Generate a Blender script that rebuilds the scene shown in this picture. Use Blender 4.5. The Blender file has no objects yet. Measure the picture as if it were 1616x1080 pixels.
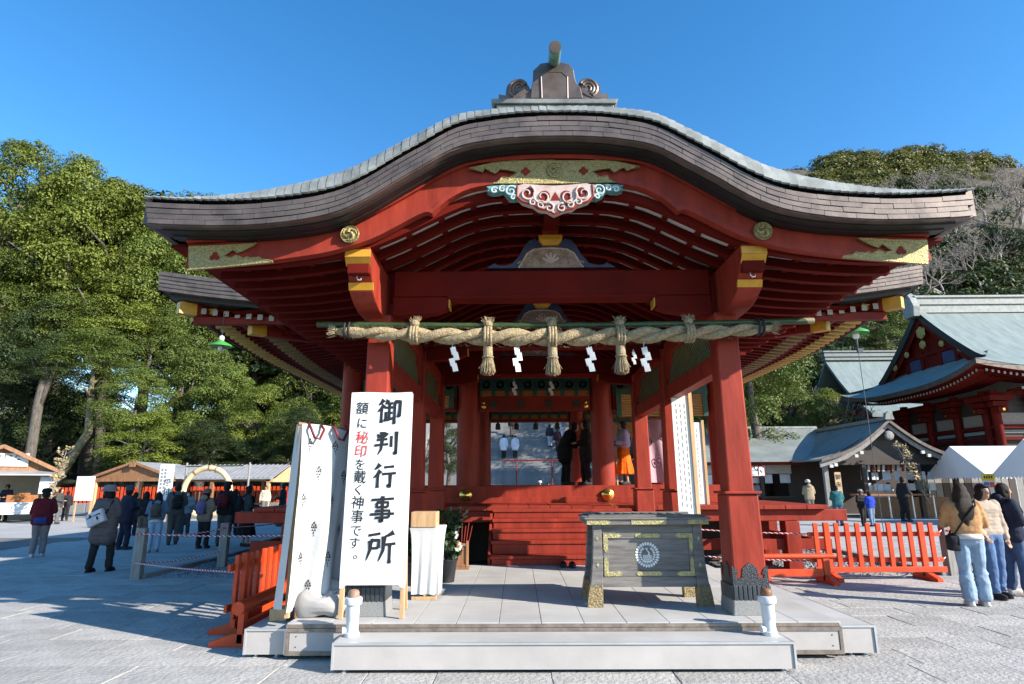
import bpy, bmesh, math, random
import numpy as np
from mathutils import Vector, Matrix, Euler
R = math.radians
PI = math.pi
sc = bpy.context.scene
COL = sc.collection

# ------------------------------------------------------------------ camera
FPX, PITCH, YAW, ROLL, EYE = 955.0, math.atan(223 / 955.0), R(0.5), R(0.3), 1.55
_f = Vector((-math.sin(YAW) * math.cos(PITCH), math.cos(YAW) * math.cos(PITCH), math.sin(PITCH)))
_r = _f.cross(Vector((0, 0, 1))).normalized()
_u = _r.cross(_f)
CR = _r * math.cos(ROLL) - _u * math.sin(ROLL)
CU = _r * math.sin(ROLL) + _u * math.cos(ROLL)
CAM = Vector((-0.38, 0, EYE))
cam = bpy.data.cameras.new('camera')
cam.sensor_width = 36.0
cam.lens = FPX / 1616 * 36
cam.clip_start = 0.1
cam.clip_end = 3000
co = bpy.data.objects.new('camera', cam)
COL.objects.link(co)
m4 = Matrix((CR, CU, -_f)).transposed().to_4x4()
m4.translation = CAM
co.matrix_world = m4
sc.camera = co

# ------------------------------------------------------------------ world, sun, exposure
SUN_EL = R(26.5)
SUN_AZ = math.atan2(0.894, -0.447)          # clockwise from +Y
world = bpy.data.worlds.new("World")
sc.world = world
world.use_nodes = True
wn = world.node_tree.nodes
wl = world.node_tree.links
sky = wn.new('ShaderNodeTexSky')
sky.sky_type = 'NISHITA'
sky.sun_disc = False
sky.sun_elevation = SUN_EL
sky.sun_rotation = SUN_AZ
sky.altitude = 20
sky.air_density = 1.0
sky.dust_density = 0.15
sky.ozone_density = 2.0
hsv = wn.new('ShaderNodeHueSaturation')
hsv.inputs['Saturation'].default_value = 1.34
wl.new(sky.outputs[0], hsv.inputs['Color'])
wl.new(hsv.outputs[0], wn['Background'].inputs[0])
wn['Background'].inputs[1].default_value = 0.145
sl = bpy.data.lights.new('sun', 'SUN')
sl.energy = 5.0
sl.angle = R(0.5)
sl.color = (1.0, 0.93, 0.82)
so = bpy.data.objects.new('sun', sl)
COL.objects.link(so)
sdir = Vector((math.cos(SUN_EL) * 0.894, -math.cos(SUN_EL) * 0.447, math.sin(SUN_EL)))
so.rotation_euler = sdir.to_track_quat('Z', 'Y').to_euler()
so.location = sdir * 60
sc.view_settings.view_transform = 'Standard'
sc.view_settings.look = 'None'
sc.view_settings.gamma = 1
sc.view_settings.exposure = 1.0
sc.view_settings.use_curve_mapping = False
sc.render.engine = 'CYCLES'
sc.cycles.use_denoising = True
sc.cycles.max_bounces = 7
sc.cycles.diffuse_bounces = 1
sc.cycles.glossy_bounces = 3
sc.cycles.transparent_max_bounces = 8
sc.cycles.caustics_reflective = False
sc.cycles.caustics_refractive = False

# ------------------------------------------------------------------ placing helpers: the point a pixel of the photograph shows at a known depth, height or side plane
def ray(px, py):
    return CR * ((px - 808) / FPX) + CU * ((540 - py) / FPX) + _f
def onY(px, py, y):
    v = ray(px, py); return CAM + v * (y / v.y)
def onZ(px, py, z=0.0):
    v = ray(px, py); return CAM + v * ((z - EYE) / v.z)

# ------------------------------------------------------------------ materials
MATS = {}
def M(name, col, rough=0.6, metal=0.0, var=0.18, scale=3.0, bump=0.0, bscale=40.0, rnd=0.0, col2=None, aniso=None, spec=None, trans=0.0, wave=None, detail=6):
    m = bpy.data.materials.new(name)
    m.use_nodes = True
    n, l = m.node_tree.nodes, m.node_tree.links
    b = n['Principled BSDF']
    b.inputs['Roughness'].default_value = rough
    b.inputs['Metallic'].default_value = metal
    if spec is not None: b.inputs['Specular IOR Level'].default_value = spec
    tc = n.new('ShaderNodeTexCoord')
    mp = n.new('ShaderNodeMapping')
    l.new(tc.outputs['Object'], mp.inputs[0])
    if aniso: mp.inputs['Scale'].default_value = aniso
    nz = n.new('ShaderNodeTexNoise')
    nz.inputs['Scale'].default_value = scale
    nz.inputs['Detail'].default_value = detail
    nz.inputs['Roughness'].default_value = 0.62
    l.new(mp.outputs[0], nz.inputs['Vector'])
    c = Vector(col)
    lo = c * (1 - var)
    hi = Vector(col2) if col2 else c * (1 + var)
    rp = n.new('ShaderNodeValToRGB')
    rp.color_ramp.elements[0].position = 0.33
    rp.color_ramp.elements[1].position = 0.68
    rp.color_ramp.elements[0].color = (*lo, 1)
    rp.color_ramp.elements[1].color = (*hi, 1)
    l.new(nz.outputs['Fac'], rp.inputs[0])
    out = rp.outputs[0]
    if rnd:
        oi = n.new('ShaderNodeObjectInfo')
        mr = n.new('ShaderNodeMapRange')
        mr.inputs['To Min'].default_value = 1 - rnd
        mr.inputs['To Max'].default_value = 1 + rnd
        l.new(oi.outputs['Random'], mr.inputs[0])
        hs = n.new('ShaderNodeHueSaturation')
        l.new(mr.outputs[0], hs.inputs['Value'])
        l.new(out, hs.inputs['Color'])
        out = hs.outputs[0]
    l.new(out, b.inputs['Base Color'])
    rr = n.new('ShaderNodeMapRange')
    rr.inputs['To Min'].default_value = max(0.03, rough - 0.12)
    rr.inputs['To Max'].default_value = min(1, rough + 0.12)
    l.new(nz.outputs['Fac'], rr.inputs[0])
    l.new(rr.outputs[0], b.inputs['Roughness'])
    if bump:
        bn = n.new('ShaderNodeTexNoise')
        bn.inputs['Scale'].default_value = bscale
        bn.inputs['Detail'].default_value = 5
        l.new(mp.outputs[0], bn.inputs['Vector'])
        bp = n.new('ShaderNodeBump')
        bp.inputs['Strength'].default_value = bump
        bp.inputs['Distance'].default_value = 0.02
        src = bn.outputs['Fac']
        if wave:
            wv = n.new('ShaderNodeTexWave')
            wv.inputs['Scale'].default_value = wave
            wv.inputs['Distortion'].default_value = 2.5
            wv.inputs['Detail'].default_value = 3
            l.new(mp.outputs[0], wv.inputs['Vector'])
            ad = n.new('ShaderNodeMath'); ad.operation = 'ADD'
            l.new(src, ad.inputs[0]); l.new(wv.outputs['Fac'], ad.inputs[1])
            src = ad.outputs[0]
        l.new(src, bp.inputs['Height'])
        l.new(bp.outputs[0], b.inputs['Normal'])
    if trans:
        td = n.new('ShaderNodeBsdfTranslucent')
        l.new(out, td.inputs[0])
        mx = n.new('ShaderNodeMixShader')
        mx.inputs[0].default_value = trans
        l.new(b.outputs[0], mx.inputs[1]); l.new(td.outputs[0], mx.inputs[2])
        l.new(mx.outputs[0], n['Material Output'].inputs[0])
    MATS[name] = m
    return m

RED = M('shrine_red_paint', (0.285, 0.036, 0.021), 0.5, var=0.24, scale=2.2, bump=0.12, bscale=9, spec=0.2, aniso=(3, 3, 0.6), detail=9)
DRED = M('darker_red_paint', (0.20, 0.021, 0.012), 0.6, spec=0.2, var=0.25, scale=2.0, bump=0.06, bscale=30)  # darker tone than the shrine red
FENCE = M('vermilion_fence_paint', (0.60, 0.062, 0.012), 0.48, var=0.14, scale=4, bump=0.05, bscale=30, rnd=0.06)
DARKRED = M('shaded_red_paint', (0.125, 0.011, 0.0075), 0.65, spec=0.06, var=0.2, scale=1.5, bump=0.05, bscale=25)  # shrine red darkened: shade of vault and eaves put into the colour
KHAKI = M('khaki_paint', (0.24, 0.175, 0.065), 0.6, var=0.2)
COPB = M('brown_copper', (0.145, 0.112, 0.098), 0.44, 0.4, var=0.28, scale=5, rnd=0.07, bump=0.05, bscale=14)
COPG = M('patina_copper', (0.225, 0.235, 0.225), 0.6, 0.1, var=0.28, scale=6, rnd=0.16, bump=0.08, bscale=16, col2=(0.29, 0.31, 0.30))
VERD = M('verdigris', (0.13, 0.26, 0.21), 0.6, 0.1, var=0.4, scale=7, bump=0.1, bscale=20)
SOFF = M('black_lacquer', (0.014, 0.013, 0.013), 0.5, var=0.3)
GOLD = M('gilt_metal', (0.37, 0.305, 0.135), 0.42, 0.55, var=0.35, scale=60, bump=0.7, bscale=85, detail=3)
TARN = M('tarnished_gilt', (0.27, 0.205, 0.105), 0.5, 0.45, var=0.5, scale=45, bump=0.8, bscale=70)
GOLDP = M('ochre_paint', (0.62, 0.30, 0.025), 0.45, var=0.15, scale=6)
CEIL = M('white_ceiling_board', (0.62, 0.60, 0.56), 0.8, var=0.1)
STONE = M('grey_granite', (0.24, 0.24, 0.235), 0.85, var=0.3, scale=120, bump=0.25, bscale=140)
PAVE = M('pale_granite', (0.375, 0.360, 0.338), 0.9, var=0.16, scale=3.2, bump=0.85, bscale=22, rnd=0.13, detail=10)
GROUND = M('grey_ground', (0.15, 0.143, 0.135), 0.92, var=0.22, scale=1.5, bump=0.4, bscale=22, detail=10)
DECKT = M('deck_tile', (0.45, 0.44, 0.425), 0.62, var=0.11, scale=1.6, rnd=0.035, bump=0.05, bscale=60)
DECKP = M('cream_panel', (0.44, 0.405, 0.385), 0.55, var=0.10, scale=2.2, detail=10, rnd=0.02, bump=0.02, bscale=30)
ALU = M('aluminium_edge', (0.62, 0.63, 0.65), 0.35, 0.6, var=0.1)
DKTRIM = M('worn_bronze_strip', (0.23, 0.185, 0.155), 0.5, 0.3, var=0.3, scale=14)
WOOD = M('weathered_wood', (0.21, 0.18, 0.155), 0.75, var=0.3, scale=3, aniso=(1, 1, 9), bump=0.25, bscale=12, rnd=0.1)
WOODX = M('weathered_board', (0.165, 0.15, 0.138), 0.72, var=0.4, scale=2.2, aniso=(1.2, 1, 11), bump=0.2, bscale=10)
PINE = M('new_pine', (0.56, 0.36, 0.19), 0.62, var=0.2, scale=3, aniso=(9, 9, 1), bump=0.08, bscale=20, rnd=0.06)
CEDAR = M('brown_timber', (0.27, 0.13, 0.062), 0.65, var=0.3, scale=3, aniso=(6, 6, 1), bump=0.1, bscale=20, rnd=0.12)
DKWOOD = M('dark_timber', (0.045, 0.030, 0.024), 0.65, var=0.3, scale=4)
WHITE = M('white_cloth', (0.80, 0.80, 0.79), 0.8, var=0.03, scale=2, bump=0.08, bscale=25, trans=0.12)
LINEN = M('plain_linen', (0.64, 0.635, 0.62), 0.85, var=0.05, scale=3, bump=0.12, bscale=30, trans=0.1)
PAPER = M('white_paper', (0.80, 0.80, 0.80), 0.85, var=0.03, trans=0.15)
SIGNW = M('white_sign_sheet', (0.80, 0.80, 0.79), 0.6, var=0.02)
INK = M('black_ink', (0.013, 0.013, 0.016), 0.55, var=0.1)
REDINK = M('red_ink', (0.70, 0.035, 0.025), 0.6, var=0.05)
STRAW = M('rice_straw', (0.37, 0.285, 0.165), 0.9, var=0.38, scale=30, bump=1.0, bscale=70, detail=8, wave=None)
STRAWD = M('grey_straw', (0.34, 0.27, 0.165), 0.92, var=0.3, scale=30, bump=0.8, bscale=80, detail=8)
BAMB = M('green_bamboo', (0.032, 0.060, 0.018), 0.4, var=0.3, scale=5)
BAMBD = M('cut_bamboo', (0.30, 0.24, 0.13), 0.6, var=0.3)
BLK = M('black_rope', (0.012, 0.012, 0.013), 0.7)
IRON = M('dark_metal', (0.045, 0.048, 0.055), 0.42, 0.55, var=0.35, scale=40, bump=0.5, bscale=90)
IRONR = M('slate_metal', (0.07, 0.08, 0.092), 0.4, 0.45, var=0.2)
PVC = M('grey_pvc', (0.62, 0.63, 0.645), 0.4, var=0.06)
RUST = M('brown_wood_ball', (0.20, 0.085, 0.04), 0.55, var=0.35, scale=12)
BLKPL = M('black_plastic', (0.016, 0.017, 0.019), 0.35, var=0.1)
GRN = M('green_paint', (0.007, 0.058, 0.033), 0.5, var=0.4, scale=9)
ORG = M('orange_paint', (0.26, 0.085, 0.014), 0.5, var=0.25, scale=8)
BLUP = M('indigo_paint', (0.035, 0.05, 0.12), 0.6, var=0.3, scale=10)
CARVW = M('faded_white_carving', (0.52, 0.40, 0.37), 0.7, var=0.2, scale=14)
CARVP = M('painted_relief', (0.33, 0.30, 0.20), 0.7, var=0.45, scale=24, col2=(0.46, 0.30, 0.27), bump=0.4, bscale=40)
CARVC = M('blue_green_carving', (0.10, 0.26, 0.26), 0.65, var=0.4, scale=12)
CARVL = M('pale_blue_carving', (0.52, 0.62, 0.62), 0.65, var=0.2, scale=12)
LATT = M('sage_lattice_paint', (0.25, 0.24, 0.12), 0.6, var=0.2, scale=6)
LATTB = M('lattice_backing', (0.045, 0.042, 0.03), 0.7)
OCHRE = M('dull_gilt', (0.40, 0.29, 0.09), 0.55, 0.3, var=0.3, scale=9)
BRASS = M('polished_brass', (0.70, 0.43, 0.10), 0.22, 0.9, var=0.15, scale=8)
YTIP = M('yellow_tip_paint', (0.60, 0.42, 0.09), 0.55, var=0.15)
WTIP = M('whitewashed_tip', (0.36, 0.32, 0.27), 0.6, var=0.15)

# ------------------------------------------------------------------ mesh builder
class MB:
    def __init__(s):
        s.v, s.f, s.m = [], [], []
    def add(s, vs, fs, mi=0):
        o = len(s.v)
        s.v.extend([tuple(p) for p in vs])
        s.f.extend([tuple(i + o for i in f) for f in fs])
        s.m.extend([mi] * len(fs))
        return s
    def box(s, lo, hi, mi=0, mat=None):
        (x0, y0, z0), (x1, y1, z1) = lo, hi
        vs = [Vector(p) for p in ((x0, y0, z0), (x1, y0, z0), (x1, y1, z0), (x0, y1, z0), (x0, y0, z1), (x1, y0, z1), (x1, y1, z1), (x0, y1, z1))]
        if mat is not None: vs = [mat @ p for p in vs]
        return s.add(vs, [(0, 3, 2, 1), (4, 5, 6, 7), (0, 1, 5, 4), (1, 2, 6, 5), (2, 3, 7, 6), (3, 0, 4, 7)], mi)
    def cbox(s, c, size, mi=0, rot=None):
        h = Vector(size) / 2
        mat = Matrix.Translation(Vector(c)) @ (rot.to_matrix().to_4x4() if rot is not None else Matrix.Identity(4))
        return s.box(-h, h, mi, mat)
    def frus(s, z0, z1, w0, w1, d0=None, d1=None, cx=0, cy=0, mi=0):
        d0 = w0 if d0 is None else d0; d1 = w1 if d1 is None else d1
        vs = []
        for z, w, d in ((z0, w0, d0), (z1, w1, d1)):
            vs += [(cx - w / 2, cy - d / 2, z), (cx + w / 2, cy - d / 2, z), (cx + w / 2, cy + d / 2, z), (cx - w / 2, cy + d / 2, z)]
        return s.add(vs, [(0, 3, 2, 1), (4, 5, 6, 7), (0, 1, 5, 4), (1, 2, 6, 5), (2, 3, 7, 6), (3, 0, 4, 7)], mi)
    def beam(s, a, b, w, h, mi=0, up=(0, 0, 1)):
        a, b = Vector(a), Vector(b)
        d = (b - a).normalized()
        sd = d.cross(Vector(up)).normalized() * (w / 2)
        u = sd.cross(d).normalized() * (h / 2)
        vs = [a - sd - u, a + sd - u, a + sd + u, a - sd + u, b - sd - u, b + sd - u, b + sd + u, b - sd + u]
        return s.add(vs, [(0, 1, 2, 3), (5, 4, 7, 6), (0, 4, 5, 1), (1, 5, 6, 2), (2, 6, 7, 3), (3, 7, 4, 0)], mi)
    def tube(s, pts, rad, seg=8, mi=0, cap=True, twist=None):
        pts = [Vector(p) for p in pts]
        if not hasattr(rad, '__len__'): rad = [rad] * len(pts)
        n = len(pts)
        o = len(s.v)
        pn = None
        for i, p in enumerate(pts):
            t = (pts[min(i + 1, n - 1)] - pts[max(i - 1, 0)])
            t = t.normalized() if t.length > 1e-9 else Vector((0, 0, 1))
            if pn is None:
                a = Vector((0, 0, 1)) if abs(t.z) < 0.9 else Vector((1, 0, 0))
                u = t.cross(a).normalized()
            else:
                u = pn - t * pn.dot(t)
                u = u.normalized() if u.length > 1e-6 else t.orthogonal().normalized()
            pn = u
            w = t.cross(u)
            for k in range(seg):
                a = 2 * PI * k / seg
                s.v.append(tuple(p + (u * math.cos(a) + w * math.sin(a)) * rad[i]))
        for i in range(n - 1):
            for k in range(seg):
                k2 = (k + 1) % seg
                s.f.append((o + i * seg + k, o + i * seg + k2, o + (i + 1) * seg + k2, o + (i + 1) * seg + k)); s.m.append(mi)
        if cap:
            s.f.append(tuple(o + k for k in reversed(range(seg)))); s.m.append(mi)
            s.f.append(tuple(o + (n - 1) * seg + k for k in range(seg))); s.m.append(mi)
        return s
    def prism(s, pts, axis, a, b, mi=0):
        n = len(pts)
        def P(p, t):
            return (p[0], t, p[1]) if axis == 'y' else ((t, p[0], p[1]) if axis == 'x' else (p[0], p[1], t))
        vs = [P(p, a) for p in pts] + [P(p, b) for p in pts]
        fs = [tuple(range(n)), tuple(range(2 * n - 1, n - 1, -1))] + [(i, i + n, (i + 1) % n + n, (i + 1) % n) for i in range(n)]
        return s.add(vs, fs, mi)
    def lathe(s, prof, seg=16, c=(0, 0, 0), mi=0, mat=None):
        vs = []
        for r, z in prof:
            for k in range(seg):
                a = 2 * PI * k / seg
                p = Vector((r * math.cos(a), r * math.sin(a), z))
                if mat is not None: p = mat @ p
                vs.append(p + Vector(c))
        fs = []
        for i in range(len(prof) - 1):
            for k in range(seg):
                k2 = (k + 1) % seg
                fs.append((i * seg + k, i * seg + k2, (i + 1) * seg + k2, (i + 1) * seg + k))
        if prof[0][0] > 1e-5: fs.append(tuple(reversed(range(seg))))
        if prof[-1][0] > 1e-5: fs.append(tuple((len(prof) - 1) * seg + k for k in range(seg)))
        return s.add(vs, fs, mi)
    def grid(s, fn, nu, nv, mi=0):
        vs = [fn(i / nu, j / nv) for j in range(nv + 1) for i in range(nu + 1)]
        w = nu + 1
        fs = [(j * w + i, j * w + i + 1, (j + 1) * w + i + 1, (j + 1) * w + i) for j in range(nv) for i in range(nu)]
        return s.add(vs, fs, mi)
    def mesh(s, name, mats, smooth=False):
        me = bpy.data.meshes.new(name)
        me.from_pydata(s.v, [], s.f)
        mats = mats if isinstance(mats, (list, tuple)) else [mats]
        for mm in mats: me.materials.append(mm)
        if len(mats) > 1: me.polygons.foreach_set('material_index', s.m)
        bm = bmesh.new(); bm.from_mesh(me)
        bmesh.ops.recalc_face_normals(bm, faces=bm.faces)
        bm.to_mesh(me); bm.free()
        if smooth: me.polygons.foreach_set('use_smooth', [True] * len(me.polygons))
        return me
    def build(s, name, mats, parent=None, smooth=False, bevel=0, off=None, loc=None):
        """link as ONE object; off: world point of the parent, taken off vertices given in world coordinates"""
        if off is not None:
            ox, oy, oz = off
            s.v = [(x - ox, y - oy, z - oz) for x, y, z in s.v]
        return place(name, s.mesh(name, mats, smooth), parent, loc, bevel=bevel)

def place(name, me, parent=None, loc=None, rot=None, scale=None, bevel=0):
    o = bpy.data.objects.new(name, me)
    COL.objects.link(o)
    if parent is not None: o.parent = parent
    if loc is not None: o.location = loc
    if rot is not None: o.rotation_euler = rot
    if scale is not None: o.scale = scale
    if bevel:
        bv = o.modifiers.new('bevel', 'BEVEL'); bv.width = bevel; bv.segments = 2; bv.limit_method = 'ANGLE'; bv.angle_limit = R(40)
    return o
def smooth_angle(o, deg=35):
    me = o.data
    me.polygons.foreach_set('use_smooth', [True] * len(me.polygons))
    bm = bmesh.new(); bm.from_mesh(me)
    for e in bm.edges:
        if len(e.link_faces) == 2 and e.calc_face_angle(0) > R(deg): e.smooth = False
    bm.to_mesh(me); bm.free()
    return o
def thing(name, label, cat, loc=(0, 0, 0), rotz=0, group=None):
    o = bpy.data.objects.new(name, None)
    COL.objects.link(o)
    o.location = loc; o.rotation_euler = (0, 0, rotz)
    o.empty_display_size = 0.2
    o['label'] = label; o['category'] = cat
    if group: o['group'] = group
    return o
def tag(o, label, cat, group=None):
    o['label'] = label; o['category'] = cat
    if group: o['group'] = group
    return o
def struct(o):
    o['kind'] = 'structure'; return o
def stuff(o):
    o['kind'] = 'stuff'; return o
def copy_tree(o, parent=None):
    c = o.copy(); COL.objects.link(c); c.parent = parent
    for ch in list(o.children): copy_tree(ch, c)
    return c
def curve(pts):
    xs = [p[0] for p in pts]; ys = [p[1] for p in pts]
    # monotone-ish smooth interpolation (Catmull-Rom)
    def f(x):
        x = abs(x)
        if x <= xs[0]: return ys[0]
        if x >= xs[-1]: return ys[-1]
        i = max(k for k in range(len(xs) - 1) if xs[k] <= x)
        def tan(k):
            if k == 0: return 0.0
            if k == len(xs) - 1: return (ys[k] - ys[k - 1]) / (xs[k] - xs[k - 1])
            return (ys[k + 1] - ys[k - 1]) / (xs[k + 1] - xs[k - 1])
        h = xs[i + 1] - xs[i]; t = (x - xs[i]) / h
        m0, m1 = tan(i) * h, tan(i + 1) * h
        return (2 * t**3 - 3 * t**2 + 1) * ys[i] + (t**3 - 2 * t**2 + t) * m0 + (-2 * t**3 + 3 * t**2) * ys[i + 1] + (t**3 - t**2) * m1
    return f
# ================================================================== THE PAVILION (building axis x = 0)
P0 = Vector((0, 9.0, 0))
PAV = thing('shrine_pavilion', 'red timber shrine pavilion with wavy copper gable roof behind the sign board', 'pavilion', P0)
def pb(mb, name, mats, parent=None, **k):
    return mb.build(name, mats, parent or PAV, off=P0, **k)
rng = random.Random(7)

# profiles of the cusped gable, height over |x|
ftop = curve([(0, 4.992), (.3, 4.986), (.6, 4.955), (.95, 4.875), (1.3, 4.668), (1.52, 4.53), (1.77, 4.365), (2.0, 4.25), (2.25, 4.18), (2.6, 4.13), (3.0, 4.105), (3.45, 4.112), (3.85, 4.138)])
FH = 0.225
fbot = lambda x: ftop(x) - FH
redtop = curve([(0, 4.775), (.4, 4.76), (.83, 4.715), (1.1, 4.60), (1.45, 4.385), (1.75, 4.205), (2.05, 4.07), (2.35, 4.005), (2.8, 3.955), (3.3, 3.925), (3.58, 3.915)])
_bl = [(0, 4.43), (.4, 4.428), (.65, 4.418), (.85, 4.375), (1.02, 4.285), (1.12, 4.205), (1.2, 4.12)]
_br = [(1.2, 4.12), (1.25, 4.14), (1.34, 4.105), (1.55, 3.985), (1.75, 3.875), (1.95, 3.80), (2.2, 3.73), (2.5, 3.68), (2.8, 3.643), (3.2, 3.61), (3.58, 3.588)]
_f1, _f2 = curve(_bl), curve(_br)
blow = lambda x: _f1(x) if abs(x) < 1.2 else _f2(x)
ceil = curve([(0, 4.44), (.35, 4.435), (.65, 4.41), (.95, 4.325), (1.25, 4.175), (1.6, 4.0), (2.0, 3.845), (2.5, 3.755), (3.0, 3.712), (3.45, 3.705)])
RISE = curve([(0, .16), (.6, .18), (1.2, .25), (1.9, .30), (2.6, .22), (3.3, .10), (3.85, .04)])

def strip(mb, xs, zt, zb, y0, y1, mi=0):
    n = len(xs)
    vs = []
    for x in xs: vs += [(x, y0, zb(x)), (x, y0, zt(x)), (x, y1, zt(x)), (x, y1, zb(x))]
    fs = [(0, 1, 2, 3), (4 * n - 1, 4 * n - 2, 4 * n - 3, 4 * n - 4)]
    for i in range(n - 1):
        a, b = 4 * i, 4 * i + 4
        for k in range(4):
            fs.append((a + k, b + k, b + (k + 1) % 4, a + (k + 1) % 4))
    return mb.add(vs, fs, mi)
lin = lambda a, b, n: [a + (b - a) * i / n for i in range(n + 1)]

# ---------------------------------------------------------------- porch roof
XE = 3.825
ROOF = MB()
def roof_pt(u, v):
    x = -XE + 2 * XE * u
    y = 5.50 + 7.6 * v
    return (x, y, ftop(x) + RISE(x) + 0.05 * v)
ROOF.grid(roof_pt, 48, 10)
strip(ROOF, lin(-XE + .02, XE - .02, 60), lambda x: ftop(x) - .012, lambda x: fbot(x) + .004, 5.186, 5.50, 2)  # black backing colours the shadow gaps between the plate courses
for s in (-1, 1):      # side eave edges
    ROOF.box((s * XE - .03 - (.0 if s > 0 else 0), 5.20, fbot(XE) + .01), (s * XE + .03, 9.4, ftop(XE) + .05), 1)
# brown underside lip, then the black eave board
strip(ROOF, lin(-XE + .03, XE - .03, 60), lambda x: fbot(x) + .006, lambda x: fbot(x) - .008, 5.175, 5.26, 1)
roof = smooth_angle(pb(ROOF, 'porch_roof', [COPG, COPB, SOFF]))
mb = MB()
strip(mb, lin(-3.70, 3.70, 60), lambda x: fbot(min(abs(x), 3.7)) + .004, lambda x: fbot(x) - .028, 5.262, 5.47)
strip(mb, lin(-3.66, 3.66, 60), lambda x: fbot(x) - .026, lambda x: fbot(x) - .040, 5.36, 5.475)
pb(mb, 'eave_board', SOFF, roof)

# copper plates of the gable edge: four courses, staggered
for c in range(4):
    x = -XE + (0.14 if c % 2 else 0.0) + 0.03 * c
    edges = [-XE + .012 * (3 - c)]
    while x < XE - .2:
        x += 0.285
        edges.append(min(x, XE - .012 * (3 - c)))
    if edges[-1] < XE - .05: edges.append(XE - .012 * (3 - c))
    for a, b in zip(edges[:-1], edges[1:]):
        if b - a < .05: continue
        m_ = MB()
        z0 = FH * (1 - c / 4.0)
        j = rng.uniform(-.003, .003)
        yj = 5.156 - .0035 * c + rng.uniform(-.0018, .0018)
        q_ = (FH - .022) / 4.0
        strip(m_, lin(a + .002, b - .002, 3), lambda x: ftop(x) - .022 - q_ * (3 - c) - .0028 + j, lambda x: ftop(x) - .022 - q_ * (4 - c) + .002 + j, yj, 5.20)
        pb(m_, 'copper_plate', COPB, roof)
# rounded verge sheets that roll up from the gable edge to the roof field
x = -XE
n = 100
for i in range(n):
    a, b = -XE + 2 * XE * i / n, -XE + 2 * XE * (i + 1) / n
    s = 1 if (a + b) / 2 < 0 else -1
    lift = rng.uniform(.006, .012)
    def vp(u, v):
        x = a + (b - a) * u
        t = v * PI / 2 * .98
        r = RISE(x)
        w = u if s > 0 else 1 - u
        up = lift * (1 - w) + .003
        return (x, 5.118 + .44 * (1 - math.cos(t)) - up * .3 * math.cos(t), ftop(x) + .012 + r * math.sin(t) ** .9 + up * .9)
    m_ = MB()
    m_.grid(vp, 3, 6)
    m_.grid(lambda u, v: (lambda p: (p[0], p[1] + .012, p[2] - .012))(vp(u, v)), 3, 6)
    for v0 in range(6):       # close the two long edges
        for uu in (0, 3):
            q = v0 * 4 + uu
            m_.f.append((q, q + 4, q + 4 + 28, q + 28)); m_.m.append(0)
    for uu in range(3):
        m_.f.append((uu, uu + 1, uu + 29, uu + 28)); m_.m.append(0)
    o = pb(m_, 'verge_sheet', COPG, roof)
# ridge ornament
def tr(px, py, y, ox, oy, s):
    q = onY(ox + px / s, oy + py / s, y); return (q.x, q.z)
Z1 = lambda p, y=5.32: [tr(a, b, y, 720, 40, 5.05) for a, b in p]
body = Z1([(590, 590), (600, 500), (612, 440), (612, 370), (640, 345), (670, 314), (740, 305), (845, 305), (900, 320), (935, 365), (945, 430), (960, 475), (990, 505), (1010, 590)])
mb = MB().prism(body, 'y', 5.30, 5.62)
orn = pb(mb, 'ridge_ornament', COPB, bevel=.008)
pan = Z1([(682, 582), (675, 400), (715, 372), (840, 372), (885, 410), (888, 582)], 5.29)
mb = MB()
for a, b in zip(pan, pan[1:] + pan[:1]): mb.tube([(a[0], 5.296, a[1]), (b[0], 5.296, b[1])], .009, 6)
mb.prism([(a[0] * .93, a[1] * .97 + .157) for a in pan], 'y', 5.292, 5.31)
pb(mb, 'ornament_panel', COPB, orn)
for s in (1, -1):
    mb = MB()
    out = Z1([(338, 612), (338, 545), (392, 556), (402, 480), (440, 442), (500, 432), (548, 450), (545, 500), (560, 520), (600, 512), (615, 600)])
    out = [(s * a, b) for a, b in out]
    mb.prism(out, 'y', 5.33, 5.56)
    for q in range(3): mb.tube([(s * a, 5.33, b) for a, b in Z1([(395 + 25 * q, 590), (470 + 20 * q, 575 - 8 * q), (540 + 12 * q, 540 - 6 * q), (585 + 6 * q, 528 - 10 * q)])], .009, 6)
    cx, cz = tr(500, 505, 5.32, 720, 40, 5.05)
    m_d = Matrix.Rotation(R(90), 4, 'X')
    mb.lathe([(0, 0), (.108, 0), (.112, -.01), (.112, -.2), (0, -.2)], 28, (s * cx, 5.345, cz), mat=m_d)
    for k, rr in enumerate((.098, .066, .034)):
        pts = []
        for q in range(13):
            t = R(-120 - q * 17)
            pts.append((s * (cx + rr * math.cos(t) * (1 - .01 * q)), 5.328, cz + rr * math.sin(t)))
        mb.tube(pts, .017 - .003 * k, 6)
    pb(mb, 'ornament_scroll', COPB, orn)
bs = Z1([(278, 604), (1288, 604), (1268, 640), (300, 640)], 5.30)
bs2 = Z1([(318, 641), (1260, 641), (1240, 700), (340, 700)], 5.30)
mb = MB().prism([bs[0], bs[1], bs[2], bs[3]], 'y', 5.26, 5.62, 0).prism(bs2, 'y', 5.285, 5.6, 0)
pb(mb, 'ornament_base', COPG, orn, bevel=.006)
ca, cb = onY(720 + 778 / 5.05, 40 + 320 / 5.05, 5.44), onY(720 + 789 / 5.05, 40 + 174 / 5.05, 4.86)
mb = MB().tube([ca, cb], .058, 24, 0)
d = (cb - ca).normalized()
mb.tube([cb + d * .001, cb + d * .008], .053, 24, 1)
smooth_angle(pb(mb, 'ridge_cylinder', [VERD, COPB], orn))
# roof ridge running back
mb = MB().box((-.16, 5.63, ftop(0) + .2), (.16, 12.5, ftop(0) + .36)).tube([(0, 5.63, ftop(0) + .36), (0, 12.5, ftop(0) + .36)], .07, 10)
pb(mb, 'ridge_cap', COPG)

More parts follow.
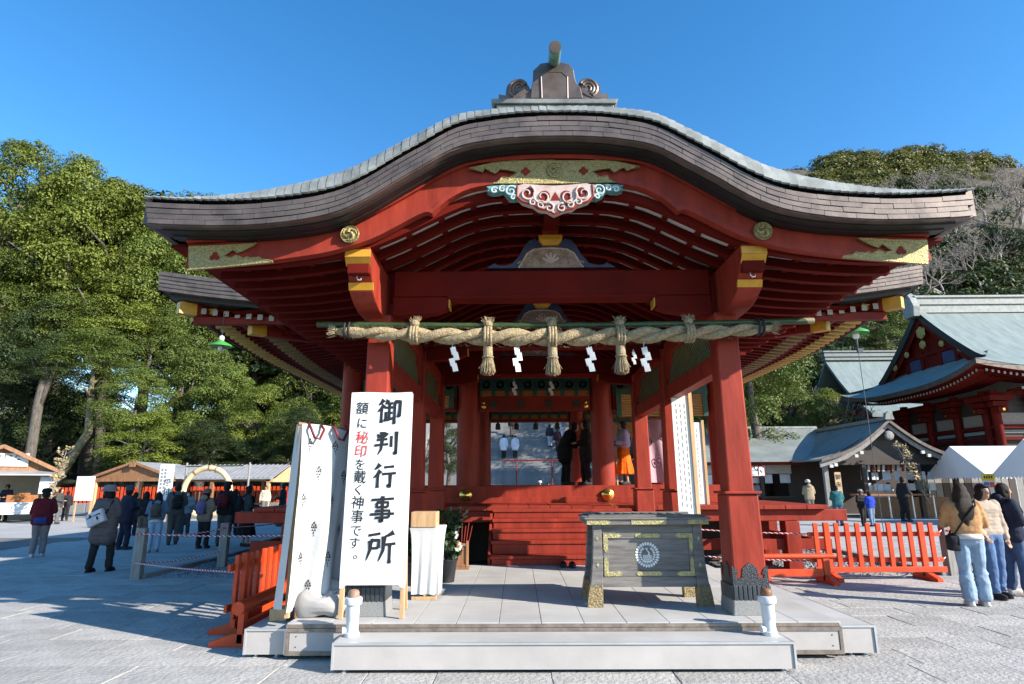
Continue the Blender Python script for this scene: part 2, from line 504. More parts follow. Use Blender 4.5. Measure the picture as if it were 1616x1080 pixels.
# ---------------------------------------------------------------- bargeboards
for s in (-1, 1):
    xs = [s * x for x in (lin(0.0, 1.2, 16) + lin(1.2001, 1.3, 3) + lin(1.36, 3.56, 26))]
    m_ = MB()
    strip(m_, xs, lambda x: redtop(x) - .085, blow, 5.47, 5.55)
    bb = pb(m_, 'bargeboard', RED)
    m_ = MB()
    strip(m_, xs, redtop, lambda x: redtop(x) - .092, 5.425, 5.56)
    pb(m_, 'barge_trim', RED, bb)
    m_ = MB()
    strip(m_, xs, lambda x: blow(x) + .052, lambda x: blow(x) - .003, 5.452, 5.552)
    pb(m_, 'barge_moulding', RED, bb)
    # gilt end plate
    Z2 = lambda p: [tr(a, b, 5.46, 220, 280, 3.8575) for a, b in p]
    out = Z2([(306, 425), (500, 418), (715, 405), (700, 418), (640, 450), (600, 465), (575, 445), (540, 470), (520, 486), (560, 495), (600, 480), (640, 500), (660, 490), (680, 497), (735, 490), (752, 503), (812, 512), (815, 522), (306, 570)])
    out = [(-s * a, b) for a, b in out]
    m_ = MB().prism(out, 'y', 5.438, 5.466)
    m_.tube([(p[0], 5.437, p[1]) for p in out[2:-1]], .006, 5)
    gp = pb(m_, 'gilt_end_plate', GOLD, bb)
    m_ = MB()
    for dx, dz in ((0, .02), (-.022, -.012), (.022, -.012)):
        c_ = Z2([(466, 487)])[0]
        m_.prism([(-s * c_[0] + dx + .026 * math.cos(t * PI / 6), c_[1] + dz + .026 * math.sin(t * PI / 6)) for t in range(12)], 'y', 5.434 - .001 * dx, 5.4375)
    pb(m_, 'plate_inlay', DRED, gp)
    # roundel with three commas
    rx, rz = 1.985 * s, 3.895
    m_ = MB().lathe([(.0, 0), (.088, 0), (.092, .02), (.085, .034), (.076, .026), (0, .026)], 28, (rx, 5.449, rz), mat=Matrix.Rotation(R(90), 4, 'X'))
    for k in range(3):
        a0 = k * 2 * PI / 3
        m_.tube([(rx + .066 * (1 - .74 * t ** 2) * math.cos(a0 + 2.3 * t), 5.420, rz + .066 * (1 - .74 * t ** 2) * math.sin(a0 + 2.3 * t)) for t in lin(0, 1, 10)], [.005 + .019 * t for t in lin(0, 1, 10)], 7)
    smooth_angle(pb(m_, 'gilt_roundel', GOLD, bb), 50)
Z3 = lambda p, y: [tr(a, b, y, 530, 230, 4.0) for a, b in p]
half = Z3([(1392, 102), (1140, 106), (1000, 119), (858, 152), (905, 161), (940, 173), (958, 151), (1020, 183), (1050, 156), (1110, 163), (1160, 177), (1110, 212), (1066, 205), (1050, 229), (1008, 246), (1392, 246)], 5.45)
ax = half[0][0]
half = [(p[0] - ax, p[1]) for p in half]
full = half + [(-p[0], p[1]) for p in reversed(half[1:-1])]
m_ = MB().prism(full, 'y', 5.424, 5.452)
m_.tube([(p[0], 5.423, p[1]) for p in full], .006, 5)
m_.lathe([(0, 0), (.075, 0), (.078, .012), (.07, .016), (.064, .008), (0, .008)], 24, (0, 5.424, half[0][1] - .11), mat=Matrix.Rotation(R(90), 4, 'X'))
for k in range(3):
    a0 = k * 2 * PI / 3
    m_.tube([(.05 * (1 - .7 * t ** 2) * math.cos(a0 + 2.3 * t), 5.412, half[0][1] - .11 + .05 * (1 - .7 * t ** 2) * math.sin(a0 + 2.3 * t)) for t in lin(0, 1, 8)], [.004 + .012 * t for t in lin(0, 1, 8)], 6)
gp = pb(m_, 'gilt_centre_plate', GOLD)
m_ = MB()
for s in (-1, 1):
    c_ = Z3([(1212, 172)], 5.45)[0]; cx = s * (c_[0] - ax)
    for dx, dz in ((0, .024), (-.026, 0), (.026, 0), (0, -.024)):
        m_.prism([(cx + dx + .022 * math.cos(t * PI / 6), c_[1] + dz + .022 * math.sin(t * PI / 6)) for t in range(12)], 'y', 5.420 + .0005 * dx * 40, 5.4235)
pb(m_, 'plate_inlay', DRED, gp)

# ---------------------------------------------------------------- carved pendant
hh = Z3([(1392, 262), (1300, 258), (1200, 250), (1162, 262), (1158, 330), (1190, 362), (1232, 376), (1262, 384), (1290, 406), (1350, 416), (1392, 440)], 5.43)
hh = [(p[0] - ax, p[1]) for p in hh]
m_ = MB().prism(hh + [(-p[0], p[1]) for p in reversed(hh[1:-1])], 'y', 5.40, 5.49, 0)
edge = hh[3:] + [(-p[0], p[1]) for p in reversed(hh[3:-1])]
m_.tube([(p[0], 5.40, p[1]) for p in edge], .011, 6, 1)
pend = pb(m_, 'carved_pendant', [CARVW, RED])
m_ = MB(); m2 = MB()
def spiral(mm, cx, cz, r, a0, turns, y, th, sgn=1, mi=0):
    N = 16
    mm.tube([(cx + sgn * r * (1 - .8 * t) * math.cos(a0 + turns * 2 * PI * t), y, cz + r * (1 - .8 * t) * math.sin(a0 + turns * 2 * PI * t)) for t in lin(0, 1, N)], [th * (1 - .4 * t) for t in lin(0, 1, N)], 5, mi)
for s in (-1, 1):
    for (qx, qz, r, a0, tn) in ((1222, 305, .085, 1.2, -1.3), (1318, 325, .09, 2.6, 1.2), (1480, 352, .0, 0, 1), (1310, 378, .045, .5, 1.2), (1362, 395, .05, 1.9, -1.2), (1258, 360, .04, 1.0, 1.2)):
        if r == 0: continue
        c_ = Z3([(qx, qz)], 5.4)[0]
        m_ = MB(); spiral(m_, s * (c_[0] - ax), c_[1], r, a0, tn, 5.392, .012, s); pb(m_, 'pendant_scroll', CARVW, pend, smooth=True)
        m_ = MB().lathe([(0, 0), (r * .62, 0), (r * .62, .004), (0, .004)], 12, (s * (c_[0] - ax) + .02 * s, 5.401, c_[1] + .012), mat=Matrix.Rotation(R(90), 4, 'X')); pb(m_, 'pendant_hollow', DRED, pend)
    c_ = Z3([(1392, 335)], 5.4)[0]
m2.prism([(-.045, c_[1] - .02), (.045, c_[1] - .02), (.03, c_[1] + .02), (0, c_[1] + .07), (-.03, c_[1] + .02)], 'y', 5.397, 5.401)
pb(m2, 'pendant_hollow', DRED, pend)
for s in (-1, 1):
    cl = Z3([(966, 264), (1010, 258), (1060, 256), (1164, 254), (1170, 320), (1140, 344), (1100, 326), (1070, 292), (1040, 300), (1000, 302), (970, 292), (985, 280)], 5.43)
    cl = [(s * (p[0] - ax), p[1]) for p in cl]
    m_ = MB().prism(cl, 'y', 5.41, 5.50, 0)
    for (qx, qz, r, a0, tn) in ((1120, 285, .06, .6, 1.4), (1065, 272, .035, .9, 1.3), (1015, 280, .035, .4, 1.3), (1135, 325, .03, 0, 1.2)):
        c_ = Z3([(qx, qz)], 5.4)[0]
        spiral(m_, s * (c_[0] - ax), c_[1], r, a0, tn, 5.406, .011, s, 1)
    pb(m_, 'pendant_cloud', [CARVC, CARVL], pend)

# ---------------------------------------------------------------- vault: white ceiling, battens along, curved rafters across
m_ = MB()
xs = lin(-3.43, 3.43, 44)
strip(m_, xs, lambda x: ceil(x) + .03, lambda x: ceil(x), 5.56, 13.0)
pb(m_, 'vault_ceiling', CEIL)
bx = [0.165 + .33 * k for k in range(10)]
for xx in [-b for b in bx] + bx:
    m_ = MB().cbox((xx, 9.26, ceil(xx) - .012), (.062, 7.35, .03), rot=Euler((0, -math.atan((ceil(abs(xx) + .05) - ceil(abs(xx) - .05)) / .1) * (1 if xx > 0 else -1), 0)))
    pb(m_, 'ceiling_batten', DARKRED)
m_ = MB()
strip(m_, lin(-3.42, 3.42, 44), lambda x: ceil(x) - .008, lambda x: ceil(x) - .098, -.04, .04)
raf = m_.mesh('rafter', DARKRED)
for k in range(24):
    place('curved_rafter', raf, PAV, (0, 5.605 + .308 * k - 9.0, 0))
# eave lath above the rafter ends
for s in (-1, 1):
    m_ = MB().box((s * 3.43 - .04, 5.58, 3.70), (s * 3.43 + .04, 9.6, 3.80))
    pb(m_, 'eave_purlin', DARKRED)
    m_ = MB().box((min(s * 3.45, s * 3.82), 5.62, 3.855), (max(s * 3.45, s * 3.82), 9.6, 3.885))
    pb(m_, 'eave_soffit_board', DARKRED)
    # main purlins over the columns, stepping forward to carry the bargeboard
    px_ = 1.935 * s
    m_ = MB().box((px_ - .11, 5.60, 3.56), (px_ + .11, 12.6, 3.85))
    pr = pb(m_, 'purlin', DARKRED, bevel=.01)
    m_ = MB().prism([(5.56, 3.82), (5.56, 3.71), (5.74, 3.50), (5.76, 3.42), (5.90, 3.35), (6.08, 3.31), (6.30, 3.30), (6.55, 3.30), (6.55, 3.82)], 'x', px_ - .12, px_ + .12)
    br = pb(m_, 'bracket_arm', RED, bevel=.012)
    m_ = MB().box((px_ - .123, 5.553, 3.715), (px_ + .123, 5.575, 3.79))
    m_.add([(px_ - .123, 5.556, 3.713), (px_ + .123, 5.556, 3.713), (px_ + .123, 5.62, 3.637), (px_ - .123, 5.62, 3.637)], [(0, 1, 2, 3)])
    pb(m_, 'yellow_tip', GOLDP, br)
    m_ = MB()
    m_.add([(px_ - .123, 5.722, 3.505), (px_ + .123, 5.722, 3.505), (px_ + .123, 5.752, 3.435), (px_ - .123, 5.752, 3.435), (px_ - .123, 5.742, 3.51), (px_ + .123, 5.742, 3.51), (px_ + .123, 5.772, 3.445), (px_ - .123, 5.772, 3.445)], [(0, 1, 2, 3), (4, 5, 6, 7), (0, 1, 5, 4), (3, 2, 6, 7), (0, 3, 7, 4), (1, 2, 6, 5)])
    pb(m_, 'yellow_band', GOLDP, br)
    # white hook under the arm
    m_ = MB().tube([(px_ - .02, 5.66, 3.585), (px_ - .02, 5.655, 3.53), (px_ - .005, 5.65, 3.505), (px_ + .02, 5.65, 3.51), (px_ + .025, 5.65, 3.535)], .007, 6)
    pb(m_, 'hook', ALU, br, smooth=True)

# ---------------------------------------------------------------- columns with sleeves, metal shoes and stone bases
CX, CY = 1.864, (6.42, 8.90, 11.20)
def make_column():
    m_ = MB().frus(1.40, 3.34, .262, .236)
    c = m_.build('column', RED, None, bevel=.016)
    m_ = MB().frus(.56, 1.435, .335, .318)
    sl_ = m_.build('column_sleeve', RED, c, bevel=.02)
    m_ = MB().frus(1.436, 1.462, .368, .368)
    m_.build('sleeve_cap', RED, c, bevel=.006)
    m_ = MB()
    # collar with the cusped upper edge, one plate a side
    w = .345 / 2
    ed = [(-w, .575), (w, .575), (w, .755), (w * .80, .735), (w * .66, .69), (w * .80, .672), (w * .72, .642), (w * .50, .645), (w * .44, .69), (w * .40, .735), (w * .18, .768), (0, .785),
          (-w * .18, .768), (-w * .40, .735), (-w * .44, .69), (-w * .50, .645), (-w * .72, .642), (-w * .80, .672), (-w * .66, .69), (-w * .80, .735), (-w, .755)]
    for k in range(4):
        rt = Matrix.Rotation(k * PI / 2, 4, 'Z')
        q = MB().prism(ed, 'y', -w - .002, -w + .012)
        m_.add([rt @ Vector(v) for v in q.v], q.f)
    m_.build('metal_collar', IRON, c)
    m_ = MB().frus(.45, .575, .35, .345)
    for k in range(4):
        rt = Matrix.Rotation(k * PI / 2, 4, 'Z')
        for j in range(8):
            q = MB().cbox(((j - 3.5) * .0445, -.177, .508), (.036, .02, .135))
            m_.add([rt @ Vector(v) for v in q.v], q.f)
    m_.build('ribbed_shoe', IRONR, c, bevel=.004)
    m_ = MB().frus(.305, .452, .40, .372)
    m_.build('stone_base', STONE, c, bevel=.012)
    return c
c0 = make_column()
first = True
for y in CY:
    for s in (-1, 1):
        c = c0 if first else copy_tree(c0)
        first = False
        c.parent = PAV; c.location = (s * CX, y - 9.0, 0)

# ---------------------------------------------------------------- cross beams, frog-leg struts, side ties and lattice
def strut_shapes(y):
    k = lambda p: [tr(a, b, 6.38, 530, 230, 4.0) for a, b in p]
    L = k([(945, 776), (1000, 745), (1015, 757), (1060, 762), (1110, 748), (1160, 690), (1185, 640), (1215, 602), (1255, 590), (1300, 625), (1350, 625)])
    a0 = L[-1][0]
    L = [(p[0] - a0, p[1]) for p in L]
    o = L + [(-p[0], p[1]) for p in reversed(L[:-1])]
    I = [(p[0] - a0, p[1]) for p in k([(1150, 776), (1180, 730), (1205, 685), (1245, 662), (1300, 655), (1350, 650)])]
    i_ = I + [(-p[0], p[1]) for p in reversed(I[:-1])]
    return o, i_
so_, si_ = strut_shapes(6.38)
for y in CY:
    m_ = MB().box((-1.73, y - .10, 3.545), (1.73, y + .10, 3.835))
    # the slightly thinner soffit moulding
    m_.box((-1.14, y - .115, 3.515), (1.14, y + .115, 3.56))
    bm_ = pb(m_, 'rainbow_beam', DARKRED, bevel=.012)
    for s in (-1, 1):
        o = [(1.74, 3.544), (1.12, 3.544), (1.12, 3.47), (1.15, 3.41), (1.26, 3.37), (1.45, 3.345), (1.74, 3.335)]
        m_ = MB().prism([(s * a, b) for a, b in o], 'y', y - .085, y + .085)
        pb(m_, 'beam_corbel', DARKRED, bm_, bevel=.01)
        m_ = MB().box((s * 1.119 - .006, y - .088, 3.42), (s * 1.119 + .006, y + .088, 3.54))
        pb(m_, 'corbel_tip', GOLDP, bm_)
    m_ = MB().prism(so_, 'y', y - .05, y + .04, 0)
    st = pb(m_, 'frog_leg_strut', BLUP)
    m_ = MB().prism(si_, 'y', y - .062, y - .045, 0)
    m_.tube([(p[0], y - .06, p[1]) for p in si_], .012, 6, 1)
    for s in (-1, 1):
        for (cx, cz, r, a0, t) in ((.10, .09, .05, .5, 1.2), (.23, .06, .06, 2.2, -1.3), (.17, .17, .045, 1.5, 1.3), (.33, .045, .04, .3, 1.2)):
            spiral(m_, s * cx, 3.87 + cz, r, a0, t, y - .066, .011, s, 0)
    for k in range(5):
        t = R(30 + 30 * k)
        m_.tube([(0, y - .066, 3.93), (.10 * math.cos(t), y - .07, 3.93 + .12 * math.sin(t))], [.012, .02], 6, 1)
    pb(m_, 'carved_relief', [CARVP, CARVW], st)
    m_ = MB().frus(4.135, 4.19, .17, .26, .2, .24, 0, y).frus(4.19, 4.245, .26, .26, .24, .24, 0, y)
    pb(m_, 'bearing_block', GOLDP, st)
    m_ = MB().box((-.09, y - .11, 4.246), (.09, y + .11, 4.44))
    pb(m_, 'ridge_block', RED, st)
m_ = MB().box((-.085, 5.56, 4.30), (.085, 12.4, 4.445))
pb(m_, 'ridge_beam', DARKRED)
for s in (-1, 1):
    for y0, y1 in ((6.55, 8.78), (9.02, 11.08)):
        m_ = MB().box((s * CX - .075, y0, 2.72), (s * CX + .075, y1, 2.93))
        pb(m_, 'side_tie_beam', RED, bevel=.01)
        m_ = MB().box((s * CX - .075, y0, 3.36), (s * CX + .075, y1, 3.54))
        pb(m_, 'side_head_beam', RED, bevel=.01)
        m_ = MB().box((s * CX - .012, y0, 2.93), (s * CX + .012, y1, 3.36), 1)
        pz = .075
        L = y1 - y0
        for dr in (-1, 1):
            t = -0.43
            while t < L:
                a0, a1 = max(0, t), min(L, t + .43)
                if a1 - a0 > .03:
                    h0, h1 = (a0 - t), (a1 - t)
                    za, zb = (2.93 + h0, 2.93 + h1) if dr > 0 else (3.36 - h0, 3.36 - h1)
                    m_.beam((s * CX - s * (.02 + .004 * dr), y0 + a0, za), (s * CX - s * (.02 + .004 * dr), y0 + a1, zb), .012, .02, 0, up=(1, 0, 0))
                t += pz
        pb(m_, 'lattice_panel', [LATT, LATTB])
        # curved corbels beside the columns
        o = [(y1, 3.0), (y1, 3.36), (y1 - .36, 3.36), (y1 - .30, 3.25), (y1 - .2, 3.16), (y1 - .1, 3.09), (y1 - .06, 3.0)]
        m_ = MB().prism(o, 'x', s * CX - .07, s * CX + .07)
        pb(m_, 'side_corbel', RED)

# ---------------------------------------------------------------- stage floor, veranda, stairs
for k in range(27):
    x0 = -5.13 + .38 * k
    m_ = MB().box((x0 + .004, 11.2 + rng.uniform(-.004, .004), 1.075), (x0 + .376, 12.92, 1.15 + rng.uniform(-.003, .003)))
    pb(m_, 'veranda_plank', RED, bevel=.006)
for s in (-1, 1):
    for k in range(26):
        y0 = 12.95 + .38 * k
        m_ = MB().box((min(s * 4.25, s * 5.13), y0 + .004, 1.075), (max(s * 4.25, s * 5.13), y0 + .376, 1.15))
        pb(m_, 'veranda_plank', RED)
m_ = MB().box((-5.5, 11.30, .87), (5.5, 11.52, 1.07))
pb(m_, 'veranda_beam', RED, bevel=.012)
for s in (-1, 1):
    m_ = MB().box((s * 5.0 - .1, 11.53, .86), (s * 5.0 + .1, 22, 1.06))
    pb(m_, 'veranda_beam', RED, bevel=.012)
for s in (-1, 1):
    for x, y in ((2.75, 11.41), (4.5, 11.41), (5.0, 13.6), (5.0, 16.0), (5.0, 18.6), (4.15, 11.9)):
        m_ = MB().box((s * x - .13, y - .13, .05), (s * x + .13, y + .13, .865))
        o = pb(m_, 'veranda_post', RED, bevel=.01)
        m_ = MB().box((s * x - .2, y - .2, .0), (s * x + .2, y + .2, .06))
        pb(m_, 'post_stone', STONE, o)
    m_ = MB().box((min(s * 1.6, s * 5.2), 11.36, .38), (max(s * 1.6, s * 5.2), 11.46, .56))
    pb(m_, 'lower_rail', RED)
    m_ = MB().box((s * 5.0 - .05, 11.6, .38), (s * 5.0 + .05, 20, .56))
    pb(m_, 'lower_rail', RED)
m_ = MB().box((-4.2, 12.93, 1.151), (4.2, 13.02, 1.50)).box((-4.2, 13.02, 1.44), (4.2, 20.3, 1.50))
m_.box((-4.3, 12.90, 1.151), (4.3, 12.96, 1.27))
pb(m_, 'stage_floor', RED, bevel=.006)
for s in (-1, 1):
    m_ = MB().box((s * 4.1 - .1, 13.0, 1.15), (s * 4.1 + .1, 20.2, 1.44))
    pb(m_, 'stage_sill', RED)
    q = onY(845 + s * 108, 783, 12.86)
    m_ = MB().lathe([(0, 0), (.125, 0), (.13, .02), (.11, .045), (.085, .05), (.06, .085), (.03, .10), (0, .105)], 24, (1.47 * s, 12.90, 1.315), mat=Matrix.Rotation(R(90), 4, 'X'))
    smooth_angle(pb(m_, 'brass_nail_cover', BRASS), 50)
steps = [(9.90, .31, .452), (10.13, .452, .655), (10.36, .655, .815), (10.59, .815, .965), (10.82, .965, 1.115)]
for i, (y, z0, z1) in enumerate(steps):
    m_ = MB().box((-.80, y, z0 + .001), (1.55, y + .06, z1 - .05)).box((-.82, y - .02, z1 - .049), (1.57, y + .30, z1))
    pb(m_, 'stair_step', RED, bevel=.006)
for s in (-.845, 1.595):
    m_ = MB().prism([(9.98, .31), (11.2, .31), (11.2, 1.07), (10.85, 1.07), (9.98, .42)], 'x', s - .02, s + .02)
    pb(m_, 'stair_stringer', RED)
# solid dark block painted as the shade below the floor
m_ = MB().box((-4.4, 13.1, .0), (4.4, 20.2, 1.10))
pb(m_, 'underfloor_shade', DKWOOD)

# ---------------------------------------------------------------- hall: round columns, painted beams, roof
def hall_col(x, y):
    m_ = MB().lathe([(.245, 1.5), (.245, 4.5)], 24, (x, y, 0))
    o = smooth_angle(pb(m_, 'round_column', RED), 50)
    return o
for y in (13.4, 19.2):
    for x in (-4.05, -1.47, 1.47, 4.05):
        hall_col(x, y)
for x in (-4.05, 4.05): hall_col(x, 16.3)
for (y, zb) in ((13.4, 3.32), (19.2, 3.42)):
    for a, b in ((-3.8, -1.72), (-1.22, 1.22), (1.72, 3.8)):
        m_ = MB().box((a, y - .13, zb + .22), (b, y + .13, zb + .50))
        g = pb(m_, 'painted_beam', GRN)
        m_ = MB()
        nn = max(2, int((b - a) / .3))
        for k in range(nn):
            cx = a + (b - a) * (k + .5) / nn
            m_.lathe([(.085, 0), (.095, .008), (.105, 0)], 16, (cx, y - .131, zb + .36), mat=Matrix.Rotation(R(90), 4, 'X'))
            m_.prism([(cx - .05, zb + .36), (cx, zb + .30), (cx + .05, zb + .36), (cx, zb + .42)], 'y', y - .137, y - .131)
        pb(m_, 'beam_ornament', M('dark_green_paint%d' % int(y * 10 + a), (0.006, 0.06, 0.035), .5), g)
        m_ = MB().box((a, y - .15, zb + .10), (b, y + .15, zb + .219))
        for k in range(nn + 1):
            cx = a + (b - a) * k / nn
            m_.box((max(a, cx - .045), y - .156, zb + .098), (min(b, cx + .045), y - .149, zb + .221), 1)
        pb(m_, 'painted_band', [ORG, GRN])
        m_ = MB().box((a, y - .10, zb - .22 if y < 15 else zb + .0), (b, y + .10, zb + .099))
        pb(m_, 'head_beam', DRED)
        if y < 15:
            for k in range(4):
                cx = a + (b - a) * (k + .5) / 4
                m_ = MB().prism([(cx + .09 * math.cos(t * PI / 3), zb - .07 + .09 * math.sin(t * PI / 3)) for t in range(6)], 'y', y - .125, y - .101)
                pb(m_, 'nail_plate', SOFF)
# gilt fittings at the corners of the middle bay, hanging tassels
for s in (-1, 1):
    m_ = MB().lathe([(0, 0), (.07, 0), (.05, .03), (0, .05)], 10, (1.12 * s, 13.29, 3.2), mat=Matrix.Rotation(R(90), 4, 'X')).lathe([(0, 0), (.045, 0), (.03, .02), (0, .03)], 8, (1.12 * s, 13.28, 3.28), mat=Matrix.Rotation(R(90), 4, 'X'))
    pb(m_, 'gilt_fitting', BRASS)
for x in (-1.0, -.42, .18, .86):
    m_ = MB().lathe([(.02, .0), (.03, -.03), (.07, -.05), (.085, -.22), (.06, -.24), (0, -.24)], 12, (x, 19.05, 3.42))
    pb(m_, 'hanging_tassel', SOFF)
m_ = MB().box((-6.1, 13.56, 4.5), (6.1, 22.2, 4.56))  # ceiling slab added to keep the hall interior dark
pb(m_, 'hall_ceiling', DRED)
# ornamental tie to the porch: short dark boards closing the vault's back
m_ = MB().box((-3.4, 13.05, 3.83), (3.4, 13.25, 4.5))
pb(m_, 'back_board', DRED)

# hall roof: curved hip
HX, HY0, HY1 = 6.62, 9.95, 23.4
def hz(a, t):
    """eave edge height along the side, a = 0 centre .. 1 corner"""
    return 4.86 + .33 * max(0, (a - .35) / .65) ** 2.2
m_ = MB()
def hall_roof(u, v):
    # rings from the eave inwards
    k = v
    hw, y0, y1 = HX * (1 - k * .93), HY0 + 6.2 * k, HY1 - 6.2 * k
    P = [(-hw, y0), (hw, y0), (hw, y1), (-hw, y1)]
    s = (u * 4) % 4
    i = int(min(3, s)); f = s - i
    a, b = P[i], P[(i + 1) % 4]
    x, y = a[0] + (b[0] - a[0]) * f, a[1] + (b[1] - a[1]) * f
    z = hz(abs(f * 2 - 1), 0) * (1 - k) + 4.86 * k + .9 * k + 2.4 * k ** 2
    return (x, y, z)
m_.grid(hall_roof, 64, 10, 0)
hroof = pb(m_, 'hall_roof', COPG)
# front eave edge of the hall: copper plates, visible past both ends of the porch roof
for s in (-1, 1):
    for c in range(5):
        x = 3.3 - .14 * (c % 2)
        while x < HX - .05:
            b = min(x + .28, HX)
            m_ = MB()
            zf = lambda q: hz(abs(q) / HX, 0)
            strip(m_, lin(s * (x + .002), s * (b - .002), 2), lambda q: zf(q) - .066 * c - .004, lambda q: zf(q) - .066 * (c + 1) + .002, HY0 - .012 + .012 * c + rng.uniform(-.003, .003), HY0 + .12)
            pb(m_, 'copper_plate', COPB, hroof)
            x += .28
m_ = MB()
strip(m_, lin(-HX + .02, HX - .02, 40), lambda q: hz(abs(q) / HX, 0) - .02, lambda q: hz(abs(q) / HX, 0) - .33, HY0 + .07, HY0 + .3)
strip(m_, lin(-HX + .12, HX - .12, 40), lambda q: hz(abs(q) / HX, 0) - .33, lambda q: hz(abs(q) / HX, 0) - .40, HY0 + .2, HY0 + .5, 1)
for s in (-1, 1):
    def se(u, v):
        y = HY0 + .05 + (HY1 - HY0 - .1) * u
        a = abs(2 * u - 1)
        return (s * (HX - .02), y, hz(a, 0) - .02 - .32 * v)
    m_.grid(se, 24, 1, 0)
    m_.grid(lambda u, v: (s * (HX - .02 - .45 * v), HY0 + .1 + (HY1 - HY0 - .2) * u, hz(abs(2 * u - 1), 0) - .34 - .03 * v), 24, 1, 1)
pb(m_, 'hall_eave_core', [COPB, SOFF], hroof)
# two tiers of rafters under the hall eaves
def sofz(a): return hz(a, 0) - .40
for s in (-1, 1):
    for tier, (xo, xi, dz) in enumerate(((6.14, 4.9, .0), (5.15, 4.1, -.22))):
        for k in range(46):
            y = HY0 + .62 + tier * .55 + k * .205
            a = abs((y - HY0) / (HY1 - HY0) * 2 - 1)
            z = sofz(a) - .10 + dz
            m_ = MB()
            lo, hi = sorted((s * xo, s * xi))
            m_.add([(s * xo, y - .045, z - .05), (s * xo, y + .045, z - .05), (s * xo, y + .045, z + .05), (s * xo, y - .045, z + .05),
                    (s * xi, y - .045, z + .07), (s * xi, y + .045, z + .07), (s * xi, y + .045, z + .17), (s * xi, y - .045, z + .17)],
                   [(0, 1, 2, 3)], 1)
            m_.f += [(7, 6, 5, 4), (0, 4, 5, 1), (1, 5, 6, 2), (2, 6, 7, 3), (3, 7, 4, 0)]; m_.m += [0] * 5
            f3 = .30 / (xo - xi); xm = s * (xo - .30); dzz = .12 * f3
            m_.add([(s * xo, y - .047, z - .053), (s * xo, y + .047, z - .053), (xm, y + .047, z - .053 + dzz), (xm, y - .047, z - .053 + dzz), (s * xo, y - .047, z + .05), (s * xo, y + .047, z + .05), (xm, y + .047, z + .05 + dzz), (xm, y - .047, z + .05 + dzz)], [(0, 1, 2, 3), (0, 3, 7, 4), (1, 5, 6, 2)], 1)
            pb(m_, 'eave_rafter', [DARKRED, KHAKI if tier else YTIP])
        # boards the rafters carry
        m_ = MB()
        m_.grid(lambda u, v: (s * (xo + .28 + (xi - xo - .3) * v), HY0 + .3 + (HY1 - HY0 - .6) * u, sofz(abs(2 * u - 1)) - .04 + dz + .125 * v), 24, 1)
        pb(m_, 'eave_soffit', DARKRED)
    for k in range(14):
        x = s * (6.0 - .205 * k)
        z = sofz(abs(x) / HX) - .11
        m_ = MB().box((x - .045, HY0 + .45, z - .05), (x + .045, HY0 + 2.0, z + .05))
        m_.box((x - .046, HY0 + .445, z - .051), (x + .046, HY0 + .452, z + .051), 1)
        pb(m_, 'front_rafter', [DRED, WTIP])
    m_ = MB().box((min(s * 3.3, s * 6.2), HY0 + .5, sofz(.9) - .33), (max(s * 3.3, s * 6.2), HY0 + .62, sofz(.9) - .2))
    pb(m_, 'front_eave_rail', DRED)
    for (x0, y0, x1, y1, z) in ((6.34, HY0 + .28, 4.2, HY0 + 2.7, sofz(.97) - .16), (5.25, HY0 + .75, 4.0, HY0 + 2.3, sofz(.85) - .32)):
        a, b = Vector((s * x0, y0, z)), Vector((s * x1, y1, z + .1))
        m_ = MB().beam(a, b, .15, .2)
        cb_ = pb(m_, 'corner_rafter', DRED)
        d = (b - a).normalized()
        m_ = MB().beam(a - d * .01, a + d * .26, .162, .212, 0)
        m_.beam(a - d * .03, a - d * .011, .15, .2, 1)
        pb(m_, 'corner_tip', [GOLDP, YTIP], cb_)
# ================================================================== GROUND
rg = random.Random(21)
m_ = MB()
# one sheet to the horizon, lower where the stones and the gravel bed lie on it
m_.grid(lambda u, v: (-700 + 1400 * u, -60 + 900 * v, -.03), 40, 40)
ground = struct(m_.build('ground', GROUND, None))
stones = []
def stone(x0, x1, y0, y1, z):
    g = .0032
    c = [(x0 + g, y0 + g), (x1 - g, y0 + g), (x1 - g, y1 - g), (x0 + g, y1 - g)]
    ring = []
    for i in range(4):
        a, b = c[i], c[(i + 1) % 4]
        ring.append((a[0] + rg.uniform(-.004, .004), a[1] + rg.uniform(-.004, .004)))
        for t in (.33, .67):
            ring.append((a[0] + (b[0] - a[0]) * t + rg.uniform(-.005, .005), a[1] + (b[1] - a[1]) * t + rg.uniform(-.005, .005)))
    cx, cy = (x0 + x1) / 2, (y0 + y1) / 2
    n = len(ring)
    tx, ty = rg.uniform(-.004, .004), rg.uniform(-.004, .004)
    vs = [(x, y, -.07) for x, y in ring] + [(x, y, z - .0025 + rg.uniform(-.0025, .001)) for x, y in ring]
    vs += [(cx + (x - cx) * (1 - .005 / abs(x1 - x0) * 2), cy + (y - cy) * (1 - .005 / abs(y1 - y0) * 2), z + tx * (x - cx) / (x1 - x0) + ty * (y - cy) / (y1 - y0)) for x, y in ring]
    vs.append((cx, cy, z + rg.uniform(-.001, .002)))
    fs = [(i, (i + 1) % n, (i + 1) % n + n, i + n) for i in range(n)] + [(i + n, (i + 1) % n + n, (i + 1) % n + 2 * n, i + 2 * n) for i in range(n)]
    fs += [(i + 2 * n, (i + 1) % n + 2 * n, 3 * n) for i in range(n)]
    return vs, fs, (cx, cy)
y = 4.35
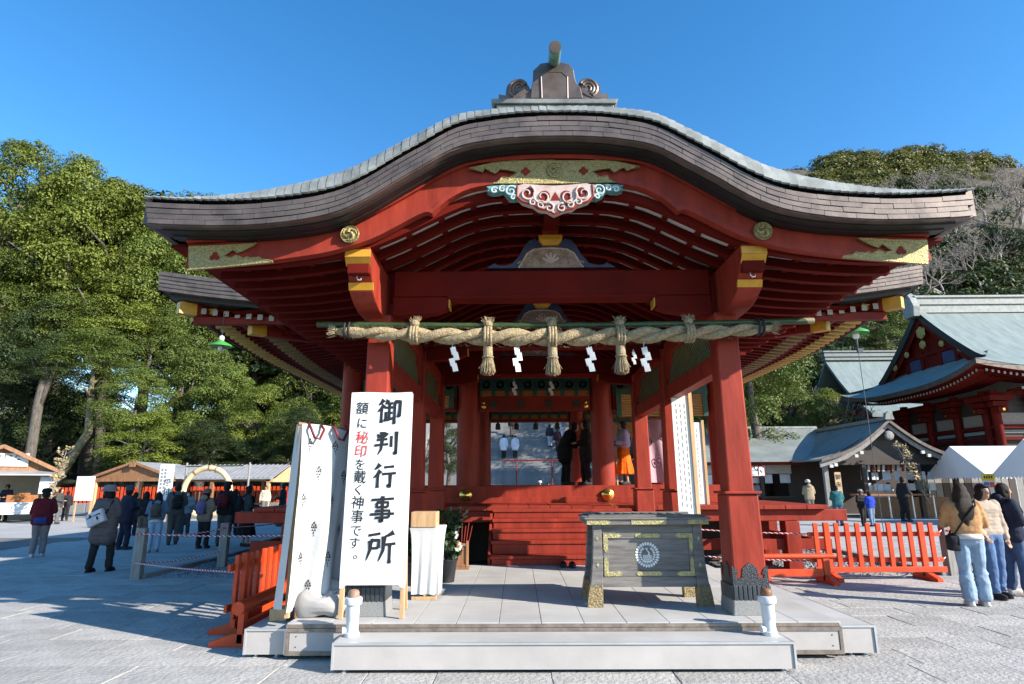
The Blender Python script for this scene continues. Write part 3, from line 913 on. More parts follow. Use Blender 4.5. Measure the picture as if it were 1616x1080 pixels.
while y < 19.5:
    h = rg.uniform(.44, .56)
    x = -13 + rg.uniform(-.5, 0)
    while x < 13:
        w = rg.choice((.55, .7, .85, 1.0, 1.2)) * rg.uniform(.94, 1.06)
        inside = (-6.7 < (x + w / 2) < 6.7 and y > 10.9) or (-2.5 < x and x + w < 2.5 and y > 6.4)
        if not inside:
            # leave out what lies outside the picture
            cx, cy = x + w / 2, y + h / 2
            if abs(cx + .38) < cy * .92 + .8:
                stones.append(stone(x, x + w, y, y + h, rg.uniform(-.003, .002)))
        x += w
    y += h
stones.sort(key=lambda s: (s[2][0] + .38) ** 2 + s[2][1] ** 2)
for vs, fs, c in stones[:300]:
    m_ = MB(); m_.add([(a - c[0], b - c[1], z) for a, b, z in vs], fs)
    m_.build('paving_stone', PAVE, ground, loc=(c[0], c[1], .0))
m_ = MB()
for vs, fs, c in stones[300:]: m_.add(vs, fs)
stuff(m_.build('far_paving', PAVE, ground))
# plain court beyond the laid stones
m_ = MB()
m_.box((-60, 19.6, -.055), (60, 62, -.008))
m_.box((-60, 4, -.055), (-19, 19.6, -.008)).box((19, 4, -.055), (60, 19.6, -.008))
struct(m_.build('court', M('court_gravel', (0.37, 0.362, 0.35), .92, var=.12, scale=.6, bump=.5, bscale=60, detail=10), None))
# gravel bed round the pavilion with its stone kerb
kerb = thing('stone_kerb', 'low stone kerb edging the rubble bed round the pavilion', 'kerb', (-6.8, 11, 0))
for k in range(9):
    for s in (-1, 1):
        m_ = MB().box((s * 6.84 - .08 + 6.8, k * 1.1 - .1, -.06), (s * 6.84 + .08 + 6.8, k * 1.1 + .98, .065 + rg.uniform(-.006, .006)))
        m_.build('kerb_stone', STONE, kerb, bevel=.012)
n = 5200
pts = np.random.default_rng(4)
ico = [(0, 0, 1), (.9, 0, .1), (.28, .85, .1), (-.72, .53, .1), (-.72, -.53, .1), (.28, -.85, .1), (0, 0, -1)]
icf = [(0, 1, 2), (0, 2, 3), (0, 3, 4), (0, 4, 5), (0, 5, 1), (6, 2, 1), (6, 3, 2), (6, 4, 3), (6, 5, 4), (6, 1, 5)]
m_ = MB()
for k in range(n):
    s = -1 if k % 3 else 1
    x = s * pts.uniform(2.8, 6.7); y = 10.95 + pts.uniform(0, 1) ** 1.6 * 8
    r = pts.uniform(.03, .075)
    a = pts.uniform(0, 6.28); ca, sa = math.cos(a) * r, math.sin(a) * r
    sq = pts.uniform(.5, .9)
    m_.add([(x + p[0] * ca - p[1] * sa, y + p[0] * sa + p[1] * ca, -.03 + p[2] * r * sq) for p in ico], icf)
stuff(m_.build('gravel', M('blue_grey_rubble', (.22, .225, .235), .9, var=.4, scale=9), None))
# ================================================================== PLATFORM AND STEPS BEFORE THE PAVILION
rf = random.Random(5)
DK = thing('deck_platform', 'low cream platform with grey tiles carrying the red columns and the offering box', 'platform', (0, 6, 0))
def db(mb, name, mats, parent=None, **k): return mb.build(name, mats, parent or DK, off=(0, 6, 0), **k)
XL, XR, DY0, DY1, DZ = -2.51, 2.545, 5.97, 9.98, .31
m_ = MB().box((XL + .02, DY0 + .03, .05), (XR - .02, DY1, DZ - .03))
db(m_, 'deck_frame', DKTRIM)
nx = 13
tw = (XR - XL) / nx
ys = [DY0, 6.07, 6.98, 7.9, 8.85, DY1]
for i in range(nx):
    for j in range(5):
        m_ = MB().box((XL + tw * i + .0025, ys[j] + .002, DZ - .028), (XL + tw * (i + 1) - .0025, ys[j + 1] - .002, DZ + rf.uniform(-.0012, .0012)))
        db(m_, 'deck_tile', DECKT, bevel=.003)
m_ = MB().box((XL, DY0 - .012, .272), (XR - .02, DY0 + .01, .30))
m_.box((XL, DY0 - .016, .236), (XR, DY0 + .01, .268))
db(m_, 'bronze_strip', DKTRIM)
for a, b in ((XL + .035, -1.02), (-1.016, 1.03), (1.034, XR - .035)):
    m_ = MB().box((a, DY0 - .006, .075), (b, DY0 + .02, .235))
    p = db(m_, 'front_panel', DECKP)
    m_ = MB()
    for x in (a + .06, b - .06, (a + b) / 2):
        for z in (.11, .20):
            m_.lathe([(0, 0), (.006, 0), (.006, .003), (0, .004)], 8, (x, DY0 - .0062, z), mat=Matrix.Rotation(R(90), 4, 'X'))
    stuff(db(m_, 'panel_screws', IRONR, p))
m_ = MB().box((XL, DY0 - .012, .04), (XR, DY0 + .02, .074)).box((XL, DY0 - .012, .075), (XL + .03, DY0 + .02, .235)).box((XR - .03, DY0 - .012, .075), (XR, DY0 + .02, .235))
db(m_, 'bronze_strip', DKTRIM)
def wing(name, label, x0, x1, y0, y1, z1):
    t = thing(name, label, 'step', ((x0 + x1) / 2, y0, 0))
    o = ((x0 + x1) / 2, y0, 0)
    m_ = MB().box((x0 + .012, y0 + .012, .03), (x1 - .012, y1, z1 - .012)); m_.build('panel', DECKP, t, off=o)
    m_ = MB().box((x0 + .006, y0 + .006, z1 - .0118), (x1 - .006, y1, z1 - .002)); m_.build('step_top', DECKT, t, off=o)
    m_ = MB().box((x0, y0, z1 - .018), (x1, y0 + .02, z1)).box((x0, y0, .03), (x0 + .018, y0 + .02, z1 - .0185)).box((x1 - .018, y0, .03), (x1, y0 + .02, z1 - .0185))
    m_.box((x0, y0 + .021, z1 - .016), (x0 + .014, y1, z1 - .0005)).box((x1 - .014, y0 + .021, z1 - .016), (x1, y1, z1 - .0005))
    m_.build('edge_profile', ALU, t, off=o)
    for x in (x0 + .1, x1 - .1):
        for y in (y0 + .06, y1 - .08):
            m_ = MB().lathe([(.028, 0), (.03, .006), (.012, .012), (.012, .032)], 12, (x, y, -.004))
            m_.build('levelling_foot', PVC, t, off=o)
    return t
wing('side_step', 'narrow cream side step left of the platform below the fence', -2.92, -2.53, 6.03, 9.9, .25)
wing('side_step', 'narrow cream side step along the right edge of the platform', 2.565, 2.89, 6.03, 9.9, .265)
wing('front_step', 'long cream step board standing before the platform', -1.965, 1.94, 5.55, 5.94, .24)

# grey pipe stubs with a ball on top
def pipe(x, y, z, label, mi, tilt):
    t = thing('pipe_post', label, 'pipe post', (x, y, z), tilt, 'grey pipe stubs on the front step')
    m_ = MB().lathe([(.066, 0), (.066, .03), (.058, .036), (.055, .05), (.053, .13), (.056, .135), (.058, .245), (.058, .262)], 24)
    smooth_angle(m_.build('pipe', PVC, t), 30)
    m_ = MB().lathe([(.058, .2625), (.076, .266), (.078, .275), (.078, .315), (.074, .322), (.05, .324)], 24)
    smooth_angle(m_.build('pipe_collar', PVC, t), 30)
    m_ = MB().lathe([(.049, .31), (.051, .335), (.050, .362), (.043, .378), (.025, .386), (0, .388)], 20)
    smooth_angle(m_.build('wooden_plug', mi, t), 50)
    m_ = MB().tube([(-.05, -.01, .05), (-.085, -.015, .05)], .03, 12); m_.build('pipe_stub', PVC, t, smooth=False)
PLUG = M('weathered_plug', (.55, .50, .45), .6, var=.5, scale=9, col2=(.30, .13, .05))
pipe(-1.865, 5.80, .239, 'grey plastic pipe stub with pale stained plug at the left of the front step', PLUG, .2)
pipe(1.83, 5.80, .239, 'grey plastic pipe stub with brown plug at the right of the front step', RUST, .1)

# ---------------------------------------------------------------- offering box
OB = thing('offering_box', 'weathered wooden offering box with brass plates and a white crane crest', 'offering box', (.97, 6.95, DZ))
def ob(mb, name, mats, parent=None, **k): return mb.build(name, mats, parent or OB, off=(.97, 6.95, DZ), **k)
m_ = MB().box((.455, 6.69, .50), (1.505, 7.24, 1.05))
m_.box((.455, 6.672, .50), (1.505, 6.69, .60)).box((.455, 6.672, 1.035), (1.505, 6.69, 1.12)).box((.455, 6.69, 1.05), (1.505, 7.24, 1.12))
body_ = ob(m_, 'box_body', WOODX, bevel=.004)
m_ = MB().box((.505, 6.674, .602), (.56, 6.688, 1.034)).box((1.40, 6.674, .602), (1.455, 6.688, 1.034)).box((.56, 6.674, .602), (1.40, 6.688, .655)).box((.56, 6.674, .98), (1.40, 6.688, 1.034))
ob(m_, 'panel_frame', WOODX, body_, bevel=.003)
m_ = MB()
y = 6.668
for (x, z, sx, sz) in ((.51, .607, 1, 1), (1.45, .607, -1, 1), (.51, 1.03, 1, -1), (1.45, 1.03, -1, -1)):
    m_.box((min(x, x + sx * .16), y, min(z, z + sz * .045)), (max(x, x + sx * .16), y + .0055, max(z, z + sz * .045)))
    m_.box((min(x, x + sx * .045), y - .0006, min(z + sz * .046, z + sz * .16)), (max(x, x + sx * .045), y + .0055, max(z + sz * .046, z + sz * .16)))
    m_.prism([(x + sx * .16, z), (x + sx * .19, z + sz * .022), (x + sx * .16, z + sz * .045)], 'y', y + .0002, y + .005)
    m_.prism([(x, z + sz * .16), (x + sx * .022, z + sz * .19), (x + sx * .045, z + sz * .16)], 'y', y + .0002, y + .005)
for z in (.612, .987):
    m_.prism([(.86, z), (.84, z + .02), (.86, z + .04), (1.09, z + .04), (1.11, z + .02), (1.09, z)], 'y', y, y + .0055)
GOLDB = M('pale_brass_plate', (.42, .365, .18), .45, .55, var=.3, scale=40, bump=.5, bscale=80)
stuff(ob(m_, 'brass_corner_plates', GOLDB, body_))
for sx, sy in ((-1, -1), (1, -1), (-1, 1), (1, 1)):
    f = lambda x: .97 + sx * x
    o = [(f(.565), 1.12), (f(.48), 1.12), (f(.475), .70), (f(.483), .56), (f(.49), .311), (f(.645), .311), (f(.63), .42), (f(.605), .56), (f(.583), .75), (f(.572), .95)]
    ya, yb = (6.645, 6.745) if sy < 0 else (7.185, 7.285)
    m_ = MB().prism(o, 'y', ya, yb)
    lg = ob(m_, 'leg', WOODX, bevel=.006)
    o2 = [(f(.4865), .3112), (f(.649), .3112), (f(.634), .42), (f(.614), .53), (f(.585), .50), (f(.55), .54), (f(.52), .50), (f(.482), .54)]
    m_ = MB().prism(o2, 'y', ya - .003, yb + .003)
    ob(m_, 'gilt_shoe', TARN, lg)
    if sy < 0:
        for z in (.98, .72):
            xx = f(.53)
            m_ = MB().prism([(xx - .016, z), (xx, z - .024), (xx + .016, z), (xx, z + .024)], 'y', 6.64, 6.646)
            ob(m_, 'rivet_plate', GOLDB, lg)
m_ = MB().box((.33, 6.60, 1.121), (1.61, 7.33, 1.19))
m_.box((.31, 6.58, 1.175), (1.63, 7.35, 1.195))
lid = ob(m_, 'box_lid', WOODX, bevel=.005)
m_ = MB()
for k in range(11):
    m_.box((.42 + k * .1, 6.7, 1.196), (.46 + k * .1, 7.25, 1.215))
m_.box((.36, 6.63, 1.196), (1.58, 6.69, 1.222)).box((.36, 7.26, 1.196), (1.58, 7.31, 1.222))
ob(m_, 'lid_grating', WOODX, lid)
for a, b in ((.335, .56), (.80, 1.155), (1.40, 1.605)):
    m_ = MB().prism([(a, 1.125), (a - .0, 1.172), (b, 1.172), (b + .022, 1.15), (b, 1.125)] if a < 1.3 else [(a, 1.125), (a - .022, 1.15), (a, 1.172), (b, 1.172), (b, 1.125)], 'y', 6.594, 6.601)
    ob(m_, 'brass_plate', GOLDB, lid)
# crane crest: a ring of feathers round a standing crane
CRW = M('white_crest_paint', (.72, .72, .70), .7, var=.08)
m_ = MB()
cx, cz, y = .966, .815, 6.686
def petal(a, r0, r1, w):
    ca, sa = math.cos(a), math.sin(a)
    P = []
    for t, ww in ((0, .55), (.5, 1.0), (.85, .8), (1, 0), (.85, -.8), (.5, -1), (0, -.55)):
        r = r0 + (r1 - r0) * t
        P.append((cx + ca * r - sa * w * ww, cz + sa * r + ca * w * ww))
    m_.prism(P, 'y', y, y + .005)
for k in range(26):
    a = R(-90) + 2 * PI * (k + .5) / 26
    petal(a, .094, .128, .0115)
for k in range(17):
    a = R(-62) + R(304) * (k + .5) / 17 if False else R(118) + R(304) * (k + .5) / 17
    petal(a, .062, .088, .0095)
for r_ in range(4):
    for k in range(5 - (r_ > 1)):
        xx = cx + (k - 2 + .5 * (r_ > 1)) * .019; zz = cz - .012 - r_ * .017
        m_.prism([(xx - .008, zz - .007), (xx + .008, zz - .007), (xx + .008, zz + .004), (xx, zz + .009), (xx - .008, zz + .004)], 'y', y + .0002 * r_, y + .005)
m_.tube([(cx + .012, y + .002, cz - .01), (cx + .02, y + .002, cz + .018), (cx + .008, y + .002, cz + .036), (cx - .006, y + .002, cz + .05), (cx + .002, y + .002, cz + .064), (cx - .004, y + .002, cz + .066), (cx - .024, y + .002, cz + .052)], [.012, .009, .0065, .006, .008, .006, .0015], 6)
stuff(ob(m_, 'crane_crest', CRW, body_))

# ---------------------------------------------------------------- sign board with brush lettering
SG = thing('sign_board', 'tall white sign board with large black brush characters leaning before the left column', 'sign', (-1.78, 6.15, DZ))
SGt = R(2.0)
rt = Matrix.Rotation(-SGt, 4, 'X')
def sgb(mb, name, mats, parent=None, tilt=True, **k):
    if tilt: mb.v = [tuple(rt @ Vector(v)) for v in mb.v]
    return mb.build(name, mats, parent or SG, **k)
W2, ZB, ZT = .313, .30, 2.163
m_ = MB().grid(lambda u, v: (-W2 + 2 * W2 * u, -.022 - .002 * math.sin(9 * u + 3 * v), ZB + (ZT - ZB) * v + (.004 * math.sin(7 * u) if v > .99 else 0)), 12, 30)
m_.box((-W2 + .002, -.018, ZB + .004), (W2 - .002, .018, ZT - .006))
m_.box((-W2 - .002, -.0225, ZB + .01), (-W2 + .001, .02, ZT - .01)).box((W2 - .001, -.0225, ZB + .01), (W2 + .002, .02, ZT - .01))
m_.prism([(-W2, ZB - .03), (-W2 + .03, ZB - .028), (-W2 + .07, ZB + .01), (W2 - .07, ZB + .01), (W2 - .03, ZB - .03), (W2, ZB - .028), (W2, ZB + .02), (-W2, ZB + .02)], 'y', -.024, -.018)
face = sgb(m_, 'sign_face', SIGNW)
for s in (-1, 1):
    m_ = MB().box((s * .29 - .022, -.016, .0), (s * .29 + .022, .016, ZT - .02))
    sgb(m_, 'leg', PINE, bevel=.002)
    m_ = MB().beam((s * .25, .095, 1.8), (s * .25, .42, .012), .035, .03)
    sgb(m_, 'rear_leg', PINE, tilt=False)
STROKES = {
 '御': ([((30, 97), (20, 84), (9, 74)), 1], [((32, 76), (20, 60), (5, 47)), 1], [((22, 60), (22, 30), (22, 3)), 0], [((48, 96), (43, 86), (36, 77)), 1], [((44, 82), (66, 83)), 0],
        [((33, 64), (69, 66)), 0], [((54, 82), (53, 50), (53, 20)), 0], [((53, 43), (66, 44)), 0], [((40, 48), (40, 17)), 0], [((31, 13), (50, 15), (70, 23)), 0],
        [((75, 88), (97, 90), (96, 60), (94, 33), (84, 28)), 2], [((75, 89), (75, 50), (74, -2)), 0]),
 '判': ([((13, 88), (18, 80), (24, 71)), 3], [((53, 93), (48, 82), (41, 72)), 1], [((12, 63), (56, 67)), 0], [((3, 41), (60, 46)), 0], [((34, 97), (34, 55), (31, 25), (18, 2)), 1],
        [((72, 80), (72, 34)), 0], [((93, 98), (93, 40), (92, 8), (80, 13)), 2]),
 '行': ([((30, 98), (20, 86), (7, 75)), 1], [((33, 72), (20, 54), (3, 41)), 1], [((22, 55), (22, 25), (22, 0)), 0], [((47, 85), (90, 89)), 0], [((40, 57), (99, 61)), 0], [((75, 58), (75, 25), (74, 6), (59, 13)), 2]),
 '事': ([((5, 85), (95, 90)), 0], [((27, 74), (28, 55)), 0], [((27, 75), (73, 76), (70, 58)), 0], [((28, 57), (71, 58)), 0], [((22, 43), (79, 45), (76, 18)), 0], [((2, 30), (98, 33)), 0], [((22, 17), (77, 19)), 0], [((50, 100), (50, 50), (50, 4), (36, 10)), 2]),
 '所': ([((7, 87), (47, 93)), 0], [((15, 70), (14, 40), (2, 6)), 1], [((15, 71), (43, 72), (42, 46)), 0], [((15, 46), (42, 47)), 0], [((92, 97), (76, 88), (58, 82)), 1], [((60, 84), (58, 40), (43, 3)), 1], [((60, 57), (99, 61)), 0], [((80, 58), (80, 30), (80, -2)), 0]),
}
def brush(mb, pts, kind, ox, oz, sc_, y, w):
    # resample, then a ribbon whose width follows the brush
    P = [Vector((ox + p[0] * sc_ / 100, oz + p[1] * sc_ / 100)) for p in pts]
    Q = []
    for a, b in zip(P[:-1], P[1:]):
        for k in range(6): Q.append(a + (b - a) * k / 6)
    Q.append(P[-1])
    n = len(Q)
    vs, fs = [], []
    horiz = abs(P[-1].x - P[0].x) > 2 * abs(P[-1].y - P[0].y) and kind == 0
    for i, q in enumerate(Q):
        t = i / (n - 1)
        d = (Q[min(i + 1, n - 1)] - Q[max(i - 1, 0)]).normalized()
        nn = Vector((-d.y, d.x))
        if kind == 1: k = 1.15 * (1 - t) ** .55 + .08 + .25 * math.exp(-((t - .05) / .08) ** 2)
        elif kind == 2: k = (1.1 - .25 * math.sin(PI * min(1, t * 1.3))) * (1 if t < .86 else max(.06, (1 - t) / .14))
        elif kind == 3: k = .35 + 1.0 * t if t < .8 else 1.15 * max(.3, (1 - t) / .2)
        else:
            k = .80 + .34 * math.exp(-(t / .12) ** 2) + .36 * math.exp(-((1 - t) / .13) ** 2)
            if horiz: k *= .82
            if t > .985 or t < .015: k *= .72
        vs += [(q.x - nn.x * w * k / 2, y, q.y - nn.y * w * k / 2), (q.x + nn.x * w * k / 2, y, q.y + nn.y * w * k / 2)]
    fs = [(2 * i, 2 * i + 2, 2 * i + 3, 2 * i + 1) for i in range(n - 1)]
    mb.add(vs, fs)
Ypx = lambda py: (onY(600, py, 6.12).z - DZ)
def char_strokes(ch, xc, zc, size, w, y=-.0262):
    m_ = MB()
    for i, (pts, kind) in enumerate(STROKES[ch]):
        brush(m_, pts, kind, xc - size / 2, zc - size / 2, size, y - .00025 * i, w)
    return m_
for ch, py, px, s_ in (('御', 648, 611, .255), ('判', 699, 607, .245), ('行', 751, 605, .235), ('事', 804, 602, .25), ('所', 864, 600, .29)):
    zc = Ypx(py); xc = onY(px, py, 6.12).x + 1.78
    sgb(char_strokes(ch, xc, zc, s_, .036), 'lettering', INK, face)
_fc = {}
def glyph(ch, size, mat, name, parent, loc, rot, bold=.0):
    key = (ch, bold)
    cu = bpy.data.curves.new('glyph', 'FONT')
    cu.body = ch; cu.size = size; cu.align_x = 'CENTER'; cu.align_y = 'CENTER'; cu.offset = bold
    tmp = bpy.data.objects.new('glyph_tmp', cu); COL.objects.link(tmp)
    bpy.context.view_layer.update()
    me = bpy.data.meshes.new_from_object(tmp.evaluated_get(bpy.context.evaluated_depsgraph_get()))
    bpy.data.objects.remove(tmp); bpy.data.curves.remove(cu)
    me.materials.clear(); me.materials.append(mat)
    return place(name, me, parent, loc, rot)
small = [('額', 644, 569, 0), ('に', 668, 569, 0), ('秘', 691, 569, 1), ('印', 713, 567, 1), ('を', 734, 566, 0), ('戴', 754, 566, 0), ('く', 774, 564, 0), ('神', 795, 563, 0), ('事', 817, 562, 0), ('で', 839, 560, 0), ('す', 859, 558, 0), ('。', 876, 566, 0)]
for ch, py, px, rd in small:
    z = Ypx(py); xc = onY(px, py, 6.12).x + 1.78
    v = rt @ Vector((xc, -.0265, z))
    big = .135 if ch in '額秘印戴神事' else .12
    glyph(ch, big, REDINK if rd else INK, 'lettering', face, v, (R(90) - SGt, R(4), 0), bold=.0004)

# ---------------------------------------------------------------- cloth screen, its sandbag and blocks
SCR = thing('cloth_screen', 'white cloth screen printed with black sprigs and tied with red ribbons behind the sign', 'screen', (-2.45, 6.75, DZ))
SA, SB = Vector((-2.56, 6.10)), Vector((-2.02, 6.62))
def scp(u, z):      # point on the screen plane
    p = SA + (SB - SA) * u
    return Vector((p.x + 2.45, p.y - 6.75, z - DZ))
nrm = Vector((SB.y - SA.y, -(SB.x - SA.x), 0)).normalized()
def cloth(u, v):
    z = 2.14 - .06 * u - 1.74 * v + .02 * math.sin(5 * u)
    fold = (.075 * math.sin(u * 14 + 2.6 * v + .8 * math.sin(5 * v)) + .025 * math.sin(u * 29 + 5 * v) + .02 * math.sin(9 * v + 6 * u)) * (v ** .6)
    fold += .03 * math.sin(3 * v + 5 * u) * v
    p = scp(u * 1.0 - .10 * v * (1 - u), z)
    return p + nrm * (.03 + fold + .05 * v)
m_ = MB().grid(cloth, 70, 40)
cl = m_.build('printed_cloth', LINEN, SCR, smooth=True)
m_ = MB().grid(lambda u, v: scp(-.012 - .10 * v - .05 * u * (.2 + .8 * v), 2.14 - 1.72 * v) + nrm * (-.08 * u + .03 + .05 * v * (1 - u) + .02 * math.sin(5 * v + 4 * u)), 6, 24)
m_.build('side_cloth', LINEN, SCR, smooth=True)
m_ = MB()
rs = random.Random(3)
for (u, v) in [(.12 + .36 * i + (.18 if j % 2 else 0), .12 + .155 * j) for j in range(6) for i in range(3)]:
    if u > .97: continue
    c = cloth(u, v); e = .004
    du = (cloth(u + e, v) - c).normalized(); dv = (c - cloth(u, v + e)).normalized()
    nn = du.cross(dv).normalized()
    if nn.dot(nrm) < 0: nn = -nn
    for (a, b, r, el) in ((0, .055, .014, 1.3), (-.018, .035, .013, 1.1), (.018, .035, .013, 1.1), (-.024, .012, .014, 1), (.024, .014, .014, 1), (0, .015, .011, 1.4), (-.013, -.014, .012, 1), (.014, -.014, .012, 1), (0, -.04, .009, 1.8), (.004, -.065, .007, 1.5)):
        ring = []
        for k in range(7):
            t = 2 * PI * k / 7
            q = du * (a + r * math.cos(t) * .8) + dv * (b + r * el * math.sin(t) * .8)
            ring.append(c + q + nn * .006)
        m_.add(ring, [tuple(range(7))])
stuff(m_.build('printed_sprigs', M('faded_black_print', (.05, .05, .052), .8), SCR))
m_ = MB().tube([scp(-.04, 2.145), scp(1.04, 2.085)], .018, 10)
m_.build('top_bar', CEDAR, SCR)
for u in (0.0, 1.0):
    m_ = MB().beam(scp(u, 2.12), scp(u, .33), .04, .04, up=(1, 0, 0)); m_.build('frame_post', PINE, SCR)
RIB = M('dark_red_ribbon', (.16, .012, .022), .6, var=.3)
for u, L in ((.10, .17), (.45, .17), (.78, 1.45)):
    m_ = MB()
    if L < 1:
        m_.tube([scp(u, 2.16), scp(u - .02, 2.10) + nrm * .10, scp(u + .03, 2.0) + nrm * .12, scp(u + .10, 1.99) + nrm * .12, scp(u + .17, 2.09) + nrm * .10, scp(u + .16, 2.14) + nrm * .04], .014, 8)
    else:
        m_.tube([scp(u, 2.15), scp(u + .01, 2.0) + nrm * .09, scp(u + .02, 1.6) + nrm * .13, scp(u, 1.2) + nrm * .15, scp(u + .06, .8) + nrm * .16, scp(u + .05, .55) + nrm * .18, scp(u + .02, .38) + nrm * .2], [.012, .014, .016, .017, .018, .02, .024], 8)
    m_.build('red_ribbon', RIB, SCR, smooth=True)
SBM = M('dirty_canvas', (.36, .345, .335), .9, var=.12, scale=5, bump=.12, bscale=60)
def blob(fn, nu=28, nv=18):
    m_ = MB(); m_.grid(fn, nu * 2, nv * 2); return m_
def sand(u, v):
    a, b = 2 * PI * u, PI * (v - .5)
    cb, sb_ = math.cos(b), math.sin(b)
    w = 1 + .06 * math.sin(3 * a + 1) * cb + .04 * math.sin(5 * a + 3 * v)
    crease = .010 * math.sin(9 * a + 3 * math.sin(3 * b)) * cb * max(0, sb_ + .3) + .004 * math.sin(13 * b + 2 * a)
    x, y = .29 * math.copysign(abs(math.cos(a)) ** .8, math.cos(a)) * cb ** .7 * w, .19 * math.copysign(abs(math.sin(a)) ** .8, math.sin(a)) * cb ** .7 * w
    z = (.15 + .05 * math.sin(2 * a + .5) + .03 * math.sin(5 * a)) * sb_ + crease
    return (x, y, max(z, -.10) + .10)
bg = blob(sand)
for k in range(9):
    a = k * .7
    bg.tube([(.13 + .07 * math.cos(a), .05 * math.sin(a), .19), (.20 + .018 * math.cos(a), .018 * math.sin(a), .265), (.25 + .06 * math.cos(a), .06 * math.sin(a), .325)], [.035, .016, .012], 6)
for k in range(7):
    a = -2.6 + k * .85
    bg.tube([(.20 + .02 * math.cos(a), .02 * math.sin(a), .25), (.10 + .10 * math.cos(a), .08 * math.sin(a), .205), (.02 + .2 * math.cos(a), .14 * math.sin(a), .16)], [.012, .018, .008], 6)
o = bg.build('sandbag', SBM, None, smooth=True, loc=(-2.28, 6.33, DZ + .003))
tag(o, 'dirty white sandbag weighing down the foot of the cloth screen', 'sandbag')
for (x, y, sx, sy, sz, z, l, nm) in ((-2.74, 6.45, .17, .2, .11, .25, 'larger pale wooden block on the left side step under the cloth screen', 0), (-2.44, 6.25, .16, .14, .09, .31, 'smaller wooden block at the platform corner beneath the cloth screen', 1)):
    m_ = MB().cbox((0, 0, sz / 2 + .001), (sx, sy, sz))
    tag(m_.build('wooden_block', PINE if nm == 0 else CEDAR, None, loc=(x, y, z), bevel=.004), l, 'block')

# ---------------------------------------------------------------- small table with cloth, box, buckets, stick holder, shoes
TB = thing('cloth_table', 'narrow stand draped in white cloth between sign and bucket', 'table', (-1.41, 7.25, DZ))
def drape(u, v):
    # rectangle walked round
    s = u * 4; i = int(s) % 4; f = s - int(s)
    w, d = .165, .20
    C = [(-w, -d), (w, -d), (w, d), (-w, d)]
    a, b = C[i], C[(i + 1) % 4]
    x, y = a[0] + (b[0] - a[0]) * f, a[1] + (b[1] - a[1]) * f
    k = (1 + .10 * math.exp(-v * 9) - .20 * v * (1 - .35 * v)) + .045 * math.sin(u * 2 * PI * 11 + 2 * v) * v
    return (x * k, y * k, .76 - .70 * v)
m_ = MB().grid(drape, 96, 20).box((-.176, -.21, .755), (.176, .21, .768))
m_.build('white_tablecloth', WHITE, TB, smooth=False)
for y in (-.14, .22):
    m_ = MB().box((-.15, y - .03, .001), (.12, y + .03, .035)).box((-.02, y - .02, .036), (.02, y + .02, .7))
    m_.build('wooden_foot', PINE, TB, bevel=.002)
m_ = MB().box((-.14, -.13, 0), (.14, .13, .163)).box((.145 - .03, -.1318, .005), (.143, .1318, .16))
tag(m_.build('wooden_box', PINE, None, loc=(-1.44, 7.15, DZ + .769), bevel=.003), 'small plain wooden box lying on the white draped stand', 'box')
LEAFD = M('dark_sakaki_leaf', (.022, .05, .014), .4, var=.5, scale=20)
def leaves(m_, base, n, spread, h, size, r_, droop=.0, mi=0):
    for k in range(n):
        t = r_.uniform(.25, 1)
        a = r_.uniform(0, 2 * PI)
        p = Vector(base) + Vector((math.cos(a) * spread * t * r_.uniform(.3, 1), math.sin(a) * spread * t * r_.uniform(.3, 1), h * t - droop * t * t))
        d = Vector((r_.uniform(-1, 1), r_.uniform(-1, 1), r_.uniform(-.4, .8))).normalized()
        sd = d.orthogonal().normalized() * size * .32
        d = d * size
        m_.add([p, p + d * .5 + sd, p + d, p + d * .5 - sd], [(0, 1, 2, 3)], mi)
def bucket(x, y, label, h, seed, paper):
    t = thing('plant_bucket', label, 'plant bucket', (x, y, DZ))
    m_ = MB().lathe([(.11, 0), (.145, .26), (.155, .265), (.155, .285), (.14, .28), (.13, .24), (0, .24)], 24)
    smooth_angle(m_.build('bucket', BLKPL, t), 40)
    r_ = random.Random(seed)
    m_ = MB()
    for k in range(7):
        a = r_.uniform(0, 6.28)
        m_.tube([(0, 0, .24), (.06 * math.cos(a), .06 * math.sin(a), h * .5), (.2 * math.cos(a), .2 * math.sin(a), h * r_.uniform(.7, 1))], [.008, .006, .003], 5)
    m_.build('stems', DKWOOD, t)
    m_ = MB(); leaves(m_, (0, 0, .25), 420, .26, h - .25, .085, r_)
    if True: leaves(m_, (.12, -.1, .3), 60, .14, .1, .08, r_)
    stuff(m_.build('leaves', LEAFD, t))
    if paper:
        m_ = MB()
        for q in range(2):
            for k in range(3):
                m_.cbox((.14 + .05 * q + .014 * (k % 2), -.14, .62 - .03 * k - .14 * q), (.03, .003, .034), rot=Euler((0, .3, .4 * q)))
        leaves(m_, (.13, -.14, .28), 8, .06, .08, .04, r_)
        m_.build('white_paper', PAPER, t)
bucket(-1.33, 8.35, 'black bucket of dark evergreen branches with white paper right of the draped stand', .88, 3, True)
bucket(-1.72, 8.1, 'black bucket of dark branches half hidden behind the sign', .7, 8, False)
t = thing('stick_holder', 'small wooden holder with red sticks at the foot of the stairs', 'stick holder', (-1.22, 9.55, DZ))
m_ = MB().box((-.105, -.09, .001), (.105, .09, .035)).box((-.085, -.07, .036), (-.055, .07, .40)).box((.055, -.07, .036), (.085, .07, .40)).box((-.054, -.05, .04), (.054, -.03, .36)).box((-.054, .03, .04), (.054, .05, .36)).box((-.054, -.065, .33), (.054, -.051, .37)).box((-.054, -.065, .036), (.054, -.051, .07))
m_.build('holder', CEDAR, t, bevel=.003)
for k in range(4):
    m_ = MB().tube([(-.03 + .018 * k, 0, .08), (-.01 + .05 * k, .0, .66 - .04 * (k % 2))], .007, 6)
    m_.build('red_stick', RED, t)
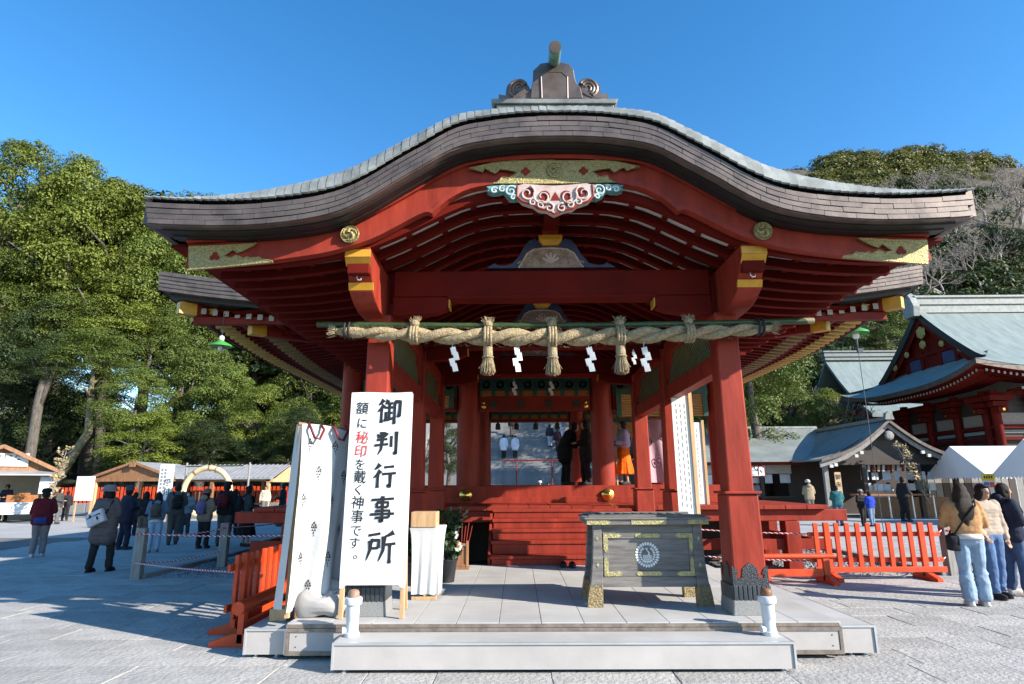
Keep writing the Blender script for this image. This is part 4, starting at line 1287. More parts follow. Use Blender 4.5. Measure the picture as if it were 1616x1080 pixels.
for k, (x, y, r_) in enumerate(((.30, 9.82, .1), (.43, 9.80, -.1), (1.02, 9.82, .05))):
    m_ = MB().grid(lambda u, v: ((.05 + .012 * math.sin(3 * v)) * math.cos(2 * PI * u) * math.sin(PI * max(.02, min(.98, v))) ** .5 * 1.0, -.13 + .26 * v, .004 + max(0, (.05 if v < .55 else .085) * math.sin(2 * PI * u)) * math.sin(PI * v) ** .4), 14, 12)
    m_.box((-.045, -.12, .001), (.045, .12, .018))
    tag(m_.build('shoe', BLKPL, None, smooth=True, loc=(x, y - .12, DZ + .001)), ('black shoe on the left of the pair before the red stairs', 'black shoe on the right of the pair before the red stairs', 'single black shoe beside the offering box before the stairs')[k], 'shoe')

# ---------------------------------------------------------------- vermilion fences and low rails
def fence(label, loc, rotz, n, pitch, h):
    t = thing('picket_fence', label, 'fence', loc, rotz, 'vermilion picket fences')
    L = n * pitch
    for z in (.30, .70):
        m_ = MB().box((-.09, .028, z - .035), (L + .02, .062, z + .035)); m_.build('fence_rail', FENCE, t, bevel=.004)
    pk = MB().box((-.036, -.012, .12), (.036, .026, h)).mesh('picket', FENCE)
    for k in range(n):
        if k in (1, n - 2): continue
        place('picket', pk, t, (.03 + k * pitch, 0, rg.uniform(-.004, .004)), bevel=.004)
    for k in (1, n - 2):
        m_ = MB().box((-.045 + .03 + k * pitch, -.03, .05), (.045 + .03 + k * pitch, .027, h + .01)); m_.build('fence_post', FENCE, t, bevel=.005)
        x = .03 + k * pitch
        m_ = MB().prism([(-.32, .0), (-.32, .05), (-.10, .11), (.10, .11), (.32, .05), (.32, .0)], 'x', x - .045, x + .045); m_.build('fence_foot', FENCE, t, bevel=.005)
    m_ = MB().box((-.06, -.055, .115), (L, -.013, .20)); m_.build('base_board', FENCE, t, bevel=.004)
    return t
fence('vermilion picket fence standing on the right court before the rope post', (4.50, 10.5, 0), 0, 12, .172, .88)
fence('vermilion picket fence seen end on left of the cloth screen', (-3.36, 6.75, 0), R(90), 12, .172, .82)
fence('vermilion picket fence half hidden behind the right column', (3.36, 10.2, 0), R(90), 8, .172, .9)
def rail(label, loc, rotz, L, h, r_):
    t = thing('round_rail', label, 'rail', loc, rotz, 'low vermilion rails with a round top')
    m_ = MB().tube([(0, 0, h), (L, 0, h)], r_, 20); smooth_angle(m_.build('round_bar', FENCE, t), 50)
    for x in (.14, L - .14):
        m_ = MB().box((x - .05, -.03, .03), (x + .05, .03, h - r_ * .8)); m_.build('rail_post', FENCE, t, bevel=.004)
        m_ = MB().prism([(-.30, 0), (-.30, .045), (-.06, .12), (.06, .12), (.30, .045), (.30, 0)], 'x', x - .05, x + .05) ; m_.build('rail_foot', FENCE, t, bevel=.005)
    m_ = MB().box((.2, -.026, .10), (L - .2, .026, .21)); m_.build('lower_board', FENCE, t, bevel=.004)
    return t
rail('low vermilion rail with round top bar between right column and picket fence', (3.25, 10.15, 0), 0, 1.36, .40, .042)
rail('low vermilion rail end on beside the left side step', (-3.13, 6.33, 0), R(90), 2.1, .37, .062)

# ---------------------------------------------------------------- rope posts with twisted red and white rope
GP = M('grey_post_timber', (.27, .255, .24), .8, var=.25, scale=3, aniso=(8, 8, 1), bump=.2, bscale=20)
RW1 = M('red_rope_strand', (.55, .02, .035), .75); RW2 = M('white_rope_strand', (.75, .72, .72), .75)
def rpost(x, y, h, label):
    t = thing('rope_post', label, 'post', (x, y, 0), rg.uniform(-.1, .1), 'grey timber rope posts')
    m_ = MB().frus(-.03, h, .155, .15); m_.build('post', GP, t, bevel=.008)
    m_ = MB().tube([(.085 * math.cos(a), .085 * math.sin(a), h - .09) for a in lin(0, 2 * PI, 10)], .014, 6); m_.build('rope_loop', RW1, t)
    return t
rpost(-6.87, 10.85, .83, 'grey timber rope post nearest the woman with the white bag')
rpost(-6.2, 12.5, .81, 'grey timber rope post left of the veranda end')
rpost(6.96, 10.95, .82, 'grey timber rope post right of the picket fence')
def rope2(a, b, sag, label, r_=.012):
    a, b = Vector(a), Vector(b)
    t = thing('barrier_rope', label, 'rope', a)
    N = int((b - a).length / .022)
    for k in range(2):
        m_ = MB(); pts = []
        for i in range(N + 1):
            f = i / N
            p = (b - a) * f + Vector((0, 0, -sag * 4 * f * (1 - f)))
            an = f * (b - a).length / .085 * 2 * PI + k * PI
            pts.append(p + Vector((.3, math.cos(an), math.sin(an))) * r_ * .6)
        m_.tube(pts, r_ * .72, 4)
        m_.build('rope_strand', (RW1, RW2)[k], t, smooth=True)
for a, b, sg_, l in (((-6.87, 10.76, .74), (-2.9, 10.9, .76), .06, 'upper red and white rope from the left post towards the screen'), ((-6.87, 10.76, .27), (-3.4, 7.9, .48), .03, 'lower red and white rope running to the left picket fence'),
                     ((-6.87, 10.85, .74), (-6.2, 12.5, .72), .07, 'upper rope between the two left posts'), ((-6.87, 10.85, .27), (-6.2, 12.5, .30), .07, 'lower sagging rope between the two left posts'), ((-6.2, 12.5, .72), (-5.2, 15.5, .80), .05, 'rope from the second left post back beneath the veranda'),
                     ((6.9, 10.95, .74), (6.50, 10.53, .71), .02, 'upper short rope between right post and picket fence'), ((6.9, 10.95, .30), (6.50, 10.53, .30), .02, 'lower short rope between right post and picket fence'),
                     ((2.7, 10.9, .76), (4.5, 10.6, .70), .01, 'upper rope behind the right column to the picket fence'), ((2.7, 10.9, .33), (4.6, 10.6, .28), .02, 'lower rope behind the round rail')):
    rope2(a, b, sg_, l)

# ---------------------------------------------------------------- sacred straw rope, bamboo pole, tassels, paper streamers
RY = 6.10
ropeT = thing('straw_rope', 'thick twisted straw rope hung across the front columns', 'rope', (0, RY, 3.09))
def rp(t):
    x = -2.27 + 4.53 * t
    sag = .055 * 4 * t * (1 - t)
    return Vector((x, 0, .012 - .080 * 4 * t * (1 - t)))
def rr(t): return .047 + .046 * (math.sin(PI * min(1, max(0, t))) ** .6)
N = 230
for k in range(2):
    m_ = MB(); pts, rad = [], []
    for i in range(N + 1):
        t = i / N
        ramp = min(1, t / .05, (1 - t) / .05)
        an = -2 * PI * (t * 6.6) + k * PI
        r_ = rr(t)
        pts.append(rp(t) + Vector((0, math.cos(an), math.sin(an))) * r_ * .47 * (.5 + .5 * ramp))
        rad.append(r_ * .575 * (1 + .03 * math.sin(i * 1.9) + .02 * math.sin(i * 3.7 + k)))
    m_.tube(pts, rad, 12)
    # fine binding turns and loose fibres
    for i in range(0, N, 2):
        p, r_ = pts[i], rad[i]
    m_.build('rope_strand', STRAW, ropeT, smooth=True)
m_ = MB()
rs = random.Random(12)
for i in range(1500):
    t = rs.uniform(.01, .99); a = rs.uniform(0, 2 * PI)
    c = rp(t); r_ = rr(t) * 1.06
    p = c + Vector((rs.uniform(-.02, .02), math.cos(a) * r_, math.sin(a) * r_))
    d = Vector((rs.uniform(-1, 1), math.cos(a) * rs.uniform(.1, .8), math.sin(a) * rs.uniform(.1, .8))).normalized() * rs.uniform(.02, .06)
    w = Vector((.0, .0012, .0012))
    m_.add([p - d * .2 - w, p - d * .2 + w, p + d], [(0, 1, 2)])
for e in (0, 1):
    for i in range(90):
        a = rs.uniform(0, 2 * PI); r_ = rs.uniform(0, .055)
        p = rp(e) + Vector((0, math.cos(a) * r_, math.sin(a) * r_))
        q = p + Vector(((1 if e else -1) * rs.uniform(.03, .09), math.cos(a) * .02, math.sin(a) * .02))
        m_.tube([p, q], [.004, .002], 3)
stuff(m_.build('loose_fibres', STRAW, ropeT))
for t in (.028, .972):
    for dx in (-.014, .014):
        m_ = MB().tube([rp(t) + Vector((dx * 1.6, math.cos(a) * .075, .02 + math.sin(a) * .085)) for a in lin(0, 2 * PI, 16)], .013, 6)
        m_.build('black_tie', BLK, ropeT, smooth=True)
m_ = MB()
pts = [Vector((-2.48 + 5.19 * t, RY + .03, 3.185 - .030 * math.sin(PI * t))) for t in lin(0, 1, 40)]
rad = [.030] * 41
for i in range(3, 41, 6): rad[i] = .034
m_.tube(pts, rad, 14, 0)
m_.tube([(2.60, RY + .03, 3.184), (2.714, RY + .03, 3.185)], .0325, 14, 1)
tag(smooth_angle(m_.build('bamboo_pole', [BAMB, BAMBD], None), 50), 'green bamboo pole the straw rope is tied along', 'bamboo pole')
def tassel(x, t, kind, idx):
    c = rp(t)
    T = thing('straw_tassel', ['straw binding knot on the rope near the left column', 'straw tassel hanging from the rope left of centre', 'straw tassel hanging at the middle of the rope', 'straw tassel hanging from the rope right of centre', 'straw binding knot on the rope near the right column'][idx], 'tassel', (c.x, RY, 3.09 + c.z), 0, 'straw knots and tassels along the rope')
    r_ = rr(t) * 1.10
    m_ = MB()
    for k in range(3):
        m_.tube([(-.03 + .03 * k, math.cos(a) * r_, math.sin(a) * r_) for a in lin(0, 2 * PI, 20)], .0165, 6)
    m_.build('straw_wrap', STRAW, T, smooth=True)
    m_ = MB()
    rs = random.Random(idx)
    for k in range(60):
        a = rs.uniform(0, 2 * PI)
        m_.tube([(rs.uniform(-.03, .03), .0 + rs.uniform(-.02, .02), r_ + .03), (rs.uniform(-.05, .05) + .03 * math.cos(a), .03 * math.sin(a), r_ + rs.uniform(.06, .12))], [.006, .003], 3)
    m_.lathe([(.01, r_ - .01), (.045, r_ + .02), (.05, r_ + .05), (.03, r_ + .07), (0, r_ + .08)], 10)
    stuff(m_.build('knot_straw', STRAW, T))
    if kind:
        L = .30
        m_ = MB()
        m_.lathe([(.02, -r_ + .02), (.048, -r_ - .01), (.05, -r_ - .09), (.043, -r_ - .115), (.05, -r_ - .13)], 14)
        m_.tube([(.052 * math.cos(a), .052 * math.sin(a), -r_ - .115) for a in lin(0, 2 * PI, 14)], .010, 6)
        for k in range(260):
            a = rs.uniform(0, 2 * PI); q = rs.uniform(.2, 1)
            e = Vector((.078 * q * math.cos(a), .078 * q * math.sin(a), -r_ - L + rs.uniform(-.015, .02) + .02 * q))
            m_.tube([(.044 * q * math.cos(a), .044 * q * math.sin(a), -r_ - .12), e * .5 + Vector((.027 * q * math.cos(a), .027 * q * math.sin(a), (-r_ - .12) / 2 - .01)), e], [.006, .006, .003], 3)
        for k in range(10):
            a = rs.uniform(0, 2 * PI)
            m_.tube([(.04 * math.cos(a), .04 * math.sin(a), -r_ - .14), (.10 * math.cos(a), .1 * math.sin(a), -r_ - L + .06)], [.003, .001], 3)
        stuff(m_.build('tassel_brush', STRAWD if idx > 1 else STRAW, T))
for i, (x, k) in enumerate(((-1.447, 0), (-.682, 1), (-.016, 1), (.687, 1), (1.401, 0))):
    tassel(x, (x + 2.27) / 4.53, k, i)
def streamer(x, y, z, s, label, seed, side=False):
    T = thing('paper_streamer', label, 'paper streamer', (x, y, z), random.Random(seed).uniform(-.4, .4), 'zigzag white paper streamers')
    m_ = MB()
    r_ = random.Random(seed)
    xx, zz = 0, 0
    for k in range(4):
        w, h = .066 * s, .074 * s
        m_.add([(xx - w * .5, .004 * k, zz), (xx + w * .35, .004 * k, zz + .012 * s), (xx + w * .62, .004 * k + .012, zz - h * .92), (xx - w * .25, .004 * k + .012, zz - h)], [(0, 1, 2, 3)])
        m_.add([(xx - w * .5, .004 * k + .0022, zz), (xx + w * .35, .004 * k + .0022, zz + .012 * s), (xx + w * .62, .004 * k + .0142, zz - h * .92), (xx - w * .25, .004 * k + .0142, zz - h)], [(3, 2, 1, 0)])
        zz -= h * .78
        xx += .030 * s * (1 if k % 2 == 0 else -1.3) - .003 * s
    m_.build('folded_paper', PAPER, T)
    m_ = MB().tube([(-.01, 0, 0), (0, 0, .06 * s)], .003, 4); m_.build('thread', PAPER, T)
for i, (px, lab) in enumerate(((715, 'white zigzag paper streamer left of the left tassel'), (816, 'white zigzag paper streamer between left and middle tassels'), (930, 'white zigzag paper streamer between middle and right tassels'), (1017, 'white zigzag paper streamer right of the right tassel'))):
    q = onY(px, 549, RY - .02)
    streamer(q.x, RY - .02, q.z, 1.0, lab, i + 1)
q = onY(1000, 556, RY)
streamer(q.x, RY, q.z, .5, 'short curled paper streamer blown sideways by the right tassel', 9)
for px, lab in ((811, 'small paper streamer hanging in the hall before the green beam, left one'), (869, 'small paper streamer hanging in the hall before the green beam, right one')):
    q = onY(px, 603, 12.6)
    streamer(q.x, 12.6, q.z, 1.15, lab, px)
# ================================================================== BUILDINGS AND STALLS
rb = random.Random(44)
TEAL = M('green_copper_roof', (.215, .262, .25), .6, .05, var=.18, scale=.7, bump=.25, bscale=5, aniso=(4, 1, 1), detail=9)
GREYR = M('grey_copper_roof', (.215, .235, .225), .6, .05, var=.2, scale=.9, bump=.2, bscale=6, detail=9)
TIN = M('grey_tin_roof', (.36, .36, .37), .5, .25, var=.15, scale=2)
PLAS = M('cream_plaster', (.50, .46, .40), .85, var=.1)
DARKIN = M('interior_shade', (.018, .016, .015), .8)
NOTICE = M('notice_paper', (.62, .63, .64), .8, var=.12, rnd=.12)
def roofslab(mb, A, B, n, sag, th, mi=0, flare=0.0):
    """curved roof plane from ridge points A to eave points B (each a pair of ends), thickness th"""
    A = [Vector(p) for p in A]; B = [Vector(p) for p in B]
    def top(u, v):
        a = A[0].lerp(A[1], u); b = B[0].lerp(B[1], u)
        p = a.lerp(b, v)
        return Vector((p.x, p.y, p.z - sag * math.sin(PI * v) + flare * (abs(2 * u - 1) ** 4) * v))
    mb.grid(top, 14, n, mi)
    mb.grid(lambda u, v: top(u, v) - Vector((0, 0, th)), 14, n, mi)
    mb.grid(lambda u, v: top(u, 1) - Vector((0, 0, th * v)), 14, 1, mi)
    mb.grid(lambda u, v: top(0, u) - Vector((0, 0, th * v)), n, 1, mi)
    mb.grid(lambda u, v: top(1, u) - Vector((0, 0, th * v)), n, 1, mi)

# ---- shop with the front gable (right)
SH = thing('amulet_shop', 'long low timber shop with grey copper roof and front gable at right', 'shop', (14, 30, 0))
def sb(mb, name, mats, parent=None, **k): return mb.build(name, mats, parent or SH, off=(14, 30, 0), **k)
RXs, RZs = 16.2, 4.22
m_ = MB()
roofslab(m_, ((6.0, 34, 4.2), (16.2, 34, 4.2)), ((6.0, 30, 2.60), (14.4, 30, 2.60)), 8, .12, .10)
roofslab(m_, ((6.0, 34, 4.2), (20, 34, 4.2)), ((6.0, 38, 2.60), (20, 38, 2.60)), 8, .12, .10)
wr = sb(m_, 'wing_roof', GREYR)
m_ = MB().box((6, 33.85, 4.12), (16.2, 34.15, 4.42)).tube([(6, 34, 4.46), (16.2, 34, 4.46)], .10, 10)
sb(m_, 'wing_ridge', COPG, wr)
m_ = MB()
for s in (-1, 1):
    roofslab(m_, ((RXs, 27.4, RZs), (RXs, 34.2, RZs)), ((RXs + s * 3.15, 27.4, 2.52), (RXs + s * 3.15, 34.2, 2.52)), 12, .30, .06)
gr = sb(m_, 'gable_roof', GREYR)
for s in (-1, 1):
    m_ = MB()
    N_ = 12
    for i in range(N_):
        pass
    xs = lin(0, 3.2, 14)
    zf = lambda x: RZs - (RZs - 2.52) * abs(x) / 3.15 - .30 * math.sin(PI * min(1, abs(x) / 3.15)) 
    mm = MB()
    n0 = len(mm.v)
    strip(mm, [s * x for x in xs], lambda x: zf(x) + .05, lambda x: zf(x) - .10, 27.28, 27.42)
    mm.v = [(x + RXs, y, z) for x, y, z in mm.v]
    vb = sb(mm, 'verge_board', COPB, gr)
    mm = MB()
    strip(mm, [s * x for x in xs], lambda x: zf(x) - .12, lambda x: zf(x) - .33, 27.45, 27.52)
    mm.v = [(x + RXs, y, z) for x, y, z in mm.v]
    sb(mm, 'bargeboard', GP, vb)
    # ribbed sheets on the slope, seen as fine lines
    for k in range(26):
        y = 27.5 + .26 * k
        mm = MB().tube([(RXs + s * x, y, zf(x) + .012) for x in lin(.1, 3.1, 8)], .016, 4)
        sb(mm, 'roof_seam', GREYR, gr)
    # white rafter ends under the gable
    for q in (1.35, 1.6, 2.55, 2.75):
        mm = MB().cbox((RXs + s * q, 27.40, zf(q) - .40), (.14, .1, .13)); sb(mm, 'white_rafter_end', CEIL, gr)
m_ = MB().box((RXs - .12, 27.35, RZs + .0), (RXs + .12, 34, RZs + .16)).prism([(RXs - .2, RZs + .02), (RXs - .14, RZs + .3), (RXs, RZs + .38), (RXs + .14, RZs + .3), (RXs + .2, RZs + .02)], 'y', 27.2, 27.4)
sb(m_, 'gable_ridge', COPG, gr)
m_ = MB().lathe([(0, 0), (.22, 0), (.16, .06), (0, .08)], 8, (RXs, 27.42, 3.55), mat=Matrix.Rotation(R(90), 4, 'X'))
sb(m_, 'gable_pendant', GP, gr)
m_ = MB().box((6, 33.6, 0), (20, 37.6, 2.9)).box((13.2, 31.4, 0), (19.2, 33.6, 2.6))
sb(m_, 'rear_wall', DKWOOD)
m_ = MB().add([(13.3, 27.8, 2.45), (19.1, 27.8, 2.45), (RXs, 27.8, 4.0)], [(0, 1, 2)]).box((13.2, 27.75, 2.28), (19.2, 27.95, 2.46))
sb(m_, 'gable_wall', DKWOOD)
for x in (13.3, 15.0, 17.4, 19.0):
    m_ = MB().box((x - .09, 27.6, 0), (x + .09, 27.78, 2.3)); sb(m_, 'shop_post', GP if x < 14 else DKWOOD)
for x in (7.2, 9.6, 11.6):
    m_ = MB().box((x - .08, 30.6, 0), (x + .08, 30.76, 2.55)); sb(m_, 'shop_post', DKWOOD)
m_ = MB().box((6, 30.3, 2.36), (13.6, 30.5, 2.56)); sb(m_, 'eave_beam', DRED)
m_ = MB().box((6, 30.9, 1.95), (13.2, 31.0, 2.4)); sb(m_, 'plaster_band', PLAS)
m_ = MB().box((6.5, 30.9, 0), (13.1, 31.05, .8)).box((6.4, 30.5, .8), (13.2, 31.2, .86)); sb(m_, 'wing_counter', DKWOOD)
m_ = MB().box((15.1, 28.3, 0), (19, 28.5, .85)).box((14.2, 27.0, .95), (17.6, 27.6, 1.02)); sb(m_, 'gable_counter', CEDAR)
for x in (14.3, 15.6, 16.6, 17.5):
    m_ = MB().tube([(x, 27.1, 0), (x, 27.1, .95)], .03, 8); sb(m_, 'counter_leg', ALU)
for i in range(9):
    x = 6.6 + .75 * i
    w = rb.uniform(.35, .6); h = rb.uniform(.25, .42)
    m_ = MB().box((x, 30.88, 1.50 - rb.uniform(0, .08)), (x + w, 30.889, 1.50 + h)); sb(m_, 'notice', NOTICE)
for i in range(14):
    x = 15.1 + .5 * (i % 7) + rb.uniform(0, .1); z = 1.62 if i < 7 else 1.15
    m_ = MB().box((x, 28.2, z), (x + rb.uniform(.25, .42), 28.21, z + rb.uniform(.28, .42))); sb(m_, 'notice', NOTICE)
for i in range(9):
    m_ = MB().cbox((15.2 + .22 * i, 28.0, 2.17), (.10, .05, .36), rot=Euler((0, .18, 0))); sb(m_, 'hanging_tablet', (PINE, CEIL, RED)[i % 3])
# reception sign
RS = thing('reception_sign', 'white reception sign with red border hanging under the shop eave', 'sign', (10.88, 29.85, 1.8))
m_ = MB().box((-.62, 0, 0), (.62, .05, .50)); m_.build('red_frame', RED, RS)
m_ = MB().box((-.57, -.006, .045), (.57, -.001, .455)); f_ = m_.build('sign_face', SIGNW, RS)
for k, ch in enumerate('受付'):
    glyph(ch, .44, INK, 'lettering', f_, (-.02 + .42 * k, -.010, .25), (R(90), 0, 0), bold=.012)
for x in (-.5, .5):
    m_ = MB().tube([(x, .03, .50), (x, .03, .80)], .008, 5); m_.build('hanger', IRONR, RS)
# wooden hanging board before the shop post
WB = thing('wooden_plaque', 'tall pale wooden plaque with brush characters on the shop post', 'plaque', (13.55, 27.15, .75))
m_ = MB().box((-.13, 0, 0), (.13, .04, 1.2)); f_ = m_.build('plaque_board', PINE, WB)
for k, ch in enumerate('御朱'):
    glyph(ch, .24, INK, 'lettering', f_, (0, -.004, .98 - .32 * k), (R(90), 0, 0), bold=.004)
for q in (.28,):
    m_ = MB().box((-.05, -.005, .2), (.05, -.001, .34)); m_.build('ink_mark', INK, f_)

# ---- big shrine hall with the green hip and gable roof (right)
BH = thing('green_roof_hall', 'large red shrine hall with pale green copper hip and gable roof at right', 'hall', (30, 36, 0))
def bb_(mb, name, mats, parent=None, **k): return mb.build(name, mats, parent or BH, off=(30, 36, 0), **k)
GX, YF, YB, YR = 24.4, 31.6, 41.0, 36.0
EXL, EYF, EYB, EXR = 22.3, 29.6, 42.6, 44.0
ez = 6.75
m_ = MB()
def corner(t): return .75 * abs(t) ** 3
# front and back upper slopes down to the eave (one sweep)
def front(u, v, yf, sgn):
    x = GX + (EXR - GX) * u
    k = v
    y = YR + (yf - YR) * k
    z = 11.7 - (11.7 - ez) * (1.28 * k - .28 * k * k)
    x2 = x if k < .7 else x - (GX - EXL) * (1 - u) * ((k - .7) / .3)
    z += corner(1 - 2 * u if u < .5 else 0) * max(0, (k - .7) / .3)
    return (x2, y, z)
m_.grid(lambda u, v: front(u, v, EYF, 1), 24, 16, 0)
m_.grid(lambda u, v: front(u, v, EYB, -1), 24, 16, 0)
# left skirt below the gable
gz = 8.15
def skirt(u, v):
    k = v
    ya, yb = YF + .2, YB - .2
    y = (ya + (yb - ya) * u) * (1 - k) + (EYF + (EYB - EYF) * u) * k
    x = GX + .35 - (GX + .35 - EXL) * k
    z = gz + .2 - (gz + .2 - ez) * (1.3 * k - .3 * k * k) + .75 * abs(2 * u - 1) ** 3 * k ** 2
    return (x, y, z)
m_.grid(skirt, 24, 8, 0)
hr = smooth_angle(bb_(m_, 'copper_roof', TEAL), 50)
m_ = MB()
m_.box((GX - .3, YR - .26, 11.55), (EXR, YR + .26, 12.05)).box((GX - .35, YR - .34, 12.05), (EXR, YR + .34, 12.18)).box((GX - .3, YR - .24, 12.18), (EXR, YR + .24, 12.50)).box((GX - .45, YR - .33, 12.5), (EXR, YR + .33, 12.62))
m_.prism([(YR - .45, 11.3), (YR - .55, 11.9), (YR - .3, 12.5), (YR, 12.85), (YR + .3, 12.5), (YR + .55, 11.9), (YR + .45, 11.3)], 'x', GX - .75, GX - .36)
m_.tube([(GX - .9, YR, 12.68), (GX - .2, YR, 12.62)], .12, 10)
bb_(m_, 'main_ridge', COPG, hr)
# gable verge, gable wall with gilt ornament
m_ = MB()
for yf in (EYF, EYB):
    def vz(k, off): 
        p = front(0, k, yf, 1); return (GX - .35, p[1], p[2] + off)
    m_.grid(lambda u, v: (GX - .35 + .45 * v, front(0, u * .72, yf, 1)[1], front(0, u * .72, yf, 1)[2] + .12), 12, 1, 0)
    m_.grid(lambda u, v: (GX - .35, front(0, u * .72, yf, 1)[1], front(0, u * .72, yf, 1)[2] + .12 - .5 * v), 12, 1, 1)
    m_.grid(lambda u, v: (GX - .35 + .45 * v, front(0, u * .72, yf, 1)[1], front(0, u * .72, yf, 1)[2] - .38), 12, 1, 1)
bb_(m_, 'gable_verge', [TEAL, SOFF], hr)
m_ = MB()
for yf in (EYF, EYB):
    m_.grid(lambda u, v: (GX - .18, front(0, u * .70, yf, 1)[1], front(0, u * .70, yf, 1)[2] - .38 - .42 * v), 12, 1, 0)
m_.add([(GX + .2, YF + .4, gz), (GX + .2, YB - .4, gz), (GX + .2, YR, 11.4)], [(0, 1, 2)], 0)
gw = bb_(m_, 'gable_wall', [DARKRED])
for (y, z, r_) in ((YR, 10.35, .42), (YR, 9.6, .28), (YR - 1.6, 9.3, .22), (YR + 1.6, 9.3, .22), (YR - 3.0, 8.75, .25), (YR + 3.0, 8.75, .25)):
    m_ = MB().lathe([(0, 0), (r_, 0), (r_ * .9, .06), (r_ * .5, .09), (0, .1)], 6, (GX - .2, y, z), mat=Matrix.Rotation(R(-90), 4, 'Y'))
    bb_(m_, 'gilt_ornament', OCHRE, gw)
m_ = MB()
for y in (YR - 2.2, YR - .8, YR + .8, YR + 2.2):
    m_.box((GX + .12, y - .14, gz), (GX + .19, y + .14, 9.6 - .35 * abs(y - YR)))
m_.box((GX + .1, YF + 2.0, 8.95), (GX + .19, YB - 2.0, 9.15))
bb_(m_, 'gable_framing', DARKRED, gw)
for y in (YR - 1.5, YR + 1.5):
    m_ = MB().box((GX + .14, y - .5, gz + .1), (GX + .20, y + .5, 8.9)); bb_(m_, 'painted_panel', BLUP, gw)
# eave thickness, rafters, walls
m_ = MB()
m_.grid(lambda u, v: tuple(Vector(front(u, 1, EYF, 1)) - Vector((0, -.02, .28 * v))), 24, 1, 0)
m_.grid(lambda u, v: tuple(Vector(skirt(u, 1)) - Vector((-.02, 0, .28 * v))), 24, 1, 0)
m_.grid(lambda u, v: tuple(Vector(front(u, 1, EYF, 1)) + Vector((.6 * v, 2.6 * v, -.28 - .1 * v))), 24, 1, 1)
m_.grid(lambda u, v: tuple(Vector(skirt(u, 1)) + Vector((2.6 * v, .0, -.28 - .1 * v))), 24, 1, 1)
bb_(m_, 'eave_edge', [COPB, DARKRED], hr)
wt = MB().box((-.05, -.5, -.06), (.05, .5, .06)); wt.box((-.055, -.51, -.065), (.055, -.501, .065), 1)
wtm = wt.mesh('eave_rafter', [DARKRED, WTIP])
for k in range(40):
    u = .03 + k / 41.0 * .55
    p = front(u, 1, EYF, 1); place('eave_rafter', wtm, BH, (p[0] - 30, p[1] + .75 - 36, p[2] - .44))
for k in range(44):
    u = .03 + k / 44.0 * .94
    p = skirt(u, 1); place('eave_rafter', wtm, BH, (p[0] + .75 - 30, p[1] - 36, p[2] - .44), rot=(0, 0, R(-90)))
for k in range(30):
    u = .1 + k / 31.0 * .55
    p = front(u, 1, EYF, 1); place('lower_rafter', wtm, BH, (p[0] + .6 - 30, p[1] + 1.35 - 36, min(p[2], 6.85) - .74))
m_ = MB().box((24.6, 31.9, 0), (44, 40.6, 6.1)); bb_(m_, 'hall_wall', DKWOOD)  # wall coloured dark to stand for the shade under the eaves
for x in (24.5, 26.6, 28.9, 31.2, 33.5):
    m_ = MB().lathe([(.22, 0), (.22, 6.2)], 14, (x, 31.75, 0)); smooth_angle(bb_(m_, 'hall_column', DARKRED))
    m_ = MB().box((x - .4, 31.3, 5.3), (x + .4, 31.7, 5.55)).box((x - .25, 31.2, 5.0), (x + .25, 31.7, 5.25)).box((x - .6, 31.2, 5.6), (x + .6, 31.7, 5.85)); bb_(m_, 'bracket', DARKRED)
    m_ = MB().cbox((x, 31.18, 5.12), (.12, .04, .12)); bb_(m_, 'gilt_boss', BRASS)
for i, x in enumerate((25.55, 27.75, 30.05, 32.3)):
    m_ = MB().box((x - .8, 31.82, 3.95), (x + .8, 31.88, 4.12)); bb_(m_, 'white_band', GP)
    m_ = MB().box((x - .75, 31.80, 4.4), (x + .75, 31.87, 5.0)); bb_(m_, 'painted_panel', CARVP)
    m_ = MB().box((x - .8, 31.8, 1.0), (x + .8, 31.87, 3.4)); bb_(m_, 'opening_shade', DARKIN)  # near-black panel painted as the shade inside the opening
    m_ = MB().box((x - .35, 31.76, 2.4), (x + .2, 31.79, 3.1)); bb_(m_, 'pale_pane', M('blue_grey_pane%d' % i, (.10, .12, .15), .3))
for i, y in enumerate((32.4, 34.6, 36.9, 39.2)):
    m_ = MB().lathe([(.22, 0), (.22, 6.2)], 14, (24.5, y, 0)); smooth_angle(bb_(m_, 'hall_column', DARKRED))
    m_ = MB().box((24.0, y - .4, 5.3), (24.5, y + .4, 5.55)).box((23.9, y - .25, 5.0), (24.5, y + .25, 5.25)).box((23.9, y - .6, 5.6), (24.5, y + .6, 5.85)); bb_(m_, 'bracket', DARKRED)
    m_ = MB().cbox((23.87, y, 5.12), (.04, .12, .12)); bb_(m_, 'gilt_boss', BRASS)
    if y < 39:
        m_ = MB().box((24.52, y + .3, 3.95), (24.58, y + 1.9, 4.12)); bb_(m_, 'white_band', GP)
        m_ = MB().box((24.53, y + .4, 4.4), (24.59, y + 1.8, 5.0)); bb_(m_, 'painted_panel', CARVP)
for z in (3.6, 4.2, 5.9):
    m_ = MB().box((24.38, 31.85, z), (24.56, 40.2, z + .16)); bb_(m_, 'tie_beam', DARKRED)
    m_ = MB().box((24.4, 31.62, z), (36, 31.8, z + .16)); bb_(m_, 'tie_beam', DARKRED)

